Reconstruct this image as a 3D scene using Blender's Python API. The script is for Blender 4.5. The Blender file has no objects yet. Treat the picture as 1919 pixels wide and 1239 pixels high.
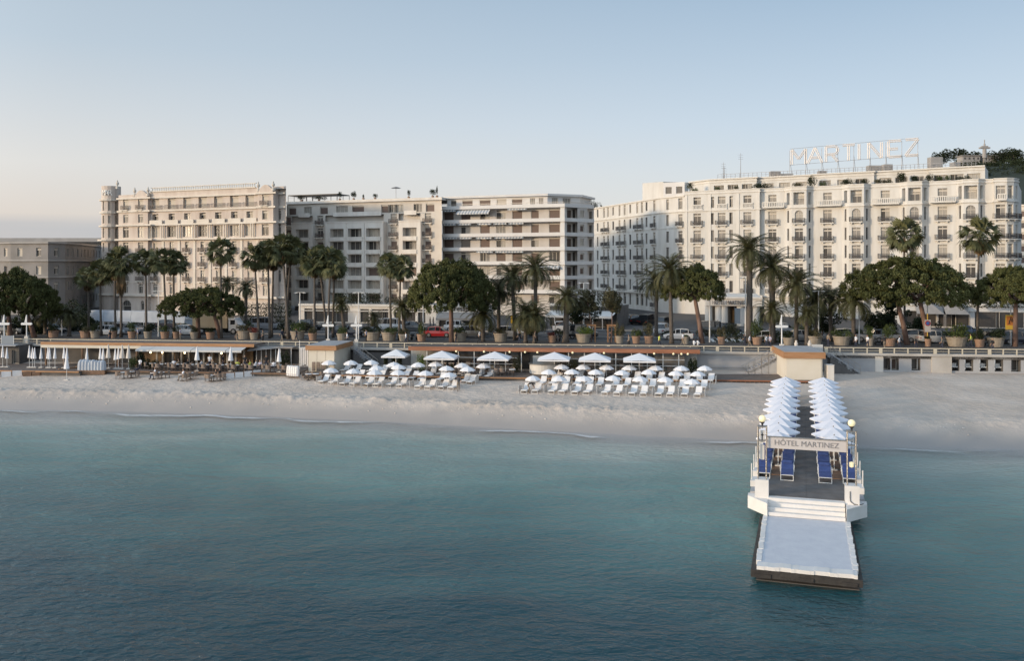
import bpy, math, random
import numpy as np
from mathutils import Vector, Matrix
R = math.radians
random.seed(7)
scn = bpy.context.scene
COL = scn.collection

# ------------------------------------------------------------------ camera, sky, sun, exposure
H, F, HY, CX = 15.0, 1700.0, 495.0, 959.5       # eye height (m), focal length in photo pixels, horizon row, centre column
cd = bpy.data.cameras.new('camera'); cam = bpy.data.objects.new('camera', cd); COL.objects.link(cam)
cam.location = (0, 0, H); cam.rotation_euler = (R(90), 0, 0)
cd.sensor_width = 36; cd.lens = 36*F/1919; cd.shift_y = -(619.5-HY)/1919
cd.clip_start = 1; cd.clip_end = 20000
scn.camera = cam
SUN_EL, SUN_AZ = 8.5, 244.0      # degrees; azimuth clockwise from +Y (where the sun stands: left, behind the camera)
sd_ = Vector((math.sin(R(SUN_AZ))*math.cos(R(SUN_EL)), math.cos(R(SUN_AZ))*math.cos(R(SUN_EL)), math.sin(R(SUN_EL))))
w = bpy.data.worlds.new('World'); scn.world = w; w.use_nodes = True
nt = w.node_tree; nt.nodes.clear()
out = nt.nodes.new('ShaderNodeOutputWorld'); bg = nt.nodes.new('ShaderNodeBackground')
sky = nt.nodes.new('ShaderNodeTexSky'); sky.sky_type = 'NISHITA'; sky.sun_disc = False
sky.sun_elevation = R(SUN_EL); sky.sun_rotation = R(SUN_AZ)
sky.altitude = 0; sky.air_density = 1.0; sky.dust_density = 1.6; sky.ozone_density = 1.6
bg.inputs[1].default_value = 1.0
# thin evening haze over the physical sky: pale towards the horizon, warmer towards the sun's side
def wn(t, **k):
    x = nt.nodes.new(t)
    for a_, v_ in k.items(): setattr(x, a_, v_)
    return x
lk = nt.links.new
tcw = wn('ShaderNodeTexCoord'); sep = wn('ShaderNodeSeparateXYZ'); lk(tcw.outputs['Generated'], sep.inputs[0])
def ramp(stops):
    r = wn('ShaderNodeValToRGB'); e = r.color_ramp.elements
    e[0].position, e[0].color = stops[0][0], (*stops[0][1], 1); e[1].position, e[1].color = stops[-1][0], (*stops[-1][1], 1)
    for p, c in stops[1:-1]: x = e.new(p); x.color = (*c, 1)
    return r
cool = ramp([(0, (.45,.455,.455)), (.06, (.465,.48,.49)), (.15, (.37,.435,.505)), (.30, (.215,.30,.40)), (.6, (.19,.25,.33)), (1, (.20,.26,.33))])
warm = ramp([(0, (.40,.335,.30)), (.035, (.46,.395,.35)), (.10, (.50,.475,.45)), (.22, (.345,.395,.44)), (.6, (.21,.27,.34)), (1, (.20,.26,.33))])
lk(sep.outputs['Z'], cool.inputs[0]); lk(sep.outputs['Z'], warm.inputs[0])
dt = wn('ShaderNodeVectorMath', operation='DOT_PRODUCT'); lk(tcw.outputs['Generated'], dt.inputs[0]); dt.inputs[1].default_value = (math.sin(R(SUN_AZ+20)), math.cos(R(SUN_AZ+20)), 0)
mrw = wn('ShaderNodeMapRange'); mrw.inputs['From Min'].default_value = -.42; mrw.inputs['From Max'].default_value = .62; lk(dt.outputs['Value'], mrw.inputs['Value'])
mxw = wn('ShaderNodeMix', data_type='RGBA'); lk(mrw.outputs[0], mxw.inputs['Factor']); lk(cool.outputs[0], mxw.inputs['A']); lk(warm.outputs[0], mxw.inputs['B'])
sc0 = wn('ShaderNodeVectorMath', operation='SCALE'); lk(sky.outputs[0], sc0.inputs[0]); sc0.inputs['Scale'].default_value = .08
mx2 = wn('ShaderNodeMix', data_type='RGBA'); mx2.inputs['Factor'].default_value = .86; lk(sc0.outputs[0], mx2.inputs['A']); lk(mxw.outputs['Result'], mx2.inputs['B'])
# the sky grows brighter towards the sun, behind the camera
ds = wn('ShaderNodeVectorMath', operation='DOT_PRODUCT'); lk(tcw.outputs['Generated'], ds.inputs[0]); ds.inputs[1].default_value = tuple(sd_)
mrs = wn('ShaderNodeMapRange', interpolation_type='SMOOTHSTEP'); mrs.inputs['From Min'].default_value = 0.0; mrs.inputs['From Max'].default_value = 1.0; mrs.inputs['To Min'].default_value = 1.0; mrs.inputs['To Max'].default_value = 2.6; lk(ds.outputs['Value'], mrs.inputs['Value'])
scs = wn('ShaderNodeVectorMath', operation='SCALE'); lk(mx2.outputs['Result'], scs.inputs[0]); lk(mrs.outputs[0], scs.inputs['Scale'])
# low distant cloud bank and faint high wisps
mpw = wn('ShaderNodeMapping'); mpw.inputs['Scale'].default_value = (1.5, 1.5, 26); lk(tcw.outputs['Generated'], mpw.inputs[0])
nzw = wn('ShaderNodeTexNoise'); nzw.inputs['Scale'].default_value = 1.3; nzw.inputs['Detail'].default_value = 5; lk(mpw.outputs[0], nzw.inputs['Vector'])
bnk = wn('ShaderNodeMapRange'); bnk.inputs['From Min'].default_value = .050; bnk.inputs['From Max'].default_value = .040; lk(sep.outputs['Z'], bnk.inputs['Value'])
b0 = wn('ShaderNodeMath', operation='MULTIPLY'); lk(bnk.outputs[0], b0.inputs[0]); lk(nzw.outputs[0], b0.inputs[1])
bm = wn('ShaderNodeMath', operation='MULTIPLY', use_clamp=True); lk(b0.outputs[0], bm.inputs[0]); bm.inputs[1].default_value = 1.5
mx3 = wn('ShaderNodeMix', data_type='RGBA'); lk(bm.outputs[0], mx3.inputs['Factor']); lk(scs.outputs[0], mx3.inputs['A']); mx3.inputs['B'].default_value = (.30,.31,.325,1)
lk(mx3.outputs['Result'], bg.inputs[0]); lk(bg.outputs[0], out.inputs[0])
sl = bpy.data.lights.new('sun', 'SUN'); so = bpy.data.objects.new('sun', sl); COL.objects.link(so)
sl.energy = 1.45; sl.angle = R(5.0); sl.color = (1.0, 0.77, 0.52)
so.rotation_euler = (-sd_).to_track_quat('-Z', 'Y').to_euler()
scn.view_settings.view_transform = 'Standard'; scn.view_settings.look = 'None'
scn.view_settings.exposure = 0.78; scn.view_settings.gamma = 1.0; scn.view_settings.use_curve_mapping = False

# ------------------------------------------------------------------ survey helpers (turn measured bearings into places)
def PD(px, D): return ((px-CX)/F*D, D)                     # bearing + distance -> plan point
def Zp(py, D): return H-(py-HY)*D/F                        # height of a thing seen at row py at distance D
def DZ(py, z): return (H-z)*F/(py-HY)                      # distance of a thing of height z seen at row py
def PZ(px, py, z): return PD(px, DZ(py, z))
AL = -6.83
TT = Vector((math.cos(R(AL)), math.sin(R(AL)))); NN = Vector((-TT.y, TT.x)); OO = Vector((0, 108.2))
def SD(s, d):                                              # shore frame: s along the promenade edge, d inland
    p = OO+TT*s+NN*d; return (p.x, p.y)
def inv(x, y):
    q = Vector((x, y))-OO; return (q.dot(TT), q.dot(NN))
def SPX(px, d):                                            # s of the point at bearing px and inland distance d
    k = (px-CX)/F
    # X = k Y ; (X,Y)=OO+s T+d N
    ax = OO.x+d*NN.x; ay = OO.y+d*NN.y
    return (k*ay-ax)/(TT.x-k*TT.y)
def at(px, d): return SD(SPX(px, d), d)
PROM = 4.75
SHX = [inv(*PZ(a, b, 0)) for a, b in ((-260, 762), (0, 768), (250, 772), (500, 781), (750, 793), (1000, 807), (1230, 819), (1430, 828), (1640, 836), (1919, 843), (2300, 847))]
def shore(s):
    if s <= SHX[0][0]: return SHX[0][1]
    for (a, b), (c, e) in zip(SHX, SHX[1:]):
        if s <= c: return b+(e-b)*(s-a)/(c-a)
    return SHX[-1][1]
BT = [(-.4, 2.75), (0, 2.75), (.25, 2.45), (.5, 1.95), (.7, 1.55), (.8, 1.42), (.84, 1.38), (.9, .95), (1, 0), (1.3, -.9), (2, -2.2), (6, -5)]
def beach_z(s, d):
    t = d/shore(s)
    if t <= BT[0][0]: return BT[0][1]
    for (a, b), (c, e) in zip(BT, BT[1:]):
        if t <= c: return b+(e-b)*(t-a)/(c-a)
    return BT[-1][1]

# ------------------------------------------------------------------ mesh builder
class MB:
    def __init__(s): s.v = []; s.f = []; s.m = []; s.M = None
    def V(s, *ps):
        i = len(s.v)
        for p in ps:
            p = Vector(p)
            s.v.append(s.M @ p if s.M else p)
        return i
    def face(s, idx, m=0): s.f.append(tuple(idx)); s.m.append(m)
    def poly(s, pts, m=0):
        i = s.V(*pts); s.face(range(i, i+len(pts)), m)
    def box(s, x0, x1, y0, y1, z0, z1, m=0):
        i = s.V((x0,y0,z0),(x1,y0,z0),(x1,y1,z0),(x0,y1,z0),(x0,y0,z1),(x1,y0,z1),(x1,y1,z1),(x0,y1,z1))
        for q in ((0,3,2,1),(4,5,6,7),(0,1,5,4),(1,2,6,5),(2,3,7,6),(3,0,4,7)): s.face([i+k for k in q], m)
    def obox(s, p0, p1, w0, w1, z0, z1, m=0, e=0):          # box along p0->p1, from w0 to w1 inward (left of travel)
        p0 = Vector(p0[:2]); p1 = Vector(p1[:2]); t = (p1-p0).normalized(); n = Vector((-t.y, t.x))
        a, b = p0-t*e, p1+t*e
        c = [a+n*w0, b+n*w0, b+n*w1, a+n*w1]
        i = s.V(*[(q.x, q.y, z0) for q in c], *[(q.x, q.y, z1) for q in c])
        for q in ((0,3,2,1),(4,5,6,7),(0,1,5,4),(1,2,6,5),(2,3,7,6),(3,0,4,7)): s.face([i+k for k in q], m)
    def prism(s, pts, z0, z1, m=0):
        n = len(pts); i = s.V(*[(p[0], p[1], z0) for p in pts], *[(p[0], p[1], z1) for p in pts])
        s.face([i+k for k in reversed(range(n))], m); s.face([i+n+k for k in range(n)], m)
        for k in range(n): s.face((i+k, i+(k+1) % n, i+n+(k+1) % n, i+n+k), m)
    def tube(s, pts, rs, n=8, m=0, cap=True):
        pts = [Vector(p) for p in pts]
        if not isinstance(rs, (list, tuple)): rs = [rs]*len(pts)
        rings = []
        for k, p in enumerate(pts):
            d = (pts[min(k+1, len(pts)-1)]-pts[max(k-1, 0)]).normalized()
            a = Vector((1,0,0)) if abs(d.z) > .9 else Vector((0,0,1))
            u = d.cross(a).normalized(); v = d.cross(u).normalized()
            rings.append(s.V(*[p+(u*math.cos(2*math.pi*j/n)+v*math.sin(2*math.pi*j/n))*rs[k] for j in range(n)]))
        for a, b in zip(rings, rings[1:]):
            for j in range(n): s.face((a+j, b+j, b+(j+1) % n, a+(j+1) % n), m)
        if cap:
            s.face([rings[0]+j for j in range(n)], m); s.face([rings[-1]+j for j in reversed(range(n))], m)
    def lathe(s, prof, n=16, m=0, c=(0,0,0)):
        rings = []
        for r, z in prof:
            rings.append(s.V(*[(c[0]+r*math.cos(2*math.pi*j/n), c[1]+r*math.sin(2*math.pi*j/n), c[2]+z) for j in range(n)]))
        for a, b in zip(rings, rings[1:]):
            for j in range(n): s.face((a+j, a+(j+1) % n, b+(j+1) % n, b+j), m)
    def ball(s, c, r, n=10, m=0, sz=1):
        s.lathe([(max(.001, r*math.sin(math.pi*k/(n//2+2))), -sz*r*math.cos(math.pi*k/(n//2+2))) for k in range(n//2+3)], n, m, c)
    def mesh(s, name, mats, smooth=False):
        me = bpy.data.meshes.new(name)
        me.from_pydata([tuple(p) for p in s.v], [], s.f)
        for mt in (mats if isinstance(mats, (list, tuple)) else [mats]): me.materials.append(mt)
        me.polygons.foreach_set('material_index', s.m)
        if smooth: me.polygons.foreach_set('use_smooth', [True]*len(s.f))
        me.update(); return me
    def build(s, name, mats, parent=None, smooth=False, **k):
        return ob(name, s.mesh(name, mats, smooth), parent, **k)

def ob(name, data, parent=None, loc=(0,0,0), rz=0, label=None, cat=None, group=None, kind=None, scale=None):
    o = bpy.data.objects.new(name, data); COL.objects.link(o)
    if parent: o.parent = parent
    o.location = (loc[0], loc[1], loc[2] if len(loc) > 2 else 0)
    if isinstance(rz, (tuple, list)): o.rotation_euler = rz
    elif rz: o.rotation_euler = (0, 0, rz)
    if scale: o.scale = scale
    if label: o['label'] = label
    if cat: o['category'] = cat
    if group: o['group'] = group
    if kind: o['kind'] = kind
    return o
def thing(name, label, cat, loc=(0,0,0), rz=0, group=None, scale=None):
    return ob(name, None, None, loc, rz, label, cat, group, None, scale)
def dup(src, loc, rz=0, label=None, group=None, scale=None, swap=None):
    """copy of a thing with its parts and sub-parts (mesh data shared)"""
    def cp(o, par):
        c = o.copy(); COL.objects.link(c)
        c.parent = par
        for ch in kids.get(o.name, ()): cp(ch, c)
        return c
    kids = {}
    def walk(o):
        L = list(o.children); kids[o.name] = L
        for ch in L: walk(ch)
    walk(src)
    r = cp(src, None); r.location = loc; r.rotation_euler = (0, 0, rz)
    if scale: r.scale = scale
    if label: r['label'] = label
    if group: r['group'] = group
    return r
NTH = 'first second third fourth fifth sixth seventh eighth ninth tenth eleventh twelfth thirteenth fourteenth fifteenth sixteenth seventeenth eighteenth nineteenth twentieth'.split()
def nth(i): return NTH[i] if i < 20 else 'twenty-'+NTH[i-20]

# ------------------------------------------------------------------ materials
def mat(name, c, rough=.6, c2=None, scale=3.0, bump=0, bscale=None, metal=0, spec=.5, emit=None, es=1, coat=0, trans=0, detail=4, stretch=None, coord='Object', contrast=(.35, .65)):
    m = bpy.data.materials.new(name); m.use_nodes = True
    n = m.node_tree; b = n.nodes['Principled BSDF']
    b.inputs['Base Color'].default_value = (*c, 1); b.inputs['Roughness'].default_value = rough
    b.inputs['Metallic'].default_value = metal; b.inputs['Specular IOR Level'].default_value = spec
    b.inputs['Coat Weight'].default_value = coat
    if trans: b.inputs['Transmission Weight'].default_value = trans
    if emit: b.inputs['Emission Color'].default_value = (*emit, 1); b.inputs['Emission Strength'].default_value = es
    if c2 or bump:
        tc = n.nodes.new('ShaderNodeTexCoord'); mp = n.nodes.new('ShaderNodeMapping')
        n.links.new(tc.outputs[coord], mp.inputs[0])
        if stretch: mp.inputs['Scale'].default_value = stretch
        if c2:
            nz = n.nodes.new('ShaderNodeTexNoise'); nz.inputs['Scale'].default_value = scale; nz.inputs['Detail'].default_value = detail
            n.links.new(mp.outputs[0], nz.inputs['Vector'])
            rp = n.nodes.new('ShaderNodeValToRGB'); rp.color_ramp.elements[0].position = contrast[0]; rp.color_ramp.elements[1].position = contrast[1]
            rp.color_ramp.elements[0].color = (*c, 1); rp.color_ramp.elements[1].color = (*c2, 1)
            n.links.new(nz.outputs[0], rp.inputs[0]); n.links.new(rp.outputs[0], b.inputs['Base Color'])
        if bump:
            nb = n.nodes.new('ShaderNodeTexNoise'); nb.inputs['Scale'].default_value = bscale or scale*4; nb.inputs['Detail'].default_value = 5
            n.links.new(mp.outputs[0], nb.inputs['Vector'])
            bp = n.nodes.new('ShaderNodeBump'); bp.inputs['Strength'].default_value = bump; bp.inputs['Distance'].default_value = .1
            n.links.new(nb.outputs[0], bp.inputs['Height']); n.links.new(bp.outputs[0], b.inputs['Normal'])
    return m
M = {}
def dm(k, *a, **kw): M[k] = mat(k, *a, **kw)
dm('stucco_cream', (.58,.52,.45), .85, (.64,.585,.515), .35, bump=.1, bscale=6)
dm('stucco_pink', (.52,.435,.37), .85, (.63,.55,.48), .7, bump=.1, bscale=6, stretch=(1,1,.2))
dm('trim_cream', (.64,.57,.48), .8, (.70,.64,.56), .5)
dm('hotel_white', (.57,.54,.49), .8, (.67,.645,.60), .7, bump=.06, bscale=5, stretch=(1,1,.18))
dm('hotel_trim', (.63,.595,.54), .75, (.69,.655,.60), .4)
dm('concrete_beige', (.50,.45,.39), .85, (.58,.53,.47), .3, bump=.1, bscale=5)
dm('concrete_light', (.66,.60,.53), .8, (.75,.70,.63), .8, stretch=(1,1,.2))
dm('block_white', (.64,.61,.585), .75, (.70,.68,.65), .4)
dm('block_wall', (.50,.46,.42), .85, (.56,.52,.48), .5)
dm('old_grey', (.22,.205,.19), .9, (.29,.27,.255), .25, bump=.15)
dm('old_grey_trim', (.32,.30,.28), .9, (.38,.36,.34), .4)
dm('roof_grey', (.20,.19,.18), .9, (.26,.25,.24), 1)
dm('glass_dark', (.085,.078,.072), .10, spec=.6)
dm('glass_mid', (.20,.185,.165), .12, (.28,.26,.235), 1.5, spec=.6)
dm('glass_curtain', (.30,.27,.23), .25, (.40,.37,.32), 2.0, spec=.6, stretch=(6,1,.6))
dm('shade_black', (.022,.020,.018), .5)  # near-black colour puts the shade of unlit openings onto flat sheets
dm('shutter_brown', (.115,.075,.060), .6, (.135,.090,.072), 2, stretch=(.3,1,9))
dm('shutter_cream', (.46,.41,.34), .6, (.52,.47,.40), 2, stretch=(.3,1,9))
dm('frame_cream', (.52,.47,.40), .6)
dm('frame_dark', (.07,.055,.05), .5)
dm('iron', (.055,.05,.05), .5, spec=.4)
dm('iron_brown', (.13,.10,.085), .6)
dm('white_metal', (.78,.77,.74), .4)
dm('steel', (.35,.33,.31), .35, metal=.8)
dm('awning_blue', (.30,.33,.36), .8)
dm('awning_white', (.60,.59,.57), .8)
dm('awning_grey', (.27,.25,.235), .85, (.31,.29,.27), 1)
dm('canvas_white', (.80,.79,.80), .75, (.84,.83,.84), 1.2)
dm('canvas_white_blue', (.70,.71,.77), .75, (.75,.76,.81), 1.2)
dm('canvas_beige', (.60,.54,.48), .8, (.66,.60,.54), 2)
dm('fabric_white', (.74,.72,.70), .8, (.80,.78,.77), 2)
dm('blue_cushion', (.038,.062,.18), .75, (.052,.085,.24), 3, bump=.2, bscale=9)
dm('wood_orange', (.34,.17,.075), .6, (.42,.225,.11), 1.2, stretch=(.4,4,4))
dm('wood_red', (.27,.105,.05), .55, (.36,.15,.08), 1.0, stretch=(.3,4,4))
dm('wood_deck', (.115,.09,.075), .75, (.17,.135,.115), 1.2, stretch=(.3,5,1), bump=.2)
dm('wood_brown', (.16,.09,.05), .6, (.22,.13,.08), 2)
dm('kiosk_cream', (.66,.60,.49), .75, (.70,.64,.54), .6)
dm('wicker', (.19,.14,.11), .8, (.28,.22,.18), 12)
dm('stone_wall', (.40,.37,.33), .85, (.48,.45,.41), .6, bump=.15)
dm('wall_grey', (.33,.33,.34), .85, (.40,.40,.40), .5, bump=.1)
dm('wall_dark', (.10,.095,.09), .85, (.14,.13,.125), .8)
dm('rail_cream', (.55,.49,.38), .5)
dm('terracotta', (.27,.165,.11), .8, (.35,.225,.155), 2, bump=.1)
dm('stone_pot', (.27,.225,.175), .85, (.35,.30,.24), 2, bump=.1)
dm('asphalt', (.045,.045,.047), .85, (.062,.061,.060), .35, bump=.15, bscale=8)
dm('pavement', (.070,.065,.062), .85, (.098,.09,.085), .5, bump=.1)
dm('kerb', (.30,.29,.28), .8)
dm('paint_white', (.62,.62,.60), .7)
dm('leaf_pine', (.055,.062,.020), .75, (.11,.115,.040), .45, spec=.2, contrast=(.3,.7))
dm('leaf_palm', (.075,.082,.035), .6, (.145,.145,.065), .9, spec=.3)
dm('leaf_phoenix', (.055,.058,.025), .6, (.11,.105,.045), .8, spec=.3)
dm('leaf_dead', (.13,.085,.045), .9, (.20,.14,.08), 2, spec=.1)
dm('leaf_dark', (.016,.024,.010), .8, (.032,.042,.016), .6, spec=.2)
dm('leaf_bush', (.040,.058,.018), .7, (.075,.10,.026), 1.4, spec=.3)
dm('leaf_bright', (.10,.14,.02), .7, (.15,.20,.035), 2, spec=.3)
dm('leaf_olive', (.065,.060,.028), .7, (.10,.090,.045), .9, spec=.3)
dm('bark_palm', (.085,.070,.058), .9, (.155,.13,.108), 3, bump=.5, stretch=(1,1,5))
dm('bark_pine', (.14,.085,.065), .9, (.24,.155,.12), 1.6, bump=.6, stretch=(1,1,.4))
dm('lamp_globe', (.85,.74,.48), .3, emit=(1,.85,.5), es=.25)
dm('warm_light', (1,.8,.5), .4, emit=(1,.78,.45), es=4)
dm('interior_warm', (.30,.20,.11), .8, (.16,.10,.06), 1.5)
dm('curtain_pale', (.33,.34,.33), .8, (.42,.42,.40), 1.5, stretch=(5,5,.5))
dm('rubber', (.030,.026,.024), .8, (.05,.045,.04), 2, bump=.3)
dm('deck_grey', (.125,.113,.105), .85, (.165,.15,.14), 1.4, bump=.15)
dm('deck_pale', (.56,.57,.61), .8, (.61,.62,.65), 1.6, bump=.12, bscale=5)
dm('step_white', (.70,.67,.63), .75, (.77,.74,.71), 1.2, bump=.1)
dm('sign_beige', (.56,.52,.50), .6)
dm('letter_grey', (.22,.21,.215), .5)
dm('letter_dark', (.05,.035,.03), .5)
dm('neon', (.70,.66,.63), .5)
dm('skin', (.42,.25,.17), .6)
dm('hair_dark', (.025,.018,.014), .7)
dm('cloth_white', (.72,.74,.78), .8)
dm('cloth_black', (.018,.018,.02), .8)
dm('cloth_navy', (.03,.035,.06), .8)
dm('cloth_plaid', (.04,.045,.06), .8, (.13,.12,.12), 14)
dm('cloth_khaki', (.25,.20,.15), .8)
dm('cloth_lilac', (.50,.47,.56), .8)
dm('cloth_yellow', (.55,.60,.12), .8)
dm('cloth_red', (.35,.05,.04), .8)
dm('tyre', (.02,.02,.02), .85)
dm('rim', (.30,.30,.31), .4, metal=.6)
dm('car_glass', (.02,.022,.025), .05, spec=.8)
dm('light_red', (.35,.02,.015), .3)
dm('light_clear', (.7,.7,.68), .2)
for k, c in dict(white=(.62,.62,.62), silver=(.28,.29,.31), black=(.015,.015,.017), grey=(.09,.095,.10), red=(.40,.015,.015), blue=(.04,.075,.17), navy=(.018,.022,.04)).items():
    dm('paint_'+k+'_car', c, .3, coat=.6)
dm('truck_cream', (.55,.40,.24), .7, (.60,.45,.28), .6)
dm('marquee', (.34,.38,.44), .7, (.42,.46,.51), .8)
dm('sign_yellow', (.70,.45,.06), .5)
dm('sign_orange', (.62,.22,.05), .5)
dm('sign_blue', (.04,.13,.40), .5)
dm('plastic_yellow', (.65,.38,.03), .5)
dm('hill_green', (.022,.032,.020), .9, (.040,.050,.030), .02)
dm('mast_white', (.80,.79,.77), .5)
dm('antenna', (.34,.33,.33), .5)
dm('flower_red', (.25,.03,.03), .8, (.12,.06,.03), 8)

# ------------------------------------------------------------------ land and sea
def grid(name, us, vs, fn, m, attr=None, smooth=True, **k):
    nu, nv = len(us), len(vs)
    P = []; A = []
    for v in vs:
        for u in us:
            x, y, z = fn(u, v); P.append((x, y, z))
            if attr: A.append(attr(u, v))
    fs = [(j*nu+i, j*nu+i+1, (j+1)*nu+i+1, (j+1)*nu+i) for j in range(nv-1) for i in range(nu-1)]
    me = bpy.data.meshes.new(name); me.from_pydata(P, [], fs); me.materials.append(m)
    if smooth: me.polygons.foreach_set('use_smooth', [True]*len(fs))
    if attr:
        a = me.attributes.new('off', 'FLOAT', 'POINT'); a.data.foreach_set('value', A)
    me.update(); return ob(name, me, None, **k)
def rng(a, b, n): return [a+(b-a)*i/n for i in range(n+1)]
from mathutils import noise as NZ
# sand with footprints, a trampled crest and a wet wash zone
def sand_mat():
    m = bpy.data.materials.new('sand'); m.use_nodes = True; n = m.node_tree; b = n.nodes['Principled BSDF']; L = n.links
    at_ = n.nodes.new('ShaderNodeAttribute'); at_.attribute_name = 'off'
    tc = n.nodes.new('ShaderNodeTexCoord')
    def noise(s, d=5, dist=0):
        x = n.nodes.new('ShaderNodeTexNoise'); x.inputs['Scale'].default_value = s; x.inputs['Detail'].default_value = d
        x.inputs['Distortion'].default_value = dist; L.new(tc.outputs['Object'], x.inputs['Vector']); return x
    r1 = n.nodes.new('ShaderNodeValToRGB'); e = r1.color_ramp.elements
    e[0].position = .3; e[0].color = (.50,.42,.35,1); e[1].position = .7; e[1].color = (.64,.55,.47,1)
    n1 = noise(.22, 6, .4); L.new(n1.outputs[0], r1.inputs[0])
    # wetness by distance from the waterline (the sand itself is darker where soaked)
    wn = noise(.35, 3); ad = n.nodes.new('ShaderNodeMath'); ad.operation = 'MULTIPLY_ADD'; ad.inputs[1].default_value = 2.2; L.new(wn.outputs[0], ad.inputs[0]); L.new(at_.outputs['Fac'], ad.inputs[2])
    mr = n.nodes.new('ShaderNodeMapRange'); mr.inputs['From Min'].default_value = 2.2; mr.inputs['From Max'].default_value = -1.2
    mr.inputs['From Min'].default_value = -3.6; mr.inputs['From Max'].default_value = 1.0; mr.interpolation_type = 'SMOOTHSTEP'; L.new(ad.outputs[0], mr.inputs['Value'])
    mx = n.nodes.new('ShaderNodeMix'); mx.data_type = 'RGBA'; L.new(mr.outputs[0], mx.inputs['Factor']); L.new(r1.outputs[0], mx.inputs['A'])
    mx.inputs['B'].default_value = (.36,.325,.295,1); L.new(mx.outputs['Result'], b.inputs['Base Color'])
    rr = n.nodes.new('ShaderNodeMapRange'); L.new(mr.outputs[0], rr.inputs['Value']); rr.inputs['To Min'].default_value = .95; rr.inputs['To Max'].default_value = .35
    L.new(rr.outputs[0], b.inputs['Roughness'])
    vo = n.nodes.new('ShaderNodeTexVoronoi'); vo.inputs['Scale'].default_value = 1.3; L.new(tc.outputs['Object'], vo.inputs['Vector'])
    n2 = noise(5, 6); s1 = n.nodes.new('ShaderNodeMath'); s1.operation = 'ADD'; L.new(vo.outputs[0], s1.inputs[0]); L.new(n2.outputs[0], s1.inputs[1])
    iv = n.nodes.new('ShaderNodeMath'); iv.operation = 'SUBTRACT'; iv.inputs[0].default_value = 1; L.new(mr.outputs[0], iv.inputs[1])
    bp = n.nodes.new('ShaderNodeBump'); bp.inputs['Distance'].default_value = .12
    sm = n.nodes.new('ShaderNodeMath'); sm.operation = 'MULTIPLY'; sm.inputs[1].default_value = .5; L.new(iv.outputs[0], sm.inputs[0]); L.new(sm.outputs[0], bp.inputs['Strength'])
    L.new(s1.outputs[0], bp.inputs['Height']); L.new(bp.outputs[0], b.inputs['Normal'])
    return m
def sandf(s, d):
    x, y = SD(s, d); t = d/shore(s); z = beach_z(s, d)
    if -75 < s < 75 and t < 1:
        z += .05*NZ.noise(Vector((s*.25, d*.4, 0)))
        if .45 < t < .9:                                    # trampled crest, prints and heel marks
            k = math.sin(math.pi*(t-.45)/.45)
            z += k*(.035*NZ.noise(Vector((s*1.9, d*1.9, 3)))+.03*NZ.noise(Vector((s*4.1, d*3.3, 7))))
        if .74 < t < .9:
            k = math.sin(math.pi*(t-.74)/.16)*(1 if s < 12 else .5)
            z += k*(.08+.34*abs(NZ.noise(Vector((s*1.5, d*1.5, 9))))+.12*NZ.noise(Vector((s*.5, 2, 1)))+.10*NZ.noise(Vector((s*3.3, d*2.4, 5))))
    return (x, y, z)
us = [-600,-300,-160,-110]+rng(-80, 80, 640)+[110,160,300,600]
vs = rng(.0, -8, 16)+rng(-8.2, -33, 124)+rng(-34, -60, 10)+[-90,-140]
vs = [2]+vs
grid('beach', us, vs, sandf, sand_mat(), attr=lambda s, d: shore(s)-d, kind='structure')

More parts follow.
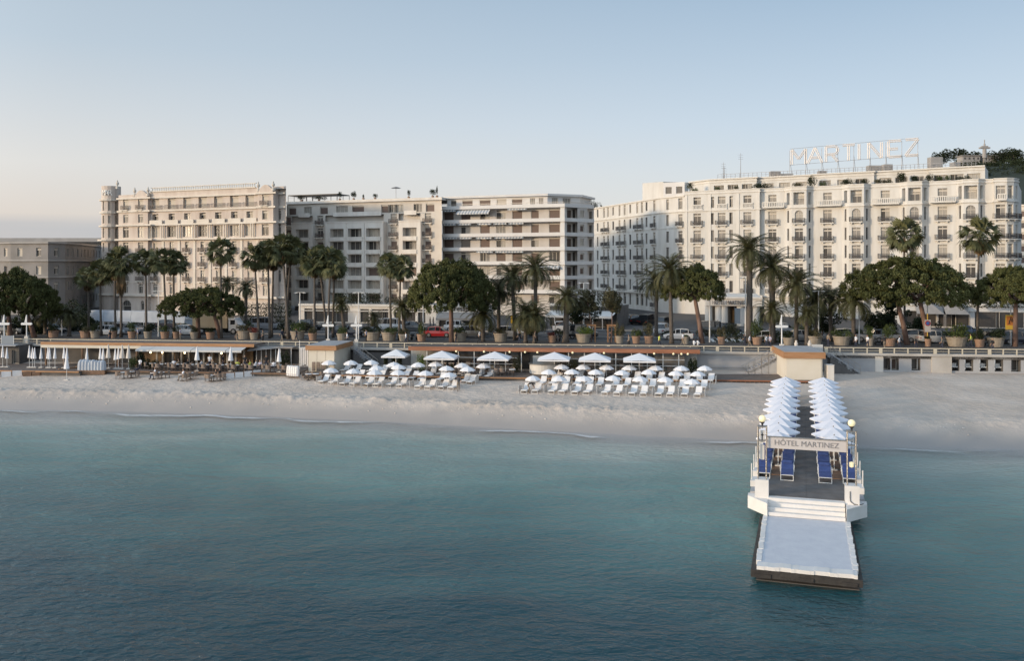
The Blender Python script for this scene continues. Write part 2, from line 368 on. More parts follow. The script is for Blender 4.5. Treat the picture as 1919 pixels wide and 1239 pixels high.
def sea_mat():
    m = bpy.data.materials.new('sea_water'); m.use_nodes = True; n = m.node_tree; b = n.nodes['Principled BSDF']; L = n.links
    at_ = n.nodes.new('ShaderNodeAttribute'); at_.attribute_name = 'off'
    tc = n.nodes.new('ShaderNodeTexCoord')
    def mp(sc, rot=0):
        x = n.nodes.new('ShaderNodeMapping'); x.inputs['Scale'].default_value = sc; x.inputs['Rotation'].default_value = (0,0,R(rot)); L.new(tc.outputs['Object'], x.inputs[0]); return x
    def noise(s, d, sc=(1,1,1), rot=0, dist=0):
        x = n.nodes.new('ShaderNodeTexNoise'); x.inputs['Scale'].default_value = s; x.inputs['Detail'].default_value = d; x.inputs['Distortion'].default_value = dist
        L.new(mp(sc, rot).outputs[0], x.inputs['Vector']); return x
    def math_(op, a, c=None, v=None):
        x = n.nodes.new('ShaderNodeMath'); x.operation = op; L.new(a, x.inputs[0])
        if c is not None: L.new(c, x.inputs[1])
        elif v is not None: x.inputs[1].default_value = v
        return x.outputs[0]
    nn = noise(.05, 4, (1,2.2,1), 7, .6)
    off = math_('ADD', at_.outputs['Fac'], math_('MULTIPLY', math_('SUBTRACT', nn.outputs[0], v=.5), v=26))
    rp = n.nodes.new('ShaderNodeValToRGB'); L.new(math_('DIVIDE', off, v=70), rp.inputs[0])
    e = rp.color_ramp.elements; e[0].position = 0; e[0].color = (.43,.43,.385,1)
    e[1].position = 1; e[1].color = (.003,.025,.038,1)
    for p, c in ((.07,(.33,.39,.345)), (.15,(.215,.315,.29)), (.27,(.125,.245,.225)), (.42,(.058,.150,.150)), (.60,(.011,.056,.070))):
        x = e.new(p); x.color = (*c, 1)
    # foam: a thin broken line just off the waterline plus lacy patches in the wash
    fn = noise(.12, 3, (1,1,1), 0); fo = math_('ADD', at_.outputs['Fac'], math_('MULTIPLY', math_('SUBTRACT', fn.outputs[0], v=.5), v=5.5))
    # fo = math_('ADD', at_.outputs['Fac'], math_('MULTIPLY', math_('SUBTRACT', fn.outputs[0], v=.5), v=5.5))
    d1 = math_('ABSOLUTE', math_('SUBTRACT', fo, v=.9)); l1 = math_('SUBTRACT', math_('MULTIPLY', d1, v=-2.2), v=-1.1)
    brk = noise(.09, 5, (1,1,1), 20); l1 = math_('MULTIPLY', math_('MAXIMUM', l1, v=0), math_('MAXIMUM', math_('MULTIPLY', math_('SUBTRACT', brk.outputs[0], v=.46), v=8), v=0))
    lace = noise(1.1, 7, (1,1.6,1), 5, 1.4); lc = math_('MULTIPLY', math_('MAXIMUM', math_('SUBTRACT', lace.outputs[0], v=.52), v=0), v=4)
    zone = math_('MAXIMUM', math_('SUBTRACT', math_('MULTIPLY', math_('ABSOLUTE', math_('SUBTRACT', fo, v=.8)), v=-.4), v=-1.0), v=0)
    pt = noise(.045, 3, (1,1,1), 50); zone = math_('MULTIPLY', zone, math_('MAXIMUM', math_('MULTIPLY', math_('SUBTRACT', pt.outputs[0], v=.45), v=6), v=0))
    foam = math_('MINIMUM', math_('ADD', math_('MULTIPLY', lc, zone), math_('MULTIPLY', l1, v=1.5)), v=.9)
    mx = n.nodes.new('ShaderNodeMix'); mx.data_type = 'RGBA'; L.new(foam, mx.inputs['Factor']); L.new(rp.outputs[0], mx.inputs['A']); mx.inputs['B'].default_value = (.80,.80,.79,1)
    L.new(mx.outputs['Result'], b.inputs['Base Color'])
    b.inputs['IOR'].default_value = 1.33; b.inputs['Roughness'].default_value = .12; b.inputs['Specular IOR Level'].default_value = .5
    # ripples
    w1 = noise(1.5, 6, (1,1.55,1), 14, .6); w2 = noise(.21, 4, (1,1.7,1), -12, .5); w3 = noise(4.0, 4, (1,1.4,1), 30)
    hh = math_('ADD', math_('ADD', math_('MULTIPLY', w1.outputs[0], v=.50), math_('MULTIPLY', w2.outputs[0], v=1.2)), math_('MULTIPLY', w3.outputs[0], v=.12))
    bp = n.nodes.new('ShaderNodeBump'); bp.inputs['Strength'].default_value = .48; bp.inputs['Distance'].default_value = .55
    L.new(hh, bp.inputs['Height']); L.new(bp.outputs[0], b.inputs['Normal'])
    # water thins out to nothing at the very edge so wet sand shows through
    tr = n.nodes.new('ShaderNodeBsdfTransparent'); ms = n.nodes.new('ShaderNodeMixShader')
    al = n.nodes.new('ShaderNodeMapRange'); al.interpolation_type = 'SMOOTHSTEP'; L.new(math_('ADD', at_.outputs['Fac'], math_('MULTIPLY', foam, v=4)), al.inputs['Value']); al.inputs['From Min'].default_value = -.4; al.inputs['From Max'].default_value = 6.0
    L.new(al.outputs[0], ms.inputs[0]); L.new(tr.outputs[0], ms.inputs[1]); L.new(b.outputs[0], ms.inputs[2])
    L.new(ms.outputs[0], n.nodes['Material Output'].inputs[0])
    return m
us = [-4000,-1500,-600,-300]+rng(-160, 160, 160)+[300,600,1500,4000]
vs = rng(-14, -46, 64)+rng(-48, -140, 46)+[-200,-400,-1000,-4000]
def seaf(s, d):
    x, y = SD(s, d)
    z = 0.0
    if -150 < s < 150 and d > -140:
        z = .05*NZ.noise(Vector((s*.12, d*.3, 0)))
    return (x, y, z)
grid('sea', us, vs, seaf, sea_mat(), attr=lambda s, d: shore(s)-d, kind='structure')

# dry land: pavements, two carriageways, planted strip
def sheet(name, s0, s1, d0, d1, z, m, kind='structure'):
    b = MB(); n = 12
    for i in range(n):
        a, c = s0+(s1-s0)*i/n, s0+(s1-s0)*(i+1)/n
        p = [SD(a, d0), SD(c, d0), SD(c, d1), SD(a, d1)]
        b.poly([(x, y, z) for x, y in p])
    return b.build(name, m, kind=kind)
b = MB(); b.poly([(*SD(-3000, .3), PROM-.15), (*SD(3000, .3), PROM-.15), (*SD(3000, 4500), PROM-.15), (*SD(-3000, 4500), PROM-.15)])
b.build('ground', M['pavement'], kind='structure')
b = MB(); p = [SD(-600, .0), SD(600, .0), SD(600, 14), SD(-600, 14)]; b.prism(p, PROM-.5, PROM); b.build('promenade', M['pavement'], kind='structure')
for a, c in ((14.2, 21.5), (27, 34.5)): sheet('road', -500, 500, a, c, PROM-.14, M['asphalt'])
b = MB(); b.prism([SD(-500, 21.7), SD(500, 21.7), SD(500, 26.8), SD(-500, 26.8)], PROM-.15, PROM-.01); b.build('planted_strip', M['pavement'], kind='structure')
b = MB(); b.prism([SD(-500, 34.7), SD(500, 34.7), SD(500, 46), SD(-500, 46)], PROM-.15, PROM-.01); b.build('pavement', M['pavement'], kind='structure')
b = MB()
for a in (14.0, 21.5, 26.8, 34.5): b.prism([SD(-500, a), SD(500, a), SD(500, a+.2), SD(-500, a+.2)], PROM-.16, PROM+.015)
b.build('kerb', M['kerb'], kind='structure')
b = MB()
for d in (17.8, 30.7):
    for k in range(-50, 50):
        b.poly([(*SD(k*3.2, d-.06), PROM-.135), (*SD(k*3.2+1.6, d-.06), PROM-.135), (*SD(k*3.2+1.6, d+.06), PROM-.135), (*SD(k*3.2, d+.06), PROM-.135)])
s0 = SPX(1330, 20)
for k in range(9):
    for d0, d1 in ((14.4, 21.3), (27.2, 34.3)):
        a = s0+k*.95; b.poly([(*SD(a, d0), PROM-.134), (*SD(a+.5, d0), PROM-.134), (*SD(a+.5, d1), PROM-.134), (*SD(a, d1), PROM-.134)])
b.build('road_markings', M['paint_white'], kind='structure')
# side street beside the grand hotel
b = MB(); b.poly([(*PD(1112, 150), PROM-.136), (*PD(1262, 150), PROM-.136), (*PD(1150, 330), PROM-.136), (*PD(1105, 330), PROM-.136)]); b.build('side_street', M['asphalt'], kind='structure')
# ================================================================== buildings
class Ln:                                                   # a straight facade line given by two surveyed points
    def __init__(s, px0, D0, px1, D1):
        s.a = Vector(PD(px0, D0)); s.b = Vector(PD(px1, D1)); s.t = (s.b-s.a).normalized(); s.n = Vector((-s.t.y, s.t.x))
    def P(s, px, w=0):
        k = (px-CX)/F; a = s.a+s.n*w
        u = (k*a.y-a.x)/(s.t.x-k*s.t.y); return a+s.t*u
    def D(s, px, w=0): return s.P(px, w).y
def hit_u(p0, p1, px):
    t = (p1-p0).normalized(); k = (px-CX)/F
    return (k*p0.y-p0.x)/(t.x-k*t.y)
def offset(path, out, closed=False):
    n = len(path); res = []
    for i in range(n):
        a = path[i-1] if (i > 0 or closed) else None; c = path[(i+1) % n] if (i < n-1 or closed) else None; b = path[i]
        ns = []
        for q, r in ((a, b), (b, c)):
            if q is not None and r is not None:
                t = (r-q).normalized(); ns.append(Vector((t.y, -t.x)))
        m = sum(ns, Vector((0, 0))).normalized(); k = m.dot(ns[0]); res.append(b+m*out/max(k, .35))
    return res
def band(mb, path, z0, z1, out, m=0, back=.02, closed=False):
    o = offset(path, out, closed); i_ = offset(path, -back, closed); n = len(path)
    rng_ = range(n if closed else n-1)
    for k in rng_:
        a, b = o[k], o[(k+1) % n]; c, d = i_[(k+1) % n], i_[k]
        i = mb.V((a.x,a.y,z0),(b.x,b.y,z0),(c.x,c.y,z0),(d.x,d.y,z0),(a.x,a.y,z1),(b.x,b.y,z1),(c.x,c.y,z1),(d.x,d.y,z1))
        mb.face((i+3,i+2,i+1,i), m); mb.face((i+4,i+5,i+6,i+7), m); mb.face((i,i+1,i+5,i+4), m); mb.face((i+2,i+3,i+7,i+6), m)
        if not closed and k == 0: mb.face((i+3,i,i+4,i+7), m)
        if not closed and k == n-2: mb.face((i+1,i+2,i+6,i+5), m)

WC = {}
def win_mesh(w, h, style, arch):
    key = (round(w, 1), round(h, 1), style, arch)
    if key in WC: return WC[key]
    w, h = key[0], key[1]; fr = MB(); pn = {}
    fm = M['frame_dark'] if style in ('narrow', 'darkframe') else M['frame_cream']
    b = .07
    fr.box(0, b, -.05, .02, 0, h); fr.box(w-b, w, -.05, .02, 0, h); fr.box(b, w-b, -.05, .02, 0, b); fr.box(b, w-b, -.05, .02, h-b, h)
    if style in ('french', 'open', 'plain'):
        fr.box(w/2-.045, w/2+.045, -.045, .02, b, h-b)
        if style != 'plain' and not arch: fr.box(b, w-b, -.04, .02, h*.80-.12, h*.80+.14)
    if style == 'wide':
        for k in (1, 2): fr.box(w*k/3-.04, w*k/3+.04, -.045, .02, b, h-b)
    if style.startswith('shutter'): fr.box(b, w-b, -.09, .02, h-.2-b, h-b)
    if arch:
        for k in (-1, 0, 1): fr.box(w/2+k*w*.25-.02, w/2+k*w*.25+.02, -.035, .02, h-w/2, h-b)
        fr.box(b, w-b, -.045, .02, h-w/2-.05, h-w/2+.05)
    f = fr.mesh('window_frame', fm)
    def pane(mt, mt2=None):
        q = MB()
        if mt2:
            q.poly([(0,.04,0),(w/2,.04,0),(w/2,.04,h),(0,.04,h)], 0); q.poly([(w/2,.03,0),(w,.03,0),(w,.03,h),(w/2,.03,h)], 1)
            return q.mesh('pane', [mt, mt2])
        q.poly([(0,.03,0),(w,.03,0),(w,.03,h),(0,.03,h)]); return q.mesh('pane', mt)
    if style.startswith('shutter'):
        base = M['shutter_cream'] if 'cream' in style else M['shutter_brown']
        P = [pane(base)]*6+[pane(M['glass_dark'])]
    elif style == 'open': P = [pane(M['shade_black'], M['glass_curtain'])]  # black half: shade of the open room painted on the pane
    elif style == 'dark': P = [pane(M['glass_dark'])]
    elif style == 'wide': P = [pane(M['glass_mid']), pane(M['glass_curtain']), pane(M['glass_dark']), pane(M['shade_black'], M['glass_mid'])]
    else: P = [pane(M['glass_dark']), pane(M['glass_mid']), pane(M['glass_curtain']), pane(M['glass_mid']), pane(M['shade_black'], M['glass_mid'])]
    WC[key] = (f, P); return WC[key]
BC = {}
def balc_mesh(w, style):
    key = (round(w, 1), style)
    if key in BC: return BC[key]
    w = key[0]; s = MB(); dp = .62; h = .95
    s.box(-w/2, w/2, -dp, .0, -.16, 0)
    for x in (-w*.32, w*.32): s.box(x-.1, x+.1, -dp*.7, 0, -.42, -.16)
    sl_ = s.mesh('balcony', M['hotel_trim'] if style != 'cream' else M['trim_cream'])
    r = MB()
    if style == 'stone':
        r.box(-w/2, w/2, -dp, -dp+.16, .82, .95); r.box(-w/2, w/2, -dp, -dp+.16, 0, .1)
        n = max(3, int(w/.26))
        for k in range(n+1):
            x = -w/2+.08+(w-.16)*k/n; r.box(x-.055, x+.055, -dp+.02, -dp+.13, .1, .82)
    else:
        n = max(4, int(w/.13))
        for z in (.92, .08): r.box(-w/2, w/2, -dp, -dp+.04, z, z+.05); r.box(-w/2, -w/2+.04, -dp+.04, -.01, z, z+.05); r.box(w/2-.04, w/2, -dp+.04, -.01, z, z+.05)
        for k in range(n+1):
            x = -w/2+.02+(w-.04)*k/n; r.box(x-.016, x+.016, -dp+.004, -dp+.036, .13, .92)
        for k in range(1, 5):
            for sx in (-w/2+.02, w/2-.02): r.box(sx-.014, sx+.014, -dp+dp*k/5-.014, -dp+dp*k/5+.014, .13, .92)
        r.box(-w*.3, w*.3, -dp+.012, -dp+.028, .35, .65)
    rm = r.mesh('railing', {'stone': M['hotel_trim'], 'cream': M['iron_brown'], 'iron': M['iron']}[style])
    BC[key] = (sl_, rm); return BC[key]
class Bld:
    def __init__(s, name, label, cat, p0, zb=PROM-.15, group=None):
        s.p = Vector(p0); s.zb = zb; s.root = thing(name, label, cat, (p0[0], p0[1], zb), group=group); s.T = Matrix.Translation((-p0[0], -p0[1], -zb))
    def mb(s): m = MB(); m.M = s.T; return m
    def seg(s, mb, p0, p1, z0, z1, ops=(), m=0, depth=.28, reveal=None):
        p0 = Vector(p0); p1 = Vector(p1); L = (p1-p0).length; t = (p1-p0)/L; n = Vector((-t.y, t.x)); rv = m if reveal is None else reveal
        O = []
        for o in ops:
            o = dict(o)
            if 'px' in o: o['u'] = hit_u(p0, p1, o['px'])
            o['a'] = o['u']-o['w']/2; o['b'] = o['u']+o['w']/2
            if o['a'] < .05 or o['b'] > L-.05: 
                o['a'] = max(o['a'], .05); o['b'] = min(o['b'], L-.05)
                if o['b']-o['a'] < .3: continue
            O.append(o)
        us = sorted(set([0, L]+[round(v, 4) for o in O for v in (o['a'], o['b'])])); zs = sorted(set([z0, z1]+[round(v, 4) for o in O for v in (o['z0'], o['z1'])]))
        W = lambda u, w, z: (*(p0+t*u+n*w), z)
        for i in range(len(us)-1):
            run = None
            for j in range(len(zs)-1):
                cu, cz = (us[i]+us[i+1])/2, (zs[j]+zs[j+1])/2
                hole = any(o['a'] < cu < o['b'] and o['z0'] < cz < o['z1'] for o in O)
                if not hole and run is None: run = zs[j]
                if (hole or j == len(zs)-2) and run is not None:
                    top = zs[j] if hole else zs[j+1]
                    mb.poly([W(us[i],0,run), W(us[i+1],0,run), W(us[i+1],0,top), W(us[i],0,top)], m); run = None
        ang = math.atan2(t.y, t.x)
        for o in O:
            a, b, c, d = o['a'], o['b'], o['z0'], o['z1']; dp = o.get('depth', depth)
            mb.poly([W(a,0,c), W(a,0,d), W(a,dp,d), W(a,dp,c)], rv); mb.poly([W(b,0,d), W(b,0,c), W(b,dp,c), W(b,dp,d)], rv)
            mb.poly([W(a,0,d), W(b,0,d), W(b,dp,d), W(a,dp,d)], rv); mb.poly([W(a,dp,c), W(b,dp,c), W(b,0,c), W(a,0,c)], rv)
            if o.get('arch'):
                r = (b-a)/2; k = 8
                for sg in (-1, 1):
                    pts = [W((a+b)/2+sg*r*math.sin(math.pi/2*j/k), -.004, d-r+r*math.cos(math.pi/2*j/k)) for j in range(k+1)]
                    cor = W((a+b)/2+sg*r, -.004, d)
                    for j in range(k): mb.poly([cor, pts[j], pts[j+1]], m)
            st = o.get('st', 'french')
            if st == 'none': continue
            iw, ih = b-a, d-c
            if 'inner' in o:                                # a deep loggia: back wall round a smaller window
                f = o['inner']; f_, P = win_mesh(iw*f, ih*.72, st, False); uu = a+iw*(1-f)/2
                mb.poly([W(a,dp,c), W(b,dp,c), W(b,dp,d), W(a,dp,d)], rv)
                q = p0+t*uu+n*(dp-.08)
            else:
                f_, P = win_mesh(iw, ih, st, bool(o.get('arch'))); q = p0+t*a+n*(dp-.04)
            wo = ob('window', f_, s.root, (q.x-s.p.x, q.y-s.p.y, c-s.zb), ang)
            ob('pane', random.choice(P), wo)
            if o.get('bal'):
                bw = o.get('bw', iw+.7); q = p0+t*(a+b)/2-n*.003
                sm, rm = balc_mesh(bw, o['bal'])
                bo = ob('balcony', sm, s.root, (q.x-s.p.x, q.y-s.p.y, c-.04-s.zb), ang)
                ob('railing', rm, bo)
    def close(s, mb, front, depth, z0, z1, m=0, mr=1, left=True, right=True):
        """side and back walls plus roof behind an open front path"""
        a, b = front[0], front[-1]; t = (b-a).normalized(); n = Vector((-t.y, t.x)); c, d = b+n*depth, a+n*depth
        for p, q in ((b, c), (c, d), (d, a)): mb.poly([(p.x,p.y,z0), (q.x,q.y,z0), (q.x,q.y,z1), (p.x,p.y,z1)], m)
        mb.poly([(p.x, p.y, z1) for p in front+[c, d]], mr)
def text_mesh(txt, size, ext, m, name='lettering', align='LEFT'):
    cu = bpy.data.curves.new('t', 'FONT'); cu.body = txt; cu.size = size; cu.extrude = ext; cu.align_x = align; cu.resolution_u = 3
    o = bpy.data.objects.new('t', cu); COL.objects.link(o); dg = bpy.context.evaluated_depsgraph_get()
    me = bpy.data.meshes.new_from_object(o.evaluated_get(dg)); bpy.data.objects.remove(o); me.name = name
    me.materials.clear(); me.materials.append(m); return me

# ---------------- the long cream palace with the round corner tower (left)
L1 = Ln(195, 200, 535, 179.7); B = Bld('palace', 'long cream palace with round corner tower and rows of balconies', 'building', L1.P(195))
rows = [  # z0, z1 for the storeys from the top
    (26.75, 28.9), (23.9, 25.7), (20.7, 23.0), (17.5, 19.7), (14.5, 16.7), (11.4, 13.7), (8.7, 10.7)]
cols = [291, 321.6, 350.7, 379.7, 408.8, 439, 468]
W_ = B.mb(); TR = B.mb()
main = [L1.P(277, 0), L1.P(483, 0)]
ops = []
for c in cols:
    ops.append(dict(px=c, w=2.2, z0=rows[0][0], z1=rows[0][1], st='shutter_cream', depth=.5))
    ops.append(dict(px=c, w=1.7, z0=rows[1][0], z1=rows[1][1], st='french', depth=.6))
    ops.append(dict(px=c, w=2.5, z0=rows[2][0], z1=rows[2][1], st=random.choice(['wide', 'wide', 'shutter_cream', 'french']), depth=.45))
    for r in rows[3:7]: ops.append(dict(px=c, w=1.15, z0=r[0], z1=r[1], st=random.choice(['french', 'shutter_cream', 'french', 'open']), bal='cream' if r is not rows[6] else None, bw=1.8))
B.seg(W_, main[0], main[1], PROM-.3, 30.4, ops)
def pav(pxa, pxb, pc, w, ext=()):
    a, b = L1.P(pxa, w), L1.P(pxb, w); A, C = L1.P(pxa, w)+L1.n*(abs(w)+1), L1.P(pxb, w)+L1.n*(abs(w)+1)
    o = []
    for c in pc:
        for k, r in enumerate(rows[:6]):
            o.append(dict(px=c, w=1.5 if k != 2 else 1.7, z0=r[0], z1=r[1], st='shutter_cream' if k in (0, 4) else 'french', bal='cream' if k in (0, 3, 4, 5) else None, bw=2.0))
        o.append(dict(px=c, w=1.2, z0=rows[6][0], z1=rows[6][1], st='french'))
    B.seg(W_, a, b, PROM-.3, 30.0, o+list(ext))
    B.seg(W_, b, C, PROM-.3, 30.0); B.seg(W_, A, a, PROM-.3, 30.0)
    return a, b
a0, a1 = L1.P(222, -.0), L1.P(277, -.7)
pav(222, 277, (235.7, 263.5), -.7, [dict(px=238, w=2.4, z0=PROM-.1, z1=7.2, st='dark', arch=True), dict(px=267, w=.9, z0=5.2, z1=7.1, st='dark', arch=True)])
pav(483, 512, (497,), -.7)
# recessed end bay on the right
B.seg(W_, L1.P(512, 1.2), L1.P(536, 1.2), PROM-.3, 30.6, [dict(px=522, w=1.2, z0=r[0], z1=r[1], st='french') for r in rows[1:6]])
# round tower
tc = L1.P(208.5, 2.1); tr = 2.0
tw = []
tn = 14; tp = [tc+Vector((math.cos(R(-195+k*300/tn)), math.sin(R(-195+k*300/tn))))*tr for k in range(tn+1)]
for k in range(tn):
    o = []
    if k % 2 == 1:
        ln_ = (tp[k+1]-tp[k]).length
        for r in rows[:6]: o.append(dict(u=ln_/2, w=ln_*.72, z0=r[0]+.1, z1=r[1], st='plain'))
    B.seg(W_, tp[k], tp[k+1], PROM-.3, 32.3, o)
ti = W_.V(*[(*p, 32.3) for p in tp]); W_.face(range(ti, ti+len(tp)), 1)
body_roof = [L1.P(222, 0), L1.P(536, 0), L1.P(536, 14), L1.P(222, 14)]
W_.poly([(p.x, p.y, 30.0) for p in body_roof], 1)
for p, q in ((L1.P(536, 1.2), L1.P(536, 14)), (L1.P(536, 14), L1.P(200, 14)), (L1.P(200, 14), L1.P(203, 2))): W_.poly([(p.x,p.y,PROM), (q.x,q.y,PROM), (q.x,q.y,30.0), (p.x,p.y,30.0)])
W_.build('wall', [M['stucco_pink'], M['roof_grey']], B.root)
path = [L1.P(222, 0), L1.P(222, -.7), L1.P(277, -.7), L1.P(277, 0), L1.P(483, 0), L1.P(483, -.7), L1.P(512, -.7), L1.P(512, 1.2), L1.P(536, 1.2)]
for z0, z1, o in ((29.0, 29.35, .45), (26.2, 26.6, .35), (23.2, 23.55, .55), (20.1, 20.45, .8), (8.1, 8.5, .6), (11.0, 11.12, .12), (14.0, 14.12, .12)):
    band(TR, path, z0, z1, o); band(TR, tp, z0+.004, z1+.004, o)
band(TR, [L1.P(283, 0), L1.P(480, 0)], 30.4, 30.62, .25)
for k in range(46):                                         # roof balustrade
    q = L1.P(286+k*4.25, .1); TR.tube([(q.x, q.y, 30.62), (q.x, q.y, 31.25)], .09, 5)
band(TR, [L1.P(283, 0), L1.P(480, 0)], 31.25, 31.4, .1, back=.2)
for c in [L1.P((a+b)/2, -.02) for a, b in zip([277]+cols, cols+[481])]:      # paired columns of the sixth storey
    for dx in (-.28, .28):
        q = c+L1.t*dx-L1.n*.32; TR.tube([(q.x, q.y, 20.45), (q.x, q.y, 23.2)], [.16, .13], 7)
for c in [L1.P(x, 0) for x in (277, 306, 336, 365, 394, 424, 453, 483)]:
    TR.obox(c-L1.t*.3, c+L1.t*.3, -.16, .01, 8.6, 19.9)
TR.build('cornice', M['trim_cream'], B.root)
for pc, hw in ((264, 12.5), (497.5, 14)):                   # curved pediments with urns
    q = MB(); q.M = B.T; a, b = L1.P(pc-hw, -.85), L1.P(pc+hw, -.85); N = 10; Lw = (b-a).length
    arc = [(Lw*k/N, 29.35+1.5*math.sin(math.pi*k/N)**.7) for k in range(N+1)]
    for w0, w1 in ((0, .5),):
        i = q.V(*[(*(a+L1.t*u+L1.n*w0), z) for u, z in arc], *[(*(a+L1.t*u+L1.n*w1), z) for u, z in arc]); q.face(range(i, i+N+1)); q.face(range(i+2*N+1, i+N, -1))
        for k in range(N): q.face((i+k, i+k+1, i+N+2+k, i+N+1+k))
    q.build('pediment', M['stucco_pink'], B.root)
    for s_ in (a, b):
        u = MB(); u.lathe([(.35,0),(.35,.5),(.15,.55),(.12,.75),(.32,1.0),(.34,1.3),(.12,1.6),(.16,1.75),(.01,2.0)], 10)
        u.build('urn', M['trim_cream'], B.root, loc=(s_.x-B.p.x, s_.y-B.p.y+.25, 29.6-B.zb))
u.build('urn', M['trim_cream'], B.root, loc=(L1.P(220, 1).x-B.p.x, L1.P(220, 1).y-B.p.y, 31.6-B.zb))
for k, ch in enumerate('MAR'):                              # raised letters round the tower head
    an = R(-118+k*21); me = text_mesh(ch, 1.7, .06, M['white_metal'], 'lettering')
    ob('lettering', me, B.root, (tc.x+math.cos(an)*(tr+.07)-B.p.x-.4*math.cos(an+math.pi/2), tc.y+math.sin(an)*(tr+.07)-B.p.y-.4*math.sin(an+math.pi/2), 30.2-B.zb), (R(90), 0, an+math.pi/2))
for k, c in enumerate([277]+cols[:-1]+[468]):                # balcony walls and railings of the setback storeys
    a, b = L1.P(c+(2 if k == 0 else 4), -.02), L1.P((cols+[482])[k]-2 if k < 7 else 482, -.02)
for a, b in zip([279]+[(x+y)/2+2 for x, y in zip(cols, cols[1:])], [(x+y)/2-2 for x, y in zip(cols, cols[1:])]+[481]):
    q = B.mb(); p0, p1 = L1.P(a, -.5), L1.P(b, -.5); q.obox(p0, p1, 0, .05, 27.45, 27.52)
    n = int((p1-p0).length/.16)
    for k in range(n+1): c = p0+(p1-p0)*k/n; q.box(c.x-.015, c.x+.015, c.y-.015, c.y+.015, 26.6, 27.45)
    q.build('railing', M['iron_brown'], B.root)
    q = B.mb(); q.obox(L1.P(a+1, -.5), L1.P(b-1, -.5), 0, .15, 23.55, 24.35); q.build('parapet', M['trim_cream'], B.root)

# ---------------- beige apartment block with the framed loggias
D2 = lambda px: 179.8/(1+.4*(px-CX)/F)
L2 = Ln(536, D2(536), 828, D2(828)); B = Bld('apartment_block', 'beige apartment block of projecting framed loggias with a planted roof terrace, beside the palace', 'building', L2.P(536))
W_ = B.mb(); TR = B.mb()
fl = [20.8-2.77*k for k in range(6)]
frames = [(546, 586, [566]), (610, 719, [631, 664.5, 699]), (747, 788, [767.5])]
recs = [(536, 546, [540]), (586, 610, [600]), (719, 747, [738]), (788, 828, [802])]
zt = 28.4
for a, b, cs in recs:
    p, q = L2.P(a, 1.4), L2.P(b, 1.4)
    o = [dict(px=c, w=1.5, z0=z, z1=z+2.0, st=random.choice(['shutter', 'shutter', 'french']), bal='cream', bw=2.0) for c in cs for z in fl+[23.6]]
    B.seg(W_, p, q, PROM-.3, 25.6, o)
for a, b, cs in frames:
    p, q = L2.P(a, 0), L2.P(b, 0); A, C = p+L2.n*1.4, q+L2.n*1.4
    wd = 3.4 if len(cs) > 1 else 3.25
    o = [dict(px=c, w=wd, z0=z, z1=z+1.8, st=random.choice(['shutter', 'wide', 'wide', 'shutter', 'wide']), depth=1.3) for c in cs for z in fl]
    B.seg(W_, p, q, 6.0, 23.9, o, 2); B.seg(W_, A, p, 6.0, 23.9, m=2); B.seg(W_, q, C, 6.0, 23.9, m=2)
    i = W_.poly([(p.x,p.y,23.6), (q.x,q.y,23.6), (C.x,C.y,23.6), (A.x,A.y,23.6)], 1)
    band(TR, [p, q], 23.9, 24.1, .12); band(TR, [p, q], 5.8, 6.0, .1)
    for c in cs:
        for z in fl[:6]:
            band(TR, [L2.P(c-wd*4.2, 0), L2.P(c+wd*4.2, 0)], z-.85, z-.02, .14)
    if len(cs) > 1:
        for c in (612.0, 647.8, 681.8, 717.0): TR.obox(L2.P(c-1.2, 0), L2.P(c+1.2, 0), -.14, .01, 6.2, 23.7)
    G = B.mb(); G.obox(L2.P(a+1, .25), L2.P(b-1, .25), 1.1, 1.2, PROM, 5.8)
    G.build('shopfront', M['glass_dark'], B.root)
W_.poly([(p.x,p.y,25.6) for p in (L2.P(536,1.4), L2.P(828,1.4), L2.P(828,16), L2.P(536,16))], 1)
# setback floors
for (w, z0, z1, pxs, wz) in ((2.2, 23.9, 25.7, [], 0), (3.2, 25.6, zt, [548, 577, 607, 641, 671, 722, 735, 748, 783, 806], 25.9)):
    p, q = L2.P(537, w), L2.P(827.5, w)
    B.seg(W_, p, q, z0, z1, [dict(px=c, w=2.0 if c not in (641, 671) else 3.0, z0=26.0, z1=27.7, st=random.choice(['shutter', 'wide', 'shutter'])) for c in pxs])
for a, b in ((624, 714), (559, 580), (757, 780)):
    p, q = L2.P(a, .9), L2.P(b, .9); TR.obox(p, q, 0, .15, 25.3, 26.2)
    i = TR.V(*[(*v, 25.3) for v in (p, q, q+L2.n*2.3, p+L2.n*2.3)]); TR.face(range(i, i+4))
p, q = L2.P(536, 2.6), L2.P(828, 2.6)
TR.prism([p, q, q+L2.n*13, p+L2.n*13], zt, zt+.55)
for c in (540, 600, 738, 802):
    for z in fl: pass
for pp in ((L2.P(828, 0), L2.P(828, 16)), (L2.P(536, 16), L2.P(536, 1.4))): W_.poly([(*pp[0], PROM), (*pp[1], PROM), (*pp[1], zt), (*pp[0], zt)])
W_.build('wall', [M['stucco_cream'], M['roof_grey'], M['concrete_light']], B.root)
TR.build('parapet', M['concrete_light'], B.root)
q = B.mb(); p0, p1 = L2.P(540, 3.5), L2.P(632, 3.5)          # dark pergola on the roof
q.prism([p0, p1, p1+L2.n*5, p0+L2.n*5], 30.3, 30.5)
for k in range(9):
    for w in (0, 4.9): c = p0+(p1-p0)*k/8+L2.n*w; q.box(c.x-.05, c.x+.05, c.y-.05, c.y+.05, zt+.55, 30.3)
q.obox(p0, p1, 0, .04, zt+1.5, zt+1.55)
q.build('pergola', M['iron'], B.root)

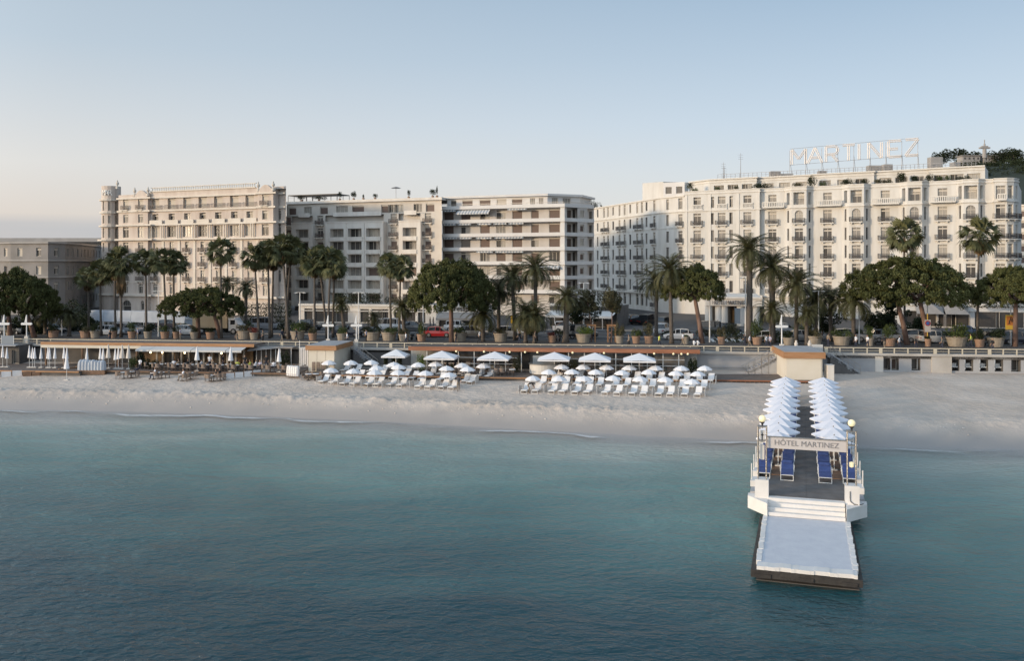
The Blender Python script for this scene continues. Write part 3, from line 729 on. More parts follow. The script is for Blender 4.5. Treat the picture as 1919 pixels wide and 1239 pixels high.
# ---------------- white block with the long balconies
L3 = Ln(827, 189, 1058, 178.9); B = Bld('balcony_block', 'white apartment block with continuous balcony bands and brown roller shutters, in the middle', 'building', L3.P(827))
S3 = Ln(1058, 178.9, 1112, 184.2)
bz = [26.3-2.86*k for k in range(7)]                         # undersides of the parapet bands, from the top
W_ = B.mb(); TR = B.mb()
wx = [(841, 21), (872.6, 20), (909, 20.6), (939, 19.4), (969.5, 20.6), (1002.7, 16), (1039, 21)]
o = []
for z in bz[1:]+[bz[6]-2.86]:
    for c, wd in wx: o.append(dict(px=c, w=wd*.108, z0=z+.62, z1=z+2.62, st=random.choice(['shutter', 'shutter', 'shutter', 'wide', 'open']), depth=.15))
B.seg(W_, L3.P(829, 1.6), L3.P(1050, 1.6), PROM-.3, 26.3, o)
B.seg(W_, L3.P(829, 0), L3.P(829, 1.6), PROM-.3, 26.0); 
# corner pier and the canted right side
p = L3.P(1050, .15); q = L3.P(1058, .15)
TR.obox(p, q, 0, 1.5, PROM, 26.3)
a, b = S3.P(1060, 1.5), S3.P(1082, 1.5); c0, c1 = S3.P(1082, 0), S3.P(1101, 0)
o = [dict(px=1066, w=1.5, z0=z+.62, z1=z+2.6, st='shutter', depth=.15) for z in bz[1:]]+[dict(px=1076, w=.9, z0=z+.62, z1=z+2.6, st='dark', depth=.15) for z in bz[1:]]
B.seg(W_, a, b, PROM-.3, 26.3, o); B.seg(W_, b, c0, PROM-.3, 26.3)
B.seg(W_, c0, c1, PROM-.3, 26.3, [dict(px=1091, w=1.15, z0=z+.95, z1=z+2.35, st=random.choice(['french', 'shutter', 'shutter_cream'])) for z in bz[1:]])
B.seg(W_, c1, S3.P(1101, 2.2), PROM-.3, 26.3); B.seg(W_, S3.P(1101, 2.2), S3.P(1113, 2.2), PROM-.3, 26.3, [dict(px=1107, w=1.0, z0=z+.5, z1=z+2.5, st='dark') for z in bz[1:]])
back = [L3.P(829, 0), L3.P(1050, 0), S3.P(1082, 0), S3.P(1112, 2.2)]
e1 = Vector(PD(1104, 203)); e2 = L3.P(829, 16)
for u, v in ((S3.P(1113, 2.2), e1), (e1, e2), (e2, L3.P(829, 1.6))): W_.poly([(*u, PROM), (*v, PROM), (*v, 26.3), (*u, 26.3)])
W_.poly([(*v, 26.3) for v in (L3.P(829, 1.6), L3.P(1050, 1.6), a, b, S3.P(1112, 2.2), e1, e2)], 1)
fr = [L3.P(827, -.15), L3.P(1058, -.15), S3.P(1060, -.1), S3.P(1112, -.1)]
for k, z in enumerate(bz):
    pts = [L3.P(827, 0), L3.P(1057.5, 0), S3.P(1113, 0), S3.P(1113, 2.4), L3.P(1050, 1.7), L3.P(827, 1.7)]
    TR.prism([L3.P(827, .02), L3.P(1057.5, .02), L3.P(1057.5, 1.58), L3.P(827, 1.58)], z+.003, z+.2)
    S_ = [S3.P(1059, .02), S3.P(1113, .02), S3.P(1113, 2.1), S3.P(1059, 1.4)]; TR.prism(S_, z+.003, z+.2)
    band(TR, [L3.P(827, 1.6), L3.P(827, 0), L3.P(1058, 0), S3.P(1113, 0)], z, z+.72, .1, back=.06)
TR.build('balcony_band', M['block_white'], B.root)
# penthouse
P0, P1 = L3.P(838, 1.9), L3.P(1026, 1.9); P2 = S3.P(1086, 2.6)
ops_ = [dict(px=c, w=w*.108, z0=26.9, z1=28.4, st=st, depth=.12) for c, w, st in ((850, 12, 'dark'), (876, 22, 'shutter'), (909, 23, 'shutter'), (940, 20, 'shutter_cream'), (969, 21, 'shutter'), (998, 10, 'wide'), (1014, 9, 'wide'))]
B.seg(W_2 := B.mb(), P0, P1, 26.3, 28.7, ops_); B.seg(W_2, P1, P2, 26.3, 28.7, [dict(px=1040, w=1.4, z0=26.9, z1=28.4, st='wide'), dict(px=1062, w=1.8, z0=26.9, z1=28.4, st='wide')])
P3 = P2+L3.n*8; P4 = P0+L3.n*10
for u, v in ((P2, P3), (P3, P4), (P4, P0)): W_2.poly([(*u, 26.3), (*v, 26.3), (*v, 28.7), (*u, 28.7)])
W_2.build('penthouse_wall', M['block_white'], B.root)
W_.build('wall', [M['block_wall'], M['roof_grey']], B.root)
q = B.mb(); q.prism(offset([P0, P1, P2, P3, P4], .7, True), 28.72, 29.15); q.build('roof_slab', M['block_white'], B.root)
q = B.mb()
for s_, e_ in ((L3.P(828, .1), L3.P(1057, .1)), (S3.P(1060, .1), S3.P(1112, .1))):
    for zz in (27.35, 27.2): q.obox(s_, e_, 0, .04, zz, zz+.05)
    n = 24
    for k in range(n): c = s_+(e_-s_)*k/n; q.box(c.x-.02, c.x+.02, c.y, c.y+.04, 27.0, 27.35)
q.build('railing', M['steel'], B.root)
def awning(a, b, z, drop, out, name='awning'):
    q = B.mb(); p0, p1 = L3.P(a, .3), L3.P(b, .3); n = max(4, int((p1-p0).length/.32))
    for k in range(n):
        c, d = p0+(p1-p0)*k/n, p0+(p1-p0)*(k+1)/n; o_ = -L3.n*out
        q.poly([(*c, z), (*d, z), (*(d+o_), z-drop), (*(c+o_), z-drop)], k % 2); q.poly([(*(c+o_), z-drop), (*(d+o_), z-drop), (*(d+o_), z-drop-.25), (*(c+o_), z-drop-.25)], k % 2)
    q.build(name, [M['awning_blue'], M['awning_white']], B.root)
awning(858, 919, 26.2, .75, 1.0)
for a, b, k in ((832, 856, 0), (952, 988, 0), (830, 856, 1), (859, 884, 1), (896, 922, 1), (926, 950, 1), (954, 982, 1), (830, 858, 2), (860, 885, 2), (893, 922, 2), (928, 982, 2), (894, 925, 3), (929, 982, 3), (995, 1050, 4), (955, 985, 5), (860, 920, 5)):
    awning(a, b, bz[k]-.02, .12 if k != 4 else .55, .35 if k != 4 else .8)

# ---------------- the big white hotel on the right
D4 = lambda px: 211.7/(1+3.513e-4*(px-CX))
L4 = Ln(1283, D4(1283), 1880, D4(1880)); B = Bld('grand_hotel', 'big white hotel with canted bays and an open letter sign on its roof', 'building', L4.P(1283)); HOT = B
rw = [(26.6, 29.0), (23.05, 25.55), (19.5, 22.0), (16.05, 18.6), (12.55, 15.1), (9.1, 11.6)]
W_ = B.mb(); TR = B.mb()
S4 = Ln(1108, 235, 1238, 196); f1, f2 = Vector(PD(1238, 196)), Vector(PD(1262, 192.8)); f3 = L4.P(1283)
# side facade on the lane
o = []
for i, (z0, z1) in enumerate(rw+[(5.6, 8.2)]):
    for c in (1120, 1149, 1181, 1211.5): o.append(dict(px=c, w=1.0, z0=z0+.3*(i in (0, 1)), z1=z1-.1, st='narrow'))
    for c in ((1132, 1139.5), (1161, 1170.5), (1194, 1203)):
        if i == 6: o += [dict(px=x, w=1.5, z0=z0, z1=z1, st='dark', arch=True) for x in c]
        else:
            o.append(dict(px=c[0], w=1.1, z0=z0, z1=z1, st='french', bal='iron' if 0 < i else None, bw=2.0))
            o.append(dict(px=c[1], w=1.1, z0=z0, z1=z1, st='french', bal='iron' if 0 < i else None, bw=2.0, arch=(i == 1)))
    o.append(dict(px=1226, w=1.2, z0=z0, z1=z1, st='french', bal='iron' if 0 < i else None, bw=2.0))
B.seg(W_, S4.P(1108), f1, PROM-.3, 29.2, o)
def colops(px, w, narrow=False, bal='iron', arch1=False, top='french', first=0):
    r = []
    for i, (z0, z1) in enumerate(rw):
        if i < first: continue
        if i == 0: r.append(dict(px=px, w=w, z0=z0, z1=z1-.1, st=top, bal=None, depth=.35)); continue
        r.append(dict(px=px, w=w, z0=z0+(.0 if not narrow else .15), z1=z1, st='narrow' if narrow else random.choice(['french', 'french', 'french', 'open']), bal=None if narrow else bal, arch=arch1 and i == 1 and not narrow, bw=w+.85))
    return r
B.seg(W_, f1, f2, PROM-.3, 29.4, colops(1251, .8, bal=None, narrow=True)); B.seg(W_, f2, f3, PROM-.3, 29.6, colops(1275, 1.2))
bays = [1497, 1604.5, 1713.5, 1819]
path = [L4.P(1283, 0), L4.P(1424, 0), L4.P(1424.5, 1.0)]
E = []                                                      # (p0, p1, ops)
w1 = 1.6
E.append((path[0], path[1], colops(1306.5, w1)+colops(1352.4, w1)+colops(1400.6, w1)+colops(1335, .7, True)+colops(1370, .7, True)))
E.append((path[1], path[2], []))
prev = path[2]; prevpx = 1424.5
secs = {1470: 1444, 1577: 1549.5, 1685.5: 1660, 1790.5: 1763.5}
for c in bays:
    a, b1, b2, d = c-26.5, c-13.5, c+14.5, c+26.5
    pa, pb, pc, pd = L4.P(a, 1.0), L4.P(b1, -.5), L4.P(b2, -.5), L4.P(d, 1.0)
    mid = (prevpx+a)/2
    E.append((prev, pa, colops(mid, 1.6)))
    top = [dict(px=c, w=2.1, z0=26.7, z1=29.1, st='french', depth=1.1, inner=.82)]
    lft = [dict(px=(a+b1)/2, w=.95, z0=26.7, z1=29.1, st='dark', depth=.9)]; rgt = [dict(px=(b2+d)/2, w=.95, z0=26.7, z1=29.1, st='shutter_cream', depth=.5)]
    E.append((pa, pb, lft+colops((a+b1)/2, .62, True, first=1)))
    E.append((pb, pc, top+colops(c, 1.55, arch1=True, first=1)))
    E.append((pc, pd, rgt+colops((b2+d)/2, .62, True, first=1)))
    prev = pd; prevpx = d
    path += [pa, pb, pc, pd]
e0, e1_, e2_, e3, e4 = L4.P(1862, 1.0), L4.P(1864, .1), L4.P(1887, .1), L4.P(1900, 1.0), L4.P(1909, 3.6)
E += [(prev, e0, []), (e0, e1_, []), (e1_, e2_, colops(1875, 1.5)), (e2_, e3, colops(1894, .9)), (e3, e4, colops(1905, 1.0))]
path += [e0, e1_, e2_, e3, e4]
zp = 30.1
for p, q, o in E: B.seg(W_, p, q, PROM-.3, zp, o)
bk1 = e4+L4.n*16; bk2 = S4.P(1108)+Vector((16, 8))
for u, v in ((e4, bk1), (bk1, bk2), (bk2, S4.P(1108))): W_.poly([(*u, PROM), (*v, PROM), (*v, 29.2), (*u, 29.2)])
W_.poly([(*v, 29.2) for v in [S4.P(1108), f1, f2]+path+[bk1, bk2]], 1)
W_.build('wall', [M['hotel_white'], M['roof_grey']], B.root)
full = [S4.P(1108), f1, f2]+path
band(TR, path, 29.55, 29.75, .15); band(TR, path, 30.1, 30.25, .12, back=.25); band(TR, [S4.P(1108), f1, f2, f3], 29.2, 29.45, .25, back=.3)
band(TR, full, 26.0, 26.2, .22)
band(TR, full, 8.4, 8.75, .5); band(TR, [S4.P(1108), f1, f2, f3], 22.6, 22.75, .1)
for px in (1286, 1330, 1383, 1421): c = L4.P(px, 0); TR.obox(c-L4.t*.3, c+L4.t*.3, -.12, .01, 8.9, 29.4)
TR.build('cornice', M['hotel_trim'], B.root)
# balustraded balconies of the top storey between the bays
st = []
pp = 1427
for c in bays+[1893]:
    a = c-27 if c != 1893 else 1886
    st.append((pp, a)); pp = c+27.5
for a, b in st[:-1]+[(1868, 1888)]:
    q = B.mb(); w = -.35 if a != 1868 else -1.1; p0, p1 = L4.P(a+1.5, w), L4.P(b-1.5, w)
    q.obox(p0, p1, 0, 1.3, 26.2, 26.45); q.obox(p0, p1, .0, .2, 27.25, 27.42)
    n = int((p1-p0).length/.33)
    for k in range(n+1): c = p0+(p1-p0)*k/n; q.obox(c-L4.t*.08, c+L4.t*.08, .04, .16, 26.45, 27.25)
    q.build('balustrade', M['hotel_trim'], B.root)
for px in (1306.5, 1352.4, 1400.6):
    q = B.mb(); p0, p1 = L4.P(px-10, -.25), L4.P(px+10, -.25)
    q.obox(p0, p1, 0, .24, 26.2, 26.5); q.obox(p0, p1, 0, .2, 27.2, 27.38)
    for k in range(8): c = p0+(p1-p0)*(k+.5)/8; q.obox(c-L4.t*.08, c+L4.t*.08, .04, .16, 26.5, 27.2)
    q.build('balustrade', M['hotel_trim'], B.root)
# setback penthouse
pa, pb = L4.P(1330, 4.5), L4.P(1846, 3.2); mid1, mid2, mid3 = L4.P(1418, 4.2), L4.P(1523, 4.0), L4.P(1735, 3.6)
q = B.mb(); PW = [L4.P(1292, 8), L4.P(1330, 4.6), L4.P(1418, 4.2), L4.P(1420, 5.2), L4.P(1522, 5.0), L4.P(1524, 4.4), L4.P(1638, 4.2), L4.P(1640, 4.8), L4.P(1740, 4.6), L4.P(1742, 4.0), L4.P(1846, 3.8)]
for u, v in zip(PW, PW[1:]):
    Lh = (v-u).length
    o = [dict(u=Lh*f, w=2.2, z0=29.6, z1=31.6, st='wide') for f in ((.2, .5, .8) if Lh > 8 else ())]
    B.seg(q, u, v, 29.2, 32.75, o)
pc = PW[-1]+L4.n*9; pd = PW[0]+L4.n*9
for u, v in ((PW[-1], pc), (pc, pd), (pd, PW[0])): q.poly([(*u, 29.2), (*v, 29.2), (*v, 32.75), (*u, 32.75)])
q.poly([(*v, 32.75) for v in PW+[pc, pd]], 1); q.build('penthouse_wall', [M['hotel_white'], M['roof_grey']], B.root)
q = B.mb(); band(q, PW, 32.75, 33.0, .3, back=.3); band(q, PW, 32.2, 32.35, .12); q.build('cornice', M['hotel_trim'], B.root)
# roof railings, ducts, masts
q = B.mb()
for k in range(60):
    c = L4.P(1345+k*8.2, 5.6); q.box(c.x-.03, c.x+.03, c.y-.03, c.y+.03, 33.0, 34.0)
q.obox(L4.P(1345, 5.6), L4.P(1830, 5.6), 0, .05, 33.95, 34.02); q.obox(L4.P(1345, 5.6), L4.P(1830, 5.6), 0, .05, 33.5, 33.55)
q.build('railing', M['antenna'], B.root)
for px, w, hx, hz in ((1452, 7, 1.0, 1.4), (1470, 7.5, 1.6, .8), (1640, 7, 1.5, 1.5), (1662, 7, .8, 1.6), (1752, 8, 1.1, 2.6), (1540, 7, .7, 1.0), (1790, 7, .6, 1.3)):
    c = L4.P(px, w); q = B.mb(); q.box(c.x-hx, c.x+hx, c.y-.8, c.y+.8, 32.76, 32.76+hz); q.box(c.x-hx*.7, c.x+hx*.7, c.y-.85, c.y-.8, 33.0, 32.6+hz)
    q.build('roof_unit', M['old_grey_trim'], B.root)
for px, z1 in ((1356, 36.6), (1388, 38.3), (1357.5, 35.6)):
    c = L4.P(px, 6); q = B.mb(); q.tube([(c.x, c.y, 32.7), (c.x, c.y, z1)], [.09, .03], 5)
    for k in range(3): q.box(c.x-.5, c.x+.5, c.y-.02, c.y+.02, z1-.4-k*.45, z1-.36-k*.45)
    q.build('mast', M['antenna'], B.root)
# entrance porch with lettering
PX0, PX1, PD0 = 1322, 1428, 151.0
a, b = Vector(PD(PX0, 152.5)), Vector(PD(PX1, 150.5)); t = (b-a).normalized(); n = Vector((-t.y, t.x))
q = B.mb(); q.prism([a, b, b+n*22, a+n*22], 8.0, 9.45); q.obox(a, b, -.25, 0, 9.2, 9.5, e=.1); q.build('porch_roof', M['concrete_light'], B.root)
for px in (1328, 1347, 1357.5, 1388, 1417):
    k = (px-CX)/F; u = (k*a.y-a.x)/(t.x-k*t.y); c = a+t*u+n*1.0
    q = B.mb(); q.tube([(c.x, c.y, PROM-.15), (c.x, c.y, 8.0)], .62, 14); q.build('column', M['hotel_white'], B.root, smooth=False)
q = B.mb(); q.obox(a+n*7, b+n*7, 0, .2, PROM, 8.0); q.build('porch_wall', M['interior_warm'], B.root)
for k in range(5):
    q = B.mb(); c = a+n*6.7+t*(1+k*1.9); q.obox(c, c+t*1.3, 0, .2, PROM+.1, 7.6); q.build('door', M['glass_dark'], B.root)
me = text_mesh('HÔTEL MARTINEZ', 1.0, .05, M['letter_dark'])
wd = max(v.co.x for v in me.vertices); sc_ = (b-a).length*.60/wd; c = a+t*(b-a).length*.12-n*.3
ob('lettering', me, B.root, (c.x-B.p.x, c.y-B.p.y, 8.25-B.zb), (R(90), 0, math.atan2(t.y, t.x)), scale=(sc_, 1, 1))
# low wing in front of the hotel, right of the entrance
# roof sign: open letters on a frame
SG = thing('roof_sign', 'open frame letters spelling MARTINEZ standing on the white hotel roof', 'sign', (*L4.P(1483, 9), 32.76))
so_ = L4.P(1483, 9); ST = Matrix.Translation((-so_.x, -so_.y, -32.76))
GL = {'M': [((0,0),(0,1)),((0,1),(.5,.35)),((.5,.35),(1,1)),((1,1),(1,0))], 'A': [((0,0),(.5,1)),((.5,1),(1,0)),((.2,.36),(.8,.36))],
 'R': [((0,0),(0,1)),((0,1),(.8,1)),((.8,1),(1,.85)),((1,.85),(1,.62)),((1,.62),(.8,.48)),((.8,.48),(0,.48)),((.5,.48),(1,0))], 'T': [((0,1),(1,1)),((.5,1),(.5,0))],
 'I': [((.5,0),(.5,1))], 'N': [((0,0),(0,1)),((0,1),(1,0)),((1,0),(1,1))], 'E': [((0,0),(0,1)),((0,1),(1,1)),((0,.5),(.75,.5)),((0,0),(1,0))], 'Z': [((0,1),(1,1)),((1,1),(0,0)),((0,0),(1,0))]}
for ch, pa_, pb_ in zip('MARTINEZ', (1484, 1514, 1548, 1579, 1604, 1628, 1665, 1697), (1510, 1541, 1570, 1602, 1616, 1652, 1689, 1721)):
    p0, p1 = L4.P(pa_, 9), L4.P(pb_, 9); Lw = (p1-p0).length; z0, hh = 36.1+.6*(pa_-1484)/240-.5, 3.1
    q = MB(); q.M = ST
    for (x0, y0), (x1, y1) in GL[ch]:
        d = Vector(((x1-x0)*Lw, (y1-y0)*hh)); l = d.length; d /= l; nn = Vector((-d.y, d.x))
        for s_ in (-.16, .16):
            A_ = Vector((x0*Lw, y0*hh))+nn*s_; C_ = A_+d*l
            P_ = lambda v: (*(p0+L4.t*v.x), z0+v.y)
            q.tube([P_(A_), P_(C_)], .12, 4)
    q.build('letter', M['neon'], SG)
q = MB(); q.M = ST
for zz, a_, b_ in ((-.55, 1480, 1722), (2.8, 1480, 1722)):
    p0, p1 = L4.P(a_, 9.25), L4.P(b_, 9.25); q.tube([(*p0, 36.2+zz-.1), (*p1, 36.8+zz-.1)], .035, 4)
for k in range(9):
    c = L4.P(1480+k*30, 9.3); q.tube([(*c, 32.76), (*c, 38.6+.07*k)], .045, 4); q.tube([(*(c+L4.n*2.5), 32.76), (*c, 36.8)], .04, 4)
q.build('support_frame', M['antenna'], SG)

# ---------------- further buildings
def simple_block(name, label, pts, z0, z1, cols_, rows_, wallm, win='french', w=1.3, h=1.6, trim=None, roofm='roof_grey', bandz=()):
    """pts: plan points left to right along the visible front, then the back"""
    P_ = [Vector(PD(*p)) for p in pts]; B = Bld(name, label, 'building', P_[0]); q = B.mb(); nf = cols_['n']
    for i in range(len(P_)):
        a, b = P_[i], P_[(i+1) % len(P_)]
        o = []
        if i < nf:
            L = (b-a).length; k = max(1, int(L/cols_['pitch']))
            o = [dict(u=L*(j+.5)/k, w=w, z0=z, z1=z+h, st=win if not isinstance(win, list) else random.choice(win)) for j in range(k) for z in rows_]
        B.seg(q, a, b, z0, z1, o)
    q.poly([(*p, z1) for p in P_], 1); q.build('wall', [M[wallm], M[roofm]], B.root)
    if trim:
        q = B.mb(); fp = P_[:nf+1]
        band(q, fp, z1, z1+.35, .4, back=.3)
        for z in bandz: band(q, fp, z, z+.3, .35)
        q.build('cornice', M[trim], B.root)
    return B
simple_block('corner_building', 'grey stone corner building with a curved front behind the dark pine, far left', [(-120, 200), (20, 186), (90, 184), (122, 188), (150, 200), (198, 232), (190, 260), (-120, 260)], PROM-.2, 19.2,
             dict(n=5, pitch=3.4), [16.6, 12.9, 9.6, 6.2], 'old_grey', ['french', 'dark', 'shutter_cream'], 1.2, 1.7, 'old_grey_trim', bandz=(15.6, 12.2))
B5 = simple_block('rear_flat_block', 'long flat roofed building with dark openings behind the grey corner building', [(-200, 262), (200, 262), (200, 300), (-200, 300)], PROM-.2, 21.0, dict(n=1, pitch=9), [19.2], 'old_grey', 'dark', 7.5, 1.4, 'old_grey_trim')
q = B5.mb(); a, b = Vector(PD(-200, 260)), Vector(PD(200, 260)); q.prism([a, b, b+Vector((0, 20)), a+Vector((0, 20))], 21.4, 22.5); q.build('roof_slab', M['old_grey_trim'], B5.root)
simple_block('rear_white_building', 'plain white stair block rising behind the lane facade of the white hotel', [(1204, 215), (1243, 211), (1290, 213), (1290, 235), (1204, 235)], 20, 34.2, dict(n=2, pitch=50), [], 'hotel_white')
simple_block('rear_annex', 'small rooftop annex with dark windows behind the white hotel corner', [(1243, 209.5), (1283, 207), (1283, 220), (1243, 222)], 26, 33.8, dict(n=1, pitch=2.4), [31.2], 'block_white', 'dark', 1.5, 1.6)
RB = simple_block('terraced_block', 'beige terraced apartment block with stacked balconies at the far right edge', [(1906, 235), (1990, 225), (1990, 260), (1906, 262)], PROM-.2, 30, dict(n=1, pitch=3.2), [27.2, 24.2, 21.2, 18.2, 15.2, 12.2, 9.2], 'stucco_cream', 'shutter', 2.2, 1.7, 'trim_cream', bandz=(26.2, 23.2, 20.2, 17.2, 14.2, 11.2))
# shops along the street
def shop(name, label, px0, D0, px1, D1, z1, depth, doors, wallm='concrete_light', fascia=None, sign=None, signsize=.9, signm='letter_dark', signpx=None, dh=2.4, signz=None):
    L = Ln(px0, D0, px1, D1); B = Bld(name, label, 'shop', L.P(px0)); q = B.mb()
    B.seg(q, L.P(px0), L.P(px1), PROM-.2, z1, [dict(px=c, w=w, z0=PROM, z1=PROM+dh, st='dark') for c, w in doors])
    B.close(q, [L.P(px0), L.P(px1)], depth, PROM-.2, z1); q.build('wall', [M[wallm], M['roof_grey']], B.root)
    q = B.mb(); band(q, [L.P(px0), L.P(px1)], z1-.1, z1+.3, .25, back=.2); band(q, [L.P(px0), L.P(px1)], z1-1.0, z1-.85, .12); q.build('cornice', M['hotel_trim'], B.root)
    if sign:
        me = text_mesh(sign, signsize, .03, M[signm]); c = L.P(signpx, -.12)
        ob('lettering', me, B.root, (c.x-B.p.x, c.y-B.p.y, (signz or z1-.72)-B.zb), (R(90), 0, math.atan2(L.t.y, L.t.x)))
    return B, L
shop('shop_row', 'low beige shop row with dark display windows under the framed loggias', 560, 161, 824, 156, 7.7, 14, [(668+k*18 if False else x, w) for x, w in ((578, 1.6), (598, 1.8), (620, 2.0), (641, 2.2), (683, 1.6), (708, 2.3), (722, 1.2), (745, 1.2), (768, 2.0), (790, 1.4))], sign='RIVIERA'[:0] or None)
b_, l_ = shop('cafe_shop', 'pale shop with dark script letters and a beige awning behind the leaning pine trunk', 817, 148, 905, 146.5, 8.1, 8, [(830, 1.4), (850, 2.4), (875, 2.2), (893, 1.4)], sign='le resapriz', signsize=1.15, signpx=838)
q = b_.mb(); a, b = l_.P(822, -.1), l_.P(900, -.1)
q.poly([(*a, 7.15), (*b, 7.15), (*(b-l_.n*1.6), 6.3), (*(a-l_.n*1.6), 6.3)]); q.poly([(*(a-l_.n*1.6), 6.3), (*(b-l_.n*1.6), 6.3), (*(b-l_.n*1.6), 5.95), (*(a-l_.n*1.6), 5.95)])
q.build('awning', M['awning_grey'], b_.root)
b_, l_ = shop('bistro_shop', 'dark fronted bistro with a long flat grey awning beside the side street', 1030, 150, 1157, 146, 8.2, 8, [(1042, 2.5), (1066, 2.6), (1092, 2.8), (1120, 2.8), (1145, 2.2)], 'wall_dark')
q = b_.mb(); a, b = l_.P(1034, -.1), l_.P(1157, -.1)
q.poly([(*a, 7.4), (*b, 7.4), (*(b-l_.n*3.5), 6.75), (*(a-l_.n*3.5), 6.75)]); q.poly([(*(a-l_.n*3.5), 6.75), (*(b-l_.n*3.5), 6.75), (*(b-l_.n*3.5), 6.4), (*(a-l_.n*3.5), 6.4)])
for k in range(8): c = a+(b-a)*k/7-l_.n*3.4; q.box(c.x-.05, c.x+.05, c.y-.05, c.y+.05, PROM-.1, 6.6)
q.build('awning', M['awning_white'], b_.root)
b_, l_ = shop('garden_restaurant', 'low white restaurant pavilion with a fabric canopy under the big pine, right', 1690, 150, 1960, 143, 8.3, 12, [(1712, 2.4), (1740, 2.4), (1775, 2.6), (1800, 2.6), (1850, 3.6), (1893, 4.0)], 'block_white', dh=2.6)
for k, (x0, x1) in enumerate(((1715, 1765), (1768, 1812))):
    q = b_.mb(); a, b = l_.P(x0, -.1), l_.P(x1, -.1); m_ = (a+b)/2-l_.n*1.6
    e = -l_.n*3.4
    q.poly([(*a, 8.1), (*b, 8.1), (*m_, 8.9)]); q.poly([(*b, 8.1), (*(b+e), 7.0), (*m_, 8.9)]); q.poly([(*(b+e), 7.0), (*(a+e), 7.0), (*m_, 8.9)]); q.poly([(*(a+e), 7.0), (*a, 8.1), (*m_, 8.9)])
    for c in (a+e, b+e): q.tube([(*c, PROM-.1), (*c, 7.0)], .06, 6)
    q.build('fabric_canopy', M['awning_grey'], b_.root)
q = b_.mb(); a, b = l_.P(1810, 1.5), l_.P(1960, 1.5)
q.obox(a, b, 0, .2, 8.6, 10.8); q.build('upper_wall', M['wall_dark'], b_.root)
for k in range(8):
    q = b_.mb(); c = a+(b-a)*(k+.2)/8; q.obox(c, c+l_.t*.28, -.15, .0, 8.6, 10.6); q.build('pillar', M['block_white'], b_.root)
# white marquee screen left
L6 = Ln(164, 150, 346, 145); r_ = thing('marquee', 'long white fabric marquee with a rounded left end in front of the palace', 'marquee', (*L6.P(164), PROM-.1)); T6 = Matrix.Translation((-L6.P(164).x, -L6.P(164).y, -(PROM-.1)))
for k in range(7):
    q = MB(); q.M = T6; a, b = L6.P(168+k*25.4, 0), L6.P(168+(k+1)*25.4-.5, 0)
    q.poly([(*a, 5.55), (*b, 5.55), (*(b+L6.n*.3), 7.35), (*(a+L6.n*.3), 7.35)]); q.poly([(*(a+L6.n*.3), 7.35), (*(b+L6.n*.3), 7.35), (*(b+L6.n*1.2), 7.36), (*(a+L6.n*1.2), 7.36)])
    if k == 0: q.poly([(*a, 5.55), (*(a+L6.n*.3), 7.35), (*(a+L6.n*1.2), 7.36), (*(a+L6.n*1.2), PROM)]); q.poly([(*L6.P(164, 0), PROM), (*a, 5.55), (*(a+L6.n*.3), 7.35)])
    q.build('canvas_panel', M['marquee'], r_)
    q = MB(); q.M = T6; q.box(a.x-.05, a.x+.05, a.y-.05, a.y+.05, PROM-.1, 5.6); q.build('post', M['white_metal'], r_)
b_, l_ = shop('market_kiosk', 'small white kiosk tent end behind the delivery truck', 346, 150, 378, 149, 6.9, 5, [], 'marquee')

# ---------------- hill with villas and a lookout tower, far right
def hill(s, t):
    x = 330+s; y = 760+t
    e = max(0, min(1, (x*900/max(y, 700)-372)/70)); e = e*e*(3-2*e)
    h = (108+6*max(0, min(1, (x*900/max(y, 700)-440)/70))+5*NZ.noise(Vector((x*.02, y*.02, 2))))*e*math.exp(-((y-930)/300)**2)
    return (x, y, max(h, 0)+PROM-2)
grid('hill', rng(0, 900, 90), rng(-150, 700, 60), hill, M['hill_green'], kind='structure')
def hz(x, y): return hill(x-330, y-760)[2]
def onhill(px, Y): x = (px-CX)/F*Y; return x, Y, hz(x, Y)
x, y, z = onhill(1845, 900)
t_ = thing('lookout_tower', 'tall hilltop lookout tower with a cross shaped head on the wooded hill', 'tower', (x, y, Zp(290, y)-3))
q = MB(); q.tube([(0,0,0), (0,0,9)], [2.2, 1.8], 8); q.tube([(0,0,9), (0,0,14)], [1.2, .9], 8); q.tube([(0,0,14), (0,0,18)], .4, 6); q.build('shaft', M['old_grey_trim'], t_)
q = MB(); q.box(-5, 5, -1.6, 1.6, 9.2, 10.6); q.box(-3, 3, -1.4, 1.4, 10.6, 11.8); q.build('head', M['old_grey_trim'], t_)
# ================================================================== vegetation
def cloud(name, C_, Rr, per, size, m, seed, up=.35, flat=1.0, outw=.6, kmin=.55):
    r = np.random.default_rng(seed); C_ = np.array(C_, float); Rr = np.array(Rr, float); n = len(C_)*per
    c = np.repeat(C_, per, 0); rad = np.repeat(Rr, per)
    d = r.normal(size=(n, 3)); d /= np.linalg.norm(d, axis=1)[:, None]
    k = r.uniform(kmin, 1.0, n)**.6; p = c+d*(rad*k)[:, None]*np.array([1, 1, flat])
    nv = d*outw+r.normal(size=(n, 3))*.55; nv[:, 2] += up; nv /= np.linalg.norm(nv, axis=1)[:, None]
    a = np.cross(nv, r.normal(size=(n, 3))); a /= np.linalg.norm(a, axis=1)[:, None]; b = np.cross(nv, a)
    s = (size*r.uniform(.55, 1.25, n))[:, None]
    V = np.stack([p-a*s, p+b*s*.55, p+a*s, p-b*s*.55], 1).reshape(-1, 3)
    me = bpy.data.meshes.new(name); me.vertices.add(4*n); me.vertices.foreach_set('co', V.ravel())
    me.loops.add(4*n); me.loops.foreach_set('vertex_index', np.arange(4*n, dtype=np.int32))
    me.polygons.add(n); me.polygons.foreach_set('loop_start', np.arange(0, 4*n, 4, dtype=np.int32)); me.polygons.foreach_set('loop_total', np.full(n, 4, np.int32))
    me.materials.append(m); me.update(); me.validate(); return me
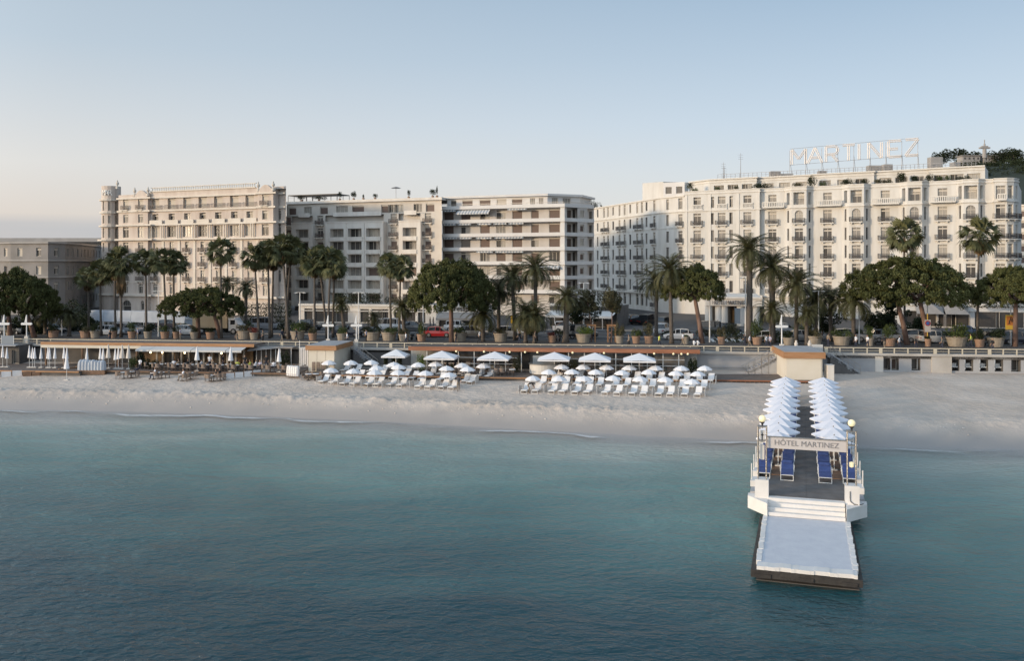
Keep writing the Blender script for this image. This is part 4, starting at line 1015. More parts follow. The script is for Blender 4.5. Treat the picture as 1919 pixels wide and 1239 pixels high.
def pine_crown(seed):                                       # unit crown: radius 1, height about .62, bottom at 0
    r = random.Random(seed); C_ = []; Q = []
    for k in range(620):
        a = r.uniform(0, 2*math.pi); q = math.sqrt(r.random()); wob = 1+.07*math.sin(3*a+seed)+.05*math.sin(7*a+2*seed)
        x, y = q*math.cos(a)*wob, q*math.sin(a)*wob; n_ = NZ.noise(Vector((x*2.6, y*2.6, seed)))
        top = (.44+.13*n_)*math.sqrt(max(0, 1-q*q))+.22; lo = .15+.05*n_+.04*(1-q)
        z = r.uniform(lo, max(lo+.03, top)) if r.random() < .45 else top-r.uniform(0, .07)
        C_.append((x*.97, y*.97, z)); Q.append(r.uniform(.03, .095))
    return cloud('crown', C_, Q, 150, .0165, M['leaf_pine'], seed, .75, .6, .22, .05)
PINE = [pine_crown(3), pine_crown(8), pine_crown(21)]
def pine(px, pyt, pyb, wpx, basepx, d, var, label, basepy=None, lean=None, group='stone pines along the promenade'):
    cx, cy = at(px, d); D = cy; rad = wpx/2*D/F; zt, zb = Zp(pyt, D), Zp(pyb, D); hh = zt-zb
    bx, by = at(basepx[0], d); t = thing('pine_tree', label, 'tree', (bx, by, PROM-.02), group=group)
    ob('crown', PINE[var], t, (cx-bx, 0, zb-PROM-.14*hh/.62), random.random()*6, scale=(rad, rad*.9, hh/.62))
    for i, b_ in enumerate(basepx):
        X = at(b_, d)[0]-bx; q = MB(); tx = cx-bx+(i-(len(basepx)-1)/2)*rad*.35; hz_ = zb-PROM+hh*.25
        pts = [(X, 0, 0), (X+(tx-X)*.3, 0, hz_*.35), (X+(tx-X)*.75, .1, hz_*.75), (tx, .1, hz_)]
        q.tube(pts, [.36, .30, .26, .2], 9)
        for k in range(7):
            a = k*.9+i; q.tube([(X+(tx-X)*.8, .1, hz_*.8), (tx+math.cos(a)*rad*.3, math.sin(a)*rad*.3, hz_+hh*.05), (tx+math.cos(a)*rad*.62, math.sin(a)*rad*.6, hz_+hh*.22)], [.15, .1, .05], 6)
        q.build('trunk', M['bark_pine'], t, smooth=True)
    return t
pine(28, 494, 596, 172, (20, 62), 10, 0, 'big dark stone pine cut by the left edge of the picture')
pine(383, 530, 592, 158, (372, 412), 12, 1, 'wide low stone pine in front of the palace and the delivery truck')
pine(845, 474, 580, 186, (846,), 10, 2, 'big stone pine with a bare leaning trunk before the framed loggias')
pine(1300, 487, 562, 118, (1316,), 12, 0, 'rounded stone pine left of the hotel entrance porch')
pine(1700, 468, 572, 246, (1700, 1742), 13, 1, 'largest stone pine, with a forked trunk, before the right half of the white hotel')
pine(1905, 490, 572, 160, (1902,), 12, 2, 'stone pine cut by the right edge beside the yellow street sign')

def fan_crown(seed, n=52, dead=True):
    r = random.Random(seed); q = MB(); dd = MB()
    def fan(mb, az, el, pet, ln, spread, fold=.5):
        d = Vector((math.cos(az)*math.cos(el), math.sin(az)*math.cos(el), math.sin(el))); side = Vector((-math.sin(az), math.cos(az), 0)); side = Matrix.Rotation(r.uniform(-1.1, 1.1), 3, d) @ side; upv = side.cross(d)*-1
        tip = d*pet+Vector((0, 0, -.12*pet)); mb.tube([(0,0,0), tip], [.03, .015], 3, cap=False)
        K = 13
        for k in range(K):
            a = -spread+2*spread*k/(K-1); l = ln*(1-.25*abs(a/spread))*r.uniform(.85, 1.1)
            v = (d*math.cos(a)+side*math.sin(a)+upv*(-.15*abs(math.sin(a)))).normalized(); w_ = side*math.cos(a)-d*math.sin(a)
            p1 = tip+v*l*.6; p2 = tip+v*l+Vector((0, 0, -.28*l*r.uniform(.5, 1.4)))
            mb.poly([tip, p1+w_*.065, p2, p1-w_*.065])
    for k in range(n):
        az = k*2.399+r.uniform(-.3, .3); el = R(82-132*(k/n)**.85+r.uniform(-8, 8)); fan(q, az, el, r.uniform(.75, 1.05), r.uniform(.85, 1.1), R(72))
    crown = q.mesh('crown', M['leaf_palm'])
    for k in range(26):
        az = k*2.399; el = R(-68+r.uniform(-14, 14)); dd.M = Matrix.Translation((0, 0, -.1-.9*k/26)); fan(dd, az, el, .35, .6, R(45))
    return crown, dd.mesh('dead_fronds', M['leaf_dead'])
def feather_crown(seed, n=74, ln=3.2):
    r = random.Random(seed); q = MB()
    for k in range(n):
        az = k*2.399+r.uniform(-.2, .2); f = k/n; el = R(84-100*f**.8+r.uniform(-7, 7)); L = ln*r.uniform(.85, 1.05)*(.8+.2*math.sin(math.pi*min(1, f*1.4)))
        p = Vector((0, 0, .1)); pts = [p.copy()]; e = el; S = 11
        for s_ in range(S):
            e -= R(5.0+8.5*s_/S)*(1.15-.35*math.sin(el)); p = p+Vector((math.cos(az)*math.cos(e), math.sin(az)*math.cos(e), math.sin(e)))*L/S; pts.append(p.copy())
        q.tube(pts, [.035*(1-.8*i/S) for i in range(S+1)], 3, cap=False)
        side = Vector((-math.sin(az), math.cos(az), 0))
        for s_ in range(1, S+1):
            for h_ in (0, .5):
                a = pts[s_-1].lerp(pts[s_], h_); t = (pts[s_]-pts[s_-1]).normalized(); wl = .52*math.sin(math.pi*min(.97, (s_+h_)/(S+1.2)))**.6
                for sg in (-1, 1):
                    v = (side*sg*.8+t*.6+Vector((0, 0, -.16))).normalized(); q.poly([a-t*.035, a+v*wl*r.uniform(.85, 1.1), a+t*.05])
    return q.mesh('crown', M['leaf_phoenix'])
FAN = [fan_crown(s) for s in (1, 2, 3)]; FEA = [feather_crown(s) for s in (4, 5)]
def palm(kind, px, py, base, d, lab, sc=1.0, skirt=False, var=0, group=None, zb=PROM-.02, thick=1):
    bx, by = at(base, d); D = by; cx = at(px, d)[0]-bx; hz_ = Zp(py, D)-zb
    t = thing('fan_palm' if kind == 'w' else 'date_palm', lab, 'palm tree', (bx, by, zb), group=group or ('tall fan palms along the promenade' if kind == 'w' else 'date palms along the promenade'))
    q = MB(); n = 9; bend = random.uniform(-.25, .25)
    r0, r1 = ((.18, .11) if kind == 'w' else (.33, .30)); r0 *= thick; r1 *= thick
    q.tube([(cx*(k/n)+bend*math.sin(math.pi*k/n)*hz_*.03, 0, hz_*k/n) for k in range(n+1)], [r0*(1.35 if k == 0 else 1)+(r1-r0)*k/n for k in range(n+1)], 9)
    q.build('trunk', M['bark_palm'], t, smooth=True)
    sc *= 1.22 if kind == 'w' else 1.38
    ob('crown', (FAN[var % 3][0] if kind == 'w' else FEA[var % 2]), t, (cx, 0, hz_-.1), random.random()*6, scale=(sc, sc, sc))
    if kind == 'w' or skirt:
        ob('dead_fronds', FAN[var % 3][1], t, (cx, 0, hz_-.25), random.random()*6, scale=(sc*(1 if kind == 'w' else .7), sc*(1 if kind == 'w' else .7), sc*(1.9 if skirt else .8)))
    return t
WP = [(188, 508, 190, 14, 1.05, 0, 'tall fan palm left of the palace tower, shorter than its neighbour'),
 (165, 520, 166, 16, .95, 0, 'short fan palm standing in the shade left of the palace tower'),
 (226, 486, 227, 12, 1.15, 1, 'fan palm with the longest skirt of dead fronds, at the palace tower'),
 (216, 498, 217, 13, 1.0, 0, 'fan palm half hidden by the long skirted palm at the palace tower'),
 (273, 489, 274, 13, 1.0, 0, 'single fan palm with a dark trunk in front of the white marquee'),
 (306, 486, 311, 12, 1.0, 0, 'left one of the two fan palms rising behind the low wide pine'),
 (325, 489, 326, 13, 1.0, 0, 'right one of the two fan palms rising behind the low wide pine'),
 (414, 468, 415, 12, 1.05, 0, 'fan palm rising straight out of the low wide pine'),
 (477, 480, 486, 12, 1.0, 0, 'fan palm leaning left between the pine and the palm cluster'),
 (502, 473, 506, 13, 1.1, 0, 'fan palm with twin looking trunk left in the palm cluster'),
 (512, 480, 509, 15, 1.0, 0, 'fan palm just behind the palm cluster, crown touching both neighbours'),
 (529, 462, 540, 12, 1.15, 0, 'highest fan palm of the cluster at the seam of palace and beige block'),
 (546, 466, 535, 13, 1.15, 0, 'fan palm right of the highest one, its trunk crossing behind it'),
 (590, 490, 590, 12, 1.1, 0, 'fan palm leaning over the first framed loggia'),
 (597, 478, 613, 14, .9, 0, 'slender fan palm between the first and second framed loggias'),
 (620, 488, 614, 12, 1.15, 0, 'fan palm in front of the left edge of the second framed loggia'),
 (627, 500, 624, 15, .9, 0, 'smaller fan palm behind the one at the second framed loggia'),
 (731, 494, 733, 13, .95, 0, 'fan palm left one of the pair beside the big middle pine'),
 (751, 500, 748, 12, 1.0, 0, 'fan palm right one of the pair beside the big middle pine'),
 (1695, 438, 1696, 26, 1.3, 0, 'fan palm whose crown shows above the largest pine'),
 (1836, 438, 1832, 14, 1.3, 0, 'tall fan palm between the largest pine and the right edge pine')]
for i, (px, py, b_, d, s_, k, lab) in enumerate(WP): palm('w', px, py, b_, d, lab, s_, px in (226,), i)
FP = [(425, 531, 425, 24, .55, 'low date palm peeping over the pine, left of two'), (461, 540, 461, 24, .62, 'low date palm peeping over the pine, right of two'),
 (960, 520, 966, 14, .92, 'date palm nearest the right side of the big middle pine'), (1004, 505, 1004, 13, 1.0, 'tallest date palm in front of the white balcony block'),
 (1062, 560, 1060, 11, .82, 'dark thick trunked date palm before the corner of the white block'), (935, 545, 935, 16, .85, 'shaggy date palm tucked under the middle pine'),
 (985, 590, 985, 10, .95, 'bushy low date palm with several stems by the railing'), (1002, 596, 1002, 9.5, .8, 'lowest date palm of the clump by the railing'),
 (905, 590, 905, 11, .85, 'low yellowish date palm right of the big pot and leaning pine'), (755, 577, 758, 12, .62, 'small date palm between the two wide stone pots'),
 (1231, 530, 1230, 22, .95, 'date palm at the mouth of the side street'), (1256, 508, 1259, 11, 1.0, 'tall date palm crossing the rounded pine left of the entrance'),
 (1404, 470, 1403, 13, 1.05, 'tallest date palm at the hotel entrance porch'), (1446, 503, 1448, 14, 1.08, 'date palm right of the tallest one at the entrance'),
 (1492, 536, 1492, 13, 1.05, 'dark date palm right of the entrance group'), (1528, 562, 1530, 15, .85, 'shaded date palm behind the dark one right of the entrance'), (1556, 560, 1557, 17, .8, 'shaded date palm left of the low spreading one'),
 (1600, 566, 1600, 13, .98, 'low spreading date palm under the largest pine'), (1448, 582, 1447, 12, .7, 'small date palm beside the tall potted tree'), (640, 570, 646, 14, .5, 'stunted palm with a ragged crown near the mast signs'),
 (1512, 590, 1512, 11, .62, 'small date palm among dark shrubs behind the beach hut'), (700, 596, 700, 20, .5, 'dwarf date palm behind the wide stone pots'), (85, 590, 85, 16, .7, 'date palm in the shade beside the left mast signs'), (130, 592, 130, 13, .65, 'narrow date palm in the shade left of the marquee')]
for i, (px, py, b_, d, s_, lab) in enumerate(FP): palm('p', px, py, b_, d, lab, s_, False, i, thick=.8+.4*(px in (1062, 1404, 1446)))
rp_ = L4.P(1293, 1.5); t = thing('roof_palm', 'potted palm on the roof terrace at the hotel corner', 'palm tree', (rp_.x, rp_.y, 29.3)); ob('crown', FEA[0], t, (0, 0, 2.2), scale=(.42, .42, .42)); q = MB(); q.tube([(0,0,0),(0,0,2.2)], .12, 7); q.build('trunk', M['bark_palm'], t)
def bush_mesh(seed, m, k=9, per=130, size=.07):
    r = random.Random(seed); return cloud('foliage', [(r.uniform(-.6,.6), r.uniform(-.6,.6), r.uniform(.3,.95)) for _ in range(k)], [r.uniform(.28,.48) for _ in range(k)], per, size, m, seed)
BU = {k: [bush_mesh(s, M[k]) for s in (1, 2, 3)] for k in ('leaf_bush', 'leaf_dark', 'leaf_bright', 'leaf_olive', 'flower_red')}
def bush(x, y, z, w, h, mt, label, name='shrub', cat='shrub', parent=None, group=None, v=None):
    me = BU[mt][random.randrange(3) if v is None else v]
    if parent: return ob('foliage', me, parent, (x, y, z), random.random()*6, scale=(w/2, w/2, h/1.2))
    t = thing(name, label, cat, (x, y, z), group=group); ob('foliage', me, t, (0, 0, 0), random.random()*6, scale=(w/2, w/2, h/1.2))
    q = MB(); q.tube([(0,0,-.02), (.03,0,h*.35), (0,0,h*.6)], [.06, .04, .02], 5); q.build('stem', M['bark_palm'], t); return t
# two young trees held by timber frames, trees on the roofs, hedges
def round_tree(px, pyt, pyb, wpx, base, d, mt, lab, stake=False, nm='young_tree'):
    bx, by = at(base, d); D = by; zt, zb = Zp(pyt, D), Zp(pyb, D); rad = wpx/2*D/F; r = random.Random(px)
    t = thing(nm, lab, 'tree', (bx, by, PROM-.02), group='small round trees')
    me = cloud('crown', [(r.gauss(0, .42)*rad, r.gauss(0, .42)*rad, zb-PROM+(zt-zb)*r.uniform(.15, .85)) for _ in range(26)], [rad*r.uniform(.25, .42) for _ in range(26)], 130, .14, M[mt], px)
    ob('crown', me, t, (at(px, d)[0]-bx, 0, 0))
    q = MB(); q.tube([(0,0,0), (.05,0,(zb-PROM)*.6), (at(px, d)[0]-bx,0,zb-PROM+(zt-zb)*.5)], [.10, .08, .04], 7); q.build('trunk', M['bark_pine'], t)
    if stake:
        q = MB()
        for sx in (-.5, .5):
            for sy in (-.4, .4): q.box(sx-.05, sx+.05, sy-.05, sy+.05, 0, 2.3)
        q.box(-.6, .6, -.5, -.4, 2.15, 2.3); q.box(-.6, .6, .4, .5, 2.15, 2.3); q.build('timber_frame', M['wood_orange'], t)
round_tree(1101, 540, 590, 36, 1108, 12.5, 'leaf_olive', 'young round tree held by a timber frame, left of two', True)
round_tree(1147, 537, 590, 44, 1146, 12.5, 'leaf_olive', 'young round tree held by a timber frame, right of two', True)
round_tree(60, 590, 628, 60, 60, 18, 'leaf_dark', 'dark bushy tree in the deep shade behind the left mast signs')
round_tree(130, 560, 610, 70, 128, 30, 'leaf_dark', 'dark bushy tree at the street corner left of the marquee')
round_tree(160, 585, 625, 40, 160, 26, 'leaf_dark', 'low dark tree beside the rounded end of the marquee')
round_tree(185, 455, 492, 40, 188, 118, 'leaf_dark', 'dark treetop between the grey corner building and the palace tower', nm='distant_tree')
round_tree(1090, 510+60, 600, 70, 1040, 26, 'leaf_dark', 'broad dark tree behind the thick trunked date palm')
round_tree(1540, 575, 625, 60, 1540, 20, 'leaf_dark', 'dark tree behind the beach hut right of the entrance palms')
round_tree(1640, 585, 628, 50, 1640, 22, 'leaf_dark', 'dark tree behind the low spreading palm')
round_tree(1672, 545, 620, 50, 1675, 24, 'leaf_dark', 'dark evergreen behind the forked trunk of the largest pine')
round_tree(1725, 597, 622, 50, 1725, 30, 'leaf_dark', 'clipped dark tree behind the parked silver cars')
round_tree(1912, 500, 600, 30, 1915, 60, 'leaf_dark', 'tall dark tree squeezed between the hotel and the right edge')
def hedge(px0, px1, d, z0, z1, mt, lab, dep=1.2):
    a, b = Vector(at(px0, d)), Vector(at(px1, d)); L = (b-a).length; r = random.Random(px0); n = max(3, int(L/.8)); C_ = []
    for k in range(n):
        for z in np.arange(z0+.3, z1-.2, .7): C_.append((*( (b-a)*(k+.5)/n+Vector((0, r.uniform(-.2, .2)*dep))), z-z0))
    t = thing('hedge', lab, 'hedge', (a.x, a.y, z0)); ob('foliage', cloud('foliage', C_, [.62]*len(C_), 110, .11, M[mt], px0), t)
hedge(452, 545, 41, PROM, 8.4, 'leaf_dark', 'tall dark clipped hedge in front of the palace right end')
hedge(628, 716, 51, 7.6, 9.9, 'leaf_dark', 'overgrown hedge on the roof edge of the beige shop row')
hedge(722, 800, 52, 7.6, 9.0, 'leaf_dark', 'lower hedge on the shop row roof beside the middle pine')
hedge(166, 345, 37, PROM, 5.7, 'leaf_dark', 'dark low hedge under the white marquee')
hedge(1062, 1150, 44, 8.4, 9.2, 'leaf_dark', 'strip of dark hedge over the bistro awning')
hedge(1815, 1919, 44, 8.3, 8.9, 'leaf_dark', 'dark hedge along the roof of the right restaurant')
hedge(1340, 1432, 14, PROM, 6.4, 'leaf_dark', 'dark shrub bed in front of the hotel entrance')
hedge(1440, 1470, 15, PROM, 6.6, 'leaf_bush', 'green shrub bed right of the entrance flags')
hedge(1765, 1832, 16, PROM, 6.6, 'leaf_bush', 'green hedge behind the wide pot near the right end')
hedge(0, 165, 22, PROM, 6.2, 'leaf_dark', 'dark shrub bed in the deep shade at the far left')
# roof gardens
for px, py, w, h, mt in ((1302, 352, 1.8, .9, 'leaf_bush'), (1345, 347, 1.5, 1.0, 'leaf_bush'), (1380, 346, 1.2, 1.1, 'leaf_dark'), (1430, 340, 4.5, 1.3, 'leaf_dark'), (1495, 340, 2.5, 1.2, 'leaf_olive'), (1523, 337, 2.2, 2.2, 'leaf_dark'), (1542, 336, 1.6, 1.2, 'leaf_bush'), (1592, 334, 3.2, 1.3, 'leaf_dark'), (1622, 333, 1.8, 1.2, 'leaf_dark'), (1645, 333, 1.6, 1.2, 'leaf_olive'), (1662, 333, 2.4, 1.0, 'leaf_dark'), (1690, 327, 2.0, 2.4, 'leaf_dark'), (1714, 327, 1.8, 1.6, 'leaf_dark'), (1745, 326, 2.2, 1.5, 'leaf_dark'), (1762, 328, 1.5, 1.2, 'leaf_bush'), (1778, 328, 1.4, 1.2, 'leaf_bush'), (1806, 324, 3.0, 1.0, 'leaf_dark')):
    p = L4.P(px, 2.0 if px > 1424 else 1.2); t = thing('roof_shrub', 'clipped shrub on the hotel roof terrace, '+nth([1302,1345,1380,1430,1495,1523,1542,1592,1622,1645,1662,1690,1714,1745,1762,1778,1806].index(px))+' from the left', 'shrub', (p.x, p.y, 30.26), group='roof terrace shrubs on the white hotel')
    ob('foliage', BU[mt][px % 3], t, (0, 0, -.1), scale=(w/2, w/3, h/1.2))
    q = MB(); q.box(-.4, .4, -.3, .3, -1.0, .12); q.build('planter', M['stone_pot'], t)
for px, w, h, kind in ((663, 1.8, 2.0, 'tree'), (703, 1.2, 1.4, 'tree'), (742, 1.2, 2.6, 'par'), (766, .8, 2.0, 'tree'), (811, 1.6, 2.0, 'tree'), (819, .5, 2.6, 'tree'), (637, .9, 2.2, 'tree'), (681, .6, 1.3, 'tree'), (598, 3.5, 1.2, 'tree'), (566, 2.4, 1.4, 'tree')):
    p = L2.P(px, 4); lab = {'tree': 'potted tree on the roof edge of the beige block', 'par': 'small parasol on the roof edge of the beige block'}[kind]+f', {nth([566,598,637,663,681,703,742,766,811,819].index(px))} from the left'
    t = thing('roof_plant' if kind == 'tree' else 'roof_parasol', lab, 'plant' if kind == 'tree' else 'parasol', (p.x, p.y, 28.95), group='things on the beige block roof')
    if kind == 'tree':
        ob('foliage', BU['leaf_dark'][px % 3], t, (0, 0, h*.35), scale=(w/2, w/2, h*.65/1.2)); q = MB(); q.lathe([(.22,0),(.3,.45),(.26,.45),(.01,.44)], 10); q.build('pot', M['terracotta'], t); q = MB(); q.tube([(0,0,.4),(0,0,h*.8)], .05, 5); q.build('trunk', M['bark_palm'], t)
    else:
        q = MB(); q.tube([(0,0,0), (0,0,2.6)], .05, 6); q.build('pole', M['antenna'], t); q = MB(); q.lathe([(1.1,2.3),(.6,2.5),(.01,2.65)], 8); q.build('canopy', M['awning_grey'], t)
for px, d, w, h, lab in ((1765, 1000, 22, 14, 'round dark tree on the hill crest just right of the sign letters'), (1795, 980, 34, 18, 'broad dark tree on the hill crest behind the hotel roof'), (1825, 960, 26, 14, 'dark tree left of the lookout tower'), (1878, 930, 34, 15, 'dark tree right of the lookout tower'), (1900, 900, 30, 16, 'dark hill tree near the right edge')):
    x, y = PD(px, d); t = thing('hill_tree', lab, 'tree', (x, y, Zp(305, d)), group='trees on the hill'); ob('foliage', BU['leaf_dark'][px % 3], t, (0,0,0), scale=(w/2, w/2, h/1.2))
    q = MB(); q.tube([(0,0,-6),(0,0,h*.5)], [1, .6], 6); q.build('trunk', M['bark_palm'], t)
for px, w in ((1103, 4.5), (1112, 6)):
    x, y = PD(px, 260); t = thing('distant_tree', f'dark treetop over the lane between the white block and the hotel, {"left" if px == 1103 else "right"} one', 'tree', (x, y, Zp(398, 260)), group='treetops over the lane'); ob('foliage', BU['leaf_dark'][px % 3], t, (0,0,0), scale=(w/2, w/2, 2.6)); q = MB(); q.tube([(0,0,-20),(0,0,2)], [.4,.2], 6); q.build('trunk', M['bark_palm'], t)
for k, (px, py, w) in enumerate(((1815, 297, 18), (1858, 297, 22), (1884, 292, 16))):
    x, y = PD(px, 940); z = Zp(py, 940); t = thing('villa', f'pale villa on the wooded hill, {nth(k)} from the left', 'house', (x, y, z-6), group='villas on the hill')
    q = MB(); q.box(-w/2, w/2, -6, 6, 0, 8); q.build('wall', M['old_grey_trim'], t); q = MB(); q.box(-w/2-1, w/2+1, -7, 7, 8.01, 9); q.build('roof', M['roof_grey'], t)
    for j in range(4): q = MB(); q.box(-w/2+1.5+j*w/4, -w/2+3.3+j*w/4, -6.1, -6.0, 4.5, 6.6); q.build('window', M['glass_dark'], t)

# ================================================================== promenade edge: wall, railing, pots
p0 = Vector(SD(SPX(-60, 0), 0)); p1 = Vector(SD(SPX(2000, 0), 0))
EW = Ln(-60, p0.y, 2000, p1.y)
B = Bld('retaining_wall', 'long retaining wall of the promenade with changing room openings at its right end', 'wall', EW.P(-60), zb=2.0)
q = B.mb()
def wseg(a, b, ops=(), m=0, w=0): B.seg(q, EW.P(a, w), EW.P(b, w), 2.0, 4.6, ops, m, reveal=2)
wseg(-60, 1315, m=2); wseg(1315, 1468, m=1); wseg(1468, 1540, m=2); wseg(1540, 1655, m=1)
dk = lambda px, w, st='dark', **k: dict(px=px, w=w, z0=2.95, z1=4.35, st=st, depth=1.0, **k)
wseg(1655, 1960, [dk(1661.5, .85), dk(1677.5, .8, 'shutter'), dk(1716.5, .95)]+[dict(px=p, w=.9, z0=2.95, z1=4.35, st='none', depth=1.6) for p in (1790, 1816, 1844, 1872)]+[dk(1904, 1.0), dk(1935, 1.0)], m=1)
for a, b in ((1783, 1797), (1809, 1823), (1837, 1851), (1865, 1880)):
    a_, b_ = EW.P(a, 1.6), EW.P(b, 1.6); q.poly([(*a_, 2.9), (*b_, 2.9), (*b_, 4.4), (*a_, 4.4)], 2)
q.build('wall', [M['stone_wall'], M['wall_grey'], M['wall_dark']], B.root)
for k, px in enumerate((1790, 1816, 1844, 1872)):
    u = B.mb(); a_, b_ = EW.P(px-6.5, .5), EW.P(px+6.5, .5); u.obox(a_, b_, 0, .5, 3.3, 3.42); u.obox(a_, b_, .44, .5, 3.42, 3.75); u.build('bench', M['white_metal'], B.root)
u = B.mb(); u.obox(EW.P(1745, 0), EW.P(1782, 0), -.3, -.01, 2.6, 4.62); u.build('panel', M['stone_wall'], B.root)
u = B.mb(); u.obox(EW.P(1640, 0), EW.P(1655, 0), -.06, -.01, 2.6, 4.5); u.build('panel', M['concrete_light'], B.root)
u = B.mb(); u.obox(EW.P(-60), EW.P(2000), -.45, .3, 4.6, 4.87); u.build('coping', M['stone_wall'], B.root)
u = B.mb(); u.obox(EW.P(1300), EW.P(1470), -.12, -.005, 3.0, 4.6); u.build('panel', M['wall_grey'], B.root)
RL = thing('railing', 'long cream promenade railing of square posts and flat top rail', 'railing', (*EW.P(-60), 4.87))
TR_ = Matrix.Translation((-EW.P(-60).x, -EW.P(-60).y, -4.87))
for a, b in ((-60, 596), (632, 1478), (1545, 2000)):
    u = MB(); u.M = TR_; u.obox(EW.P(a, -.3), EW.P(b, -.3), 0, .12, 5.42, 5.52); u.obox(EW.P(a, -.28), EW.P(b, -.28), 0, .05, 5.12, 5.16); u.build('top_rail', M['rail_cream'], RL)
pm = MB(); pm.box(-.06, .06, -.05, .05, 0, .55); pm = pm.mesh('post', M['rail_cream']); pw = MB(); pw.box(-.17, .17, -.06, .06, 0, .6); pw = pw.mesh('post', M['rail_cream'])
px = -58; k = 0
while px < 1996:
    if not (596 < px < 632 or 1478 < px < 1545):
        p = EW.P(px, -.24)-EW.P(-60); ob('post', pw if k % 4 == 3 else pm, RL, (p.x, p.y, 0), R(AL))
    px += 25.5; k += 1
POT = {}
def pot(px, d, w, h, mt, veg, vh, lab, vw=None):
    x, y = at(px, d); t = thing('planter', lab, 'planter', (x, y, PROM), group='potted plants along the promenade'); q = MB()
    q.lathe([(.001,0),(w*.38,0),(w*.47,h*.8),(w*.5,h*.82),(w*.52,h),(w*.46,h),(w*.44,h*.9),(.001,h*.88)], 18); q.build('pot', M[mt], t)
    if veg: bush(0, 0, h*.8, vw or w*1.15, vh, veg, None, parent=t)
    return t
PT = [(20, 1.4, 'leaf_dark', 1.3), (100, 1.5, 'leaf_dark', 1.2), (160, 1.5, 'leaf_olive', 1.0), (178, 1.3, 'leaf_dark', 1.2), (212, 1.0, 'leaf_dark', .9), (247, 1.1, 'leaf_bush', 1.7), (277, 1.1, 'leaf_dark', 1.2), (309, 1.2, 'leaf_bush', 1.3), (330, .9, 'leaf_dark', 1.0), (364, 1.1, 'leaf_dark', 1.0), (394, 1.2, 'leaf_dark', .8),
 (457, 1.9, 'leaf_olive', 1.2), (476, 1.2, 'flower_red', .9), (558, 2.0, 'leaf_bush', 1.5), (586, 1.2, 'leaf_olive', 1.0), (641, 1.5, 'leaf_bush', 1.3), (698, 2.2, 'leaf_dark', 1.0), (729, 2.1, 'leaf_bush', .9), (757, 1.5, 'leaf_olive', .9), (790, 1.3, 'leaf_bush', 1.9), (862, 1.9, 'leaf_bush', 1.1), (938, 1.9, 'leaf_olive', .9), (1034, 1.1, 'flower_red', .7),
 (1093, 2.0, 'leaf_bright', 1.1), (1161, 1.1, 'leaf_olive', 1.9), (1192, 1.1, 'leaf_bush', 1.2), (1216, 1.2, 'leaf_olive', 2.0), (1285, .9, 'leaf_bush', .5), (1352, 1.0, 'leaf_olive', 1.6), (1419, 1.3, 'leaf_bush', 2.6), (1478, 1.5, 'leaf_dark', 1.2), (1525, 2.2, 'leaf_olive', 1.2), (1577, 2.2, 'leaf_bush', 1.2), (1630, 1.0, 'leaf_bush', 1.8), (1668, 1.4, 'leaf_bush', 2.0), (1739, .8, 'leaf_dark', .6), (1793, 2.5, 'leaf_bush', 1.9), (1836, 1.2, 'leaf_dark', 1.6), (1866, 2.1, 'leaf_dark', 1.4)]
VG = {'leaf_dark': 'dark green shrub', 'leaf_olive': 'dry olive green shrub', 'leaf_bush': 'green shrub', 'leaf_bright': 'bright lime green shrub', 'flower_red': 'red flowers'}
for k, (px, w_, vg, vh) in enumerate(PT):
    big = w_ > 1.7
    pot(px, 11.5 if big else 10.8, w_, 1.15 if big else .95, 'stone_pot' if big else ('terracotta' if k % 3 else 'stone_pot'), vg, vh, f'{"wide" if big else "small"} {"stone" if big or k % 3 == 0 else "clay"} pot with {VG[vg]}, {nth(k)} pot from the left', vw=w_*1.25)

# ================================================================== street furniture
def mast_sign(px, pyt, pyp, d, zb, lab):
    x, y = at(px, d); D = y; t = thing('mast_sign', lab, 'sign', (x, y, zb), group='white sail shaped mast signs'); zt = Zp(pyt, D)-zb; zp_ = Zp(pyp, D)-zb
    q = MB(); q.tube([(0,0,0), (0,0,zt)], [.09, .05], 8); q.build('pole', M['mast_white'], t)
    q = MB(); q.poly([(-.05,-.03,zt),(-.28,-.03,zp_+.2),(.05,-.03,zp_+.2)]); q.poly([(-.05,.03,zt),(.05,.03,zp_+.2),(-.28,.03,zp_+.2)]); q.build('sail', M['mast_white'], t)
    q = MB(); n = 10; pts = [(-.45+.12*math.cos(a), .12*math.sin(a)) for a in [R(90+180*k/n) for k in range(n+1)]]+[(.45+.12*math.cos(a), .12*math.sin(a)) for a in [R(-90+180*k/n) for k in range(n+1)]]
    q.M = Matrix.Translation((0, .06, zp_)) @ Matrix.Rotation(R(90), 4, 'X') @ Matrix.Scale(1.25, 4)
    q.prism(pts, 0, .12); q.build('panel', M['mast_white'], t)
    q = MB(); q.box(-.22, .22, -.2, .2, 0, 1.0); q.build('base', M['concrete_light'], t)
for px, a, b, d, lab in ((8, 590, 607, .8, 'leftmost white sail shaped mast sign'), (50, 590, 607, .8, 'second white sail shaped mast sign at the left end of the railing'), (615, 591, 610, 1.2, 'white mast sign at the top of the beach stairs, left of the pair'), (668, 591, 610, 1.2, 'white mast sign at the top of the beach stairs, right of the pair'), (1465, 590, 612, .4, 'white mast sign standing by the hut above the pier')):
    mast_sign(px, a, b, d, PROM, lab)
def lamp(px, pyt, d, lab, T_=True):
    x, y = at(px, d); t = thing('street_lamp', lab, 'street lamp', (x, y, PROM-.02), group='tall pale street lamps'); zt = Zp(pyt, y)-PROM
    q = MB(); q.tube([(0,0,0), (0,0,zt)], [.10, .06], 8); q.build('pole', M['mast_white'], t)
    q = MB(); q.box(-.7, .7, -.03, .03, zt-.02, zt+.04); q.build('arm', M['mast_white'], t)
    for s_ in (-.6, .6): q = MB(); q.box(s_-.22, s_+.22, -.12, .12, zt-.1, zt-.025); q.build('lamp_head', M['light_clear'], t)
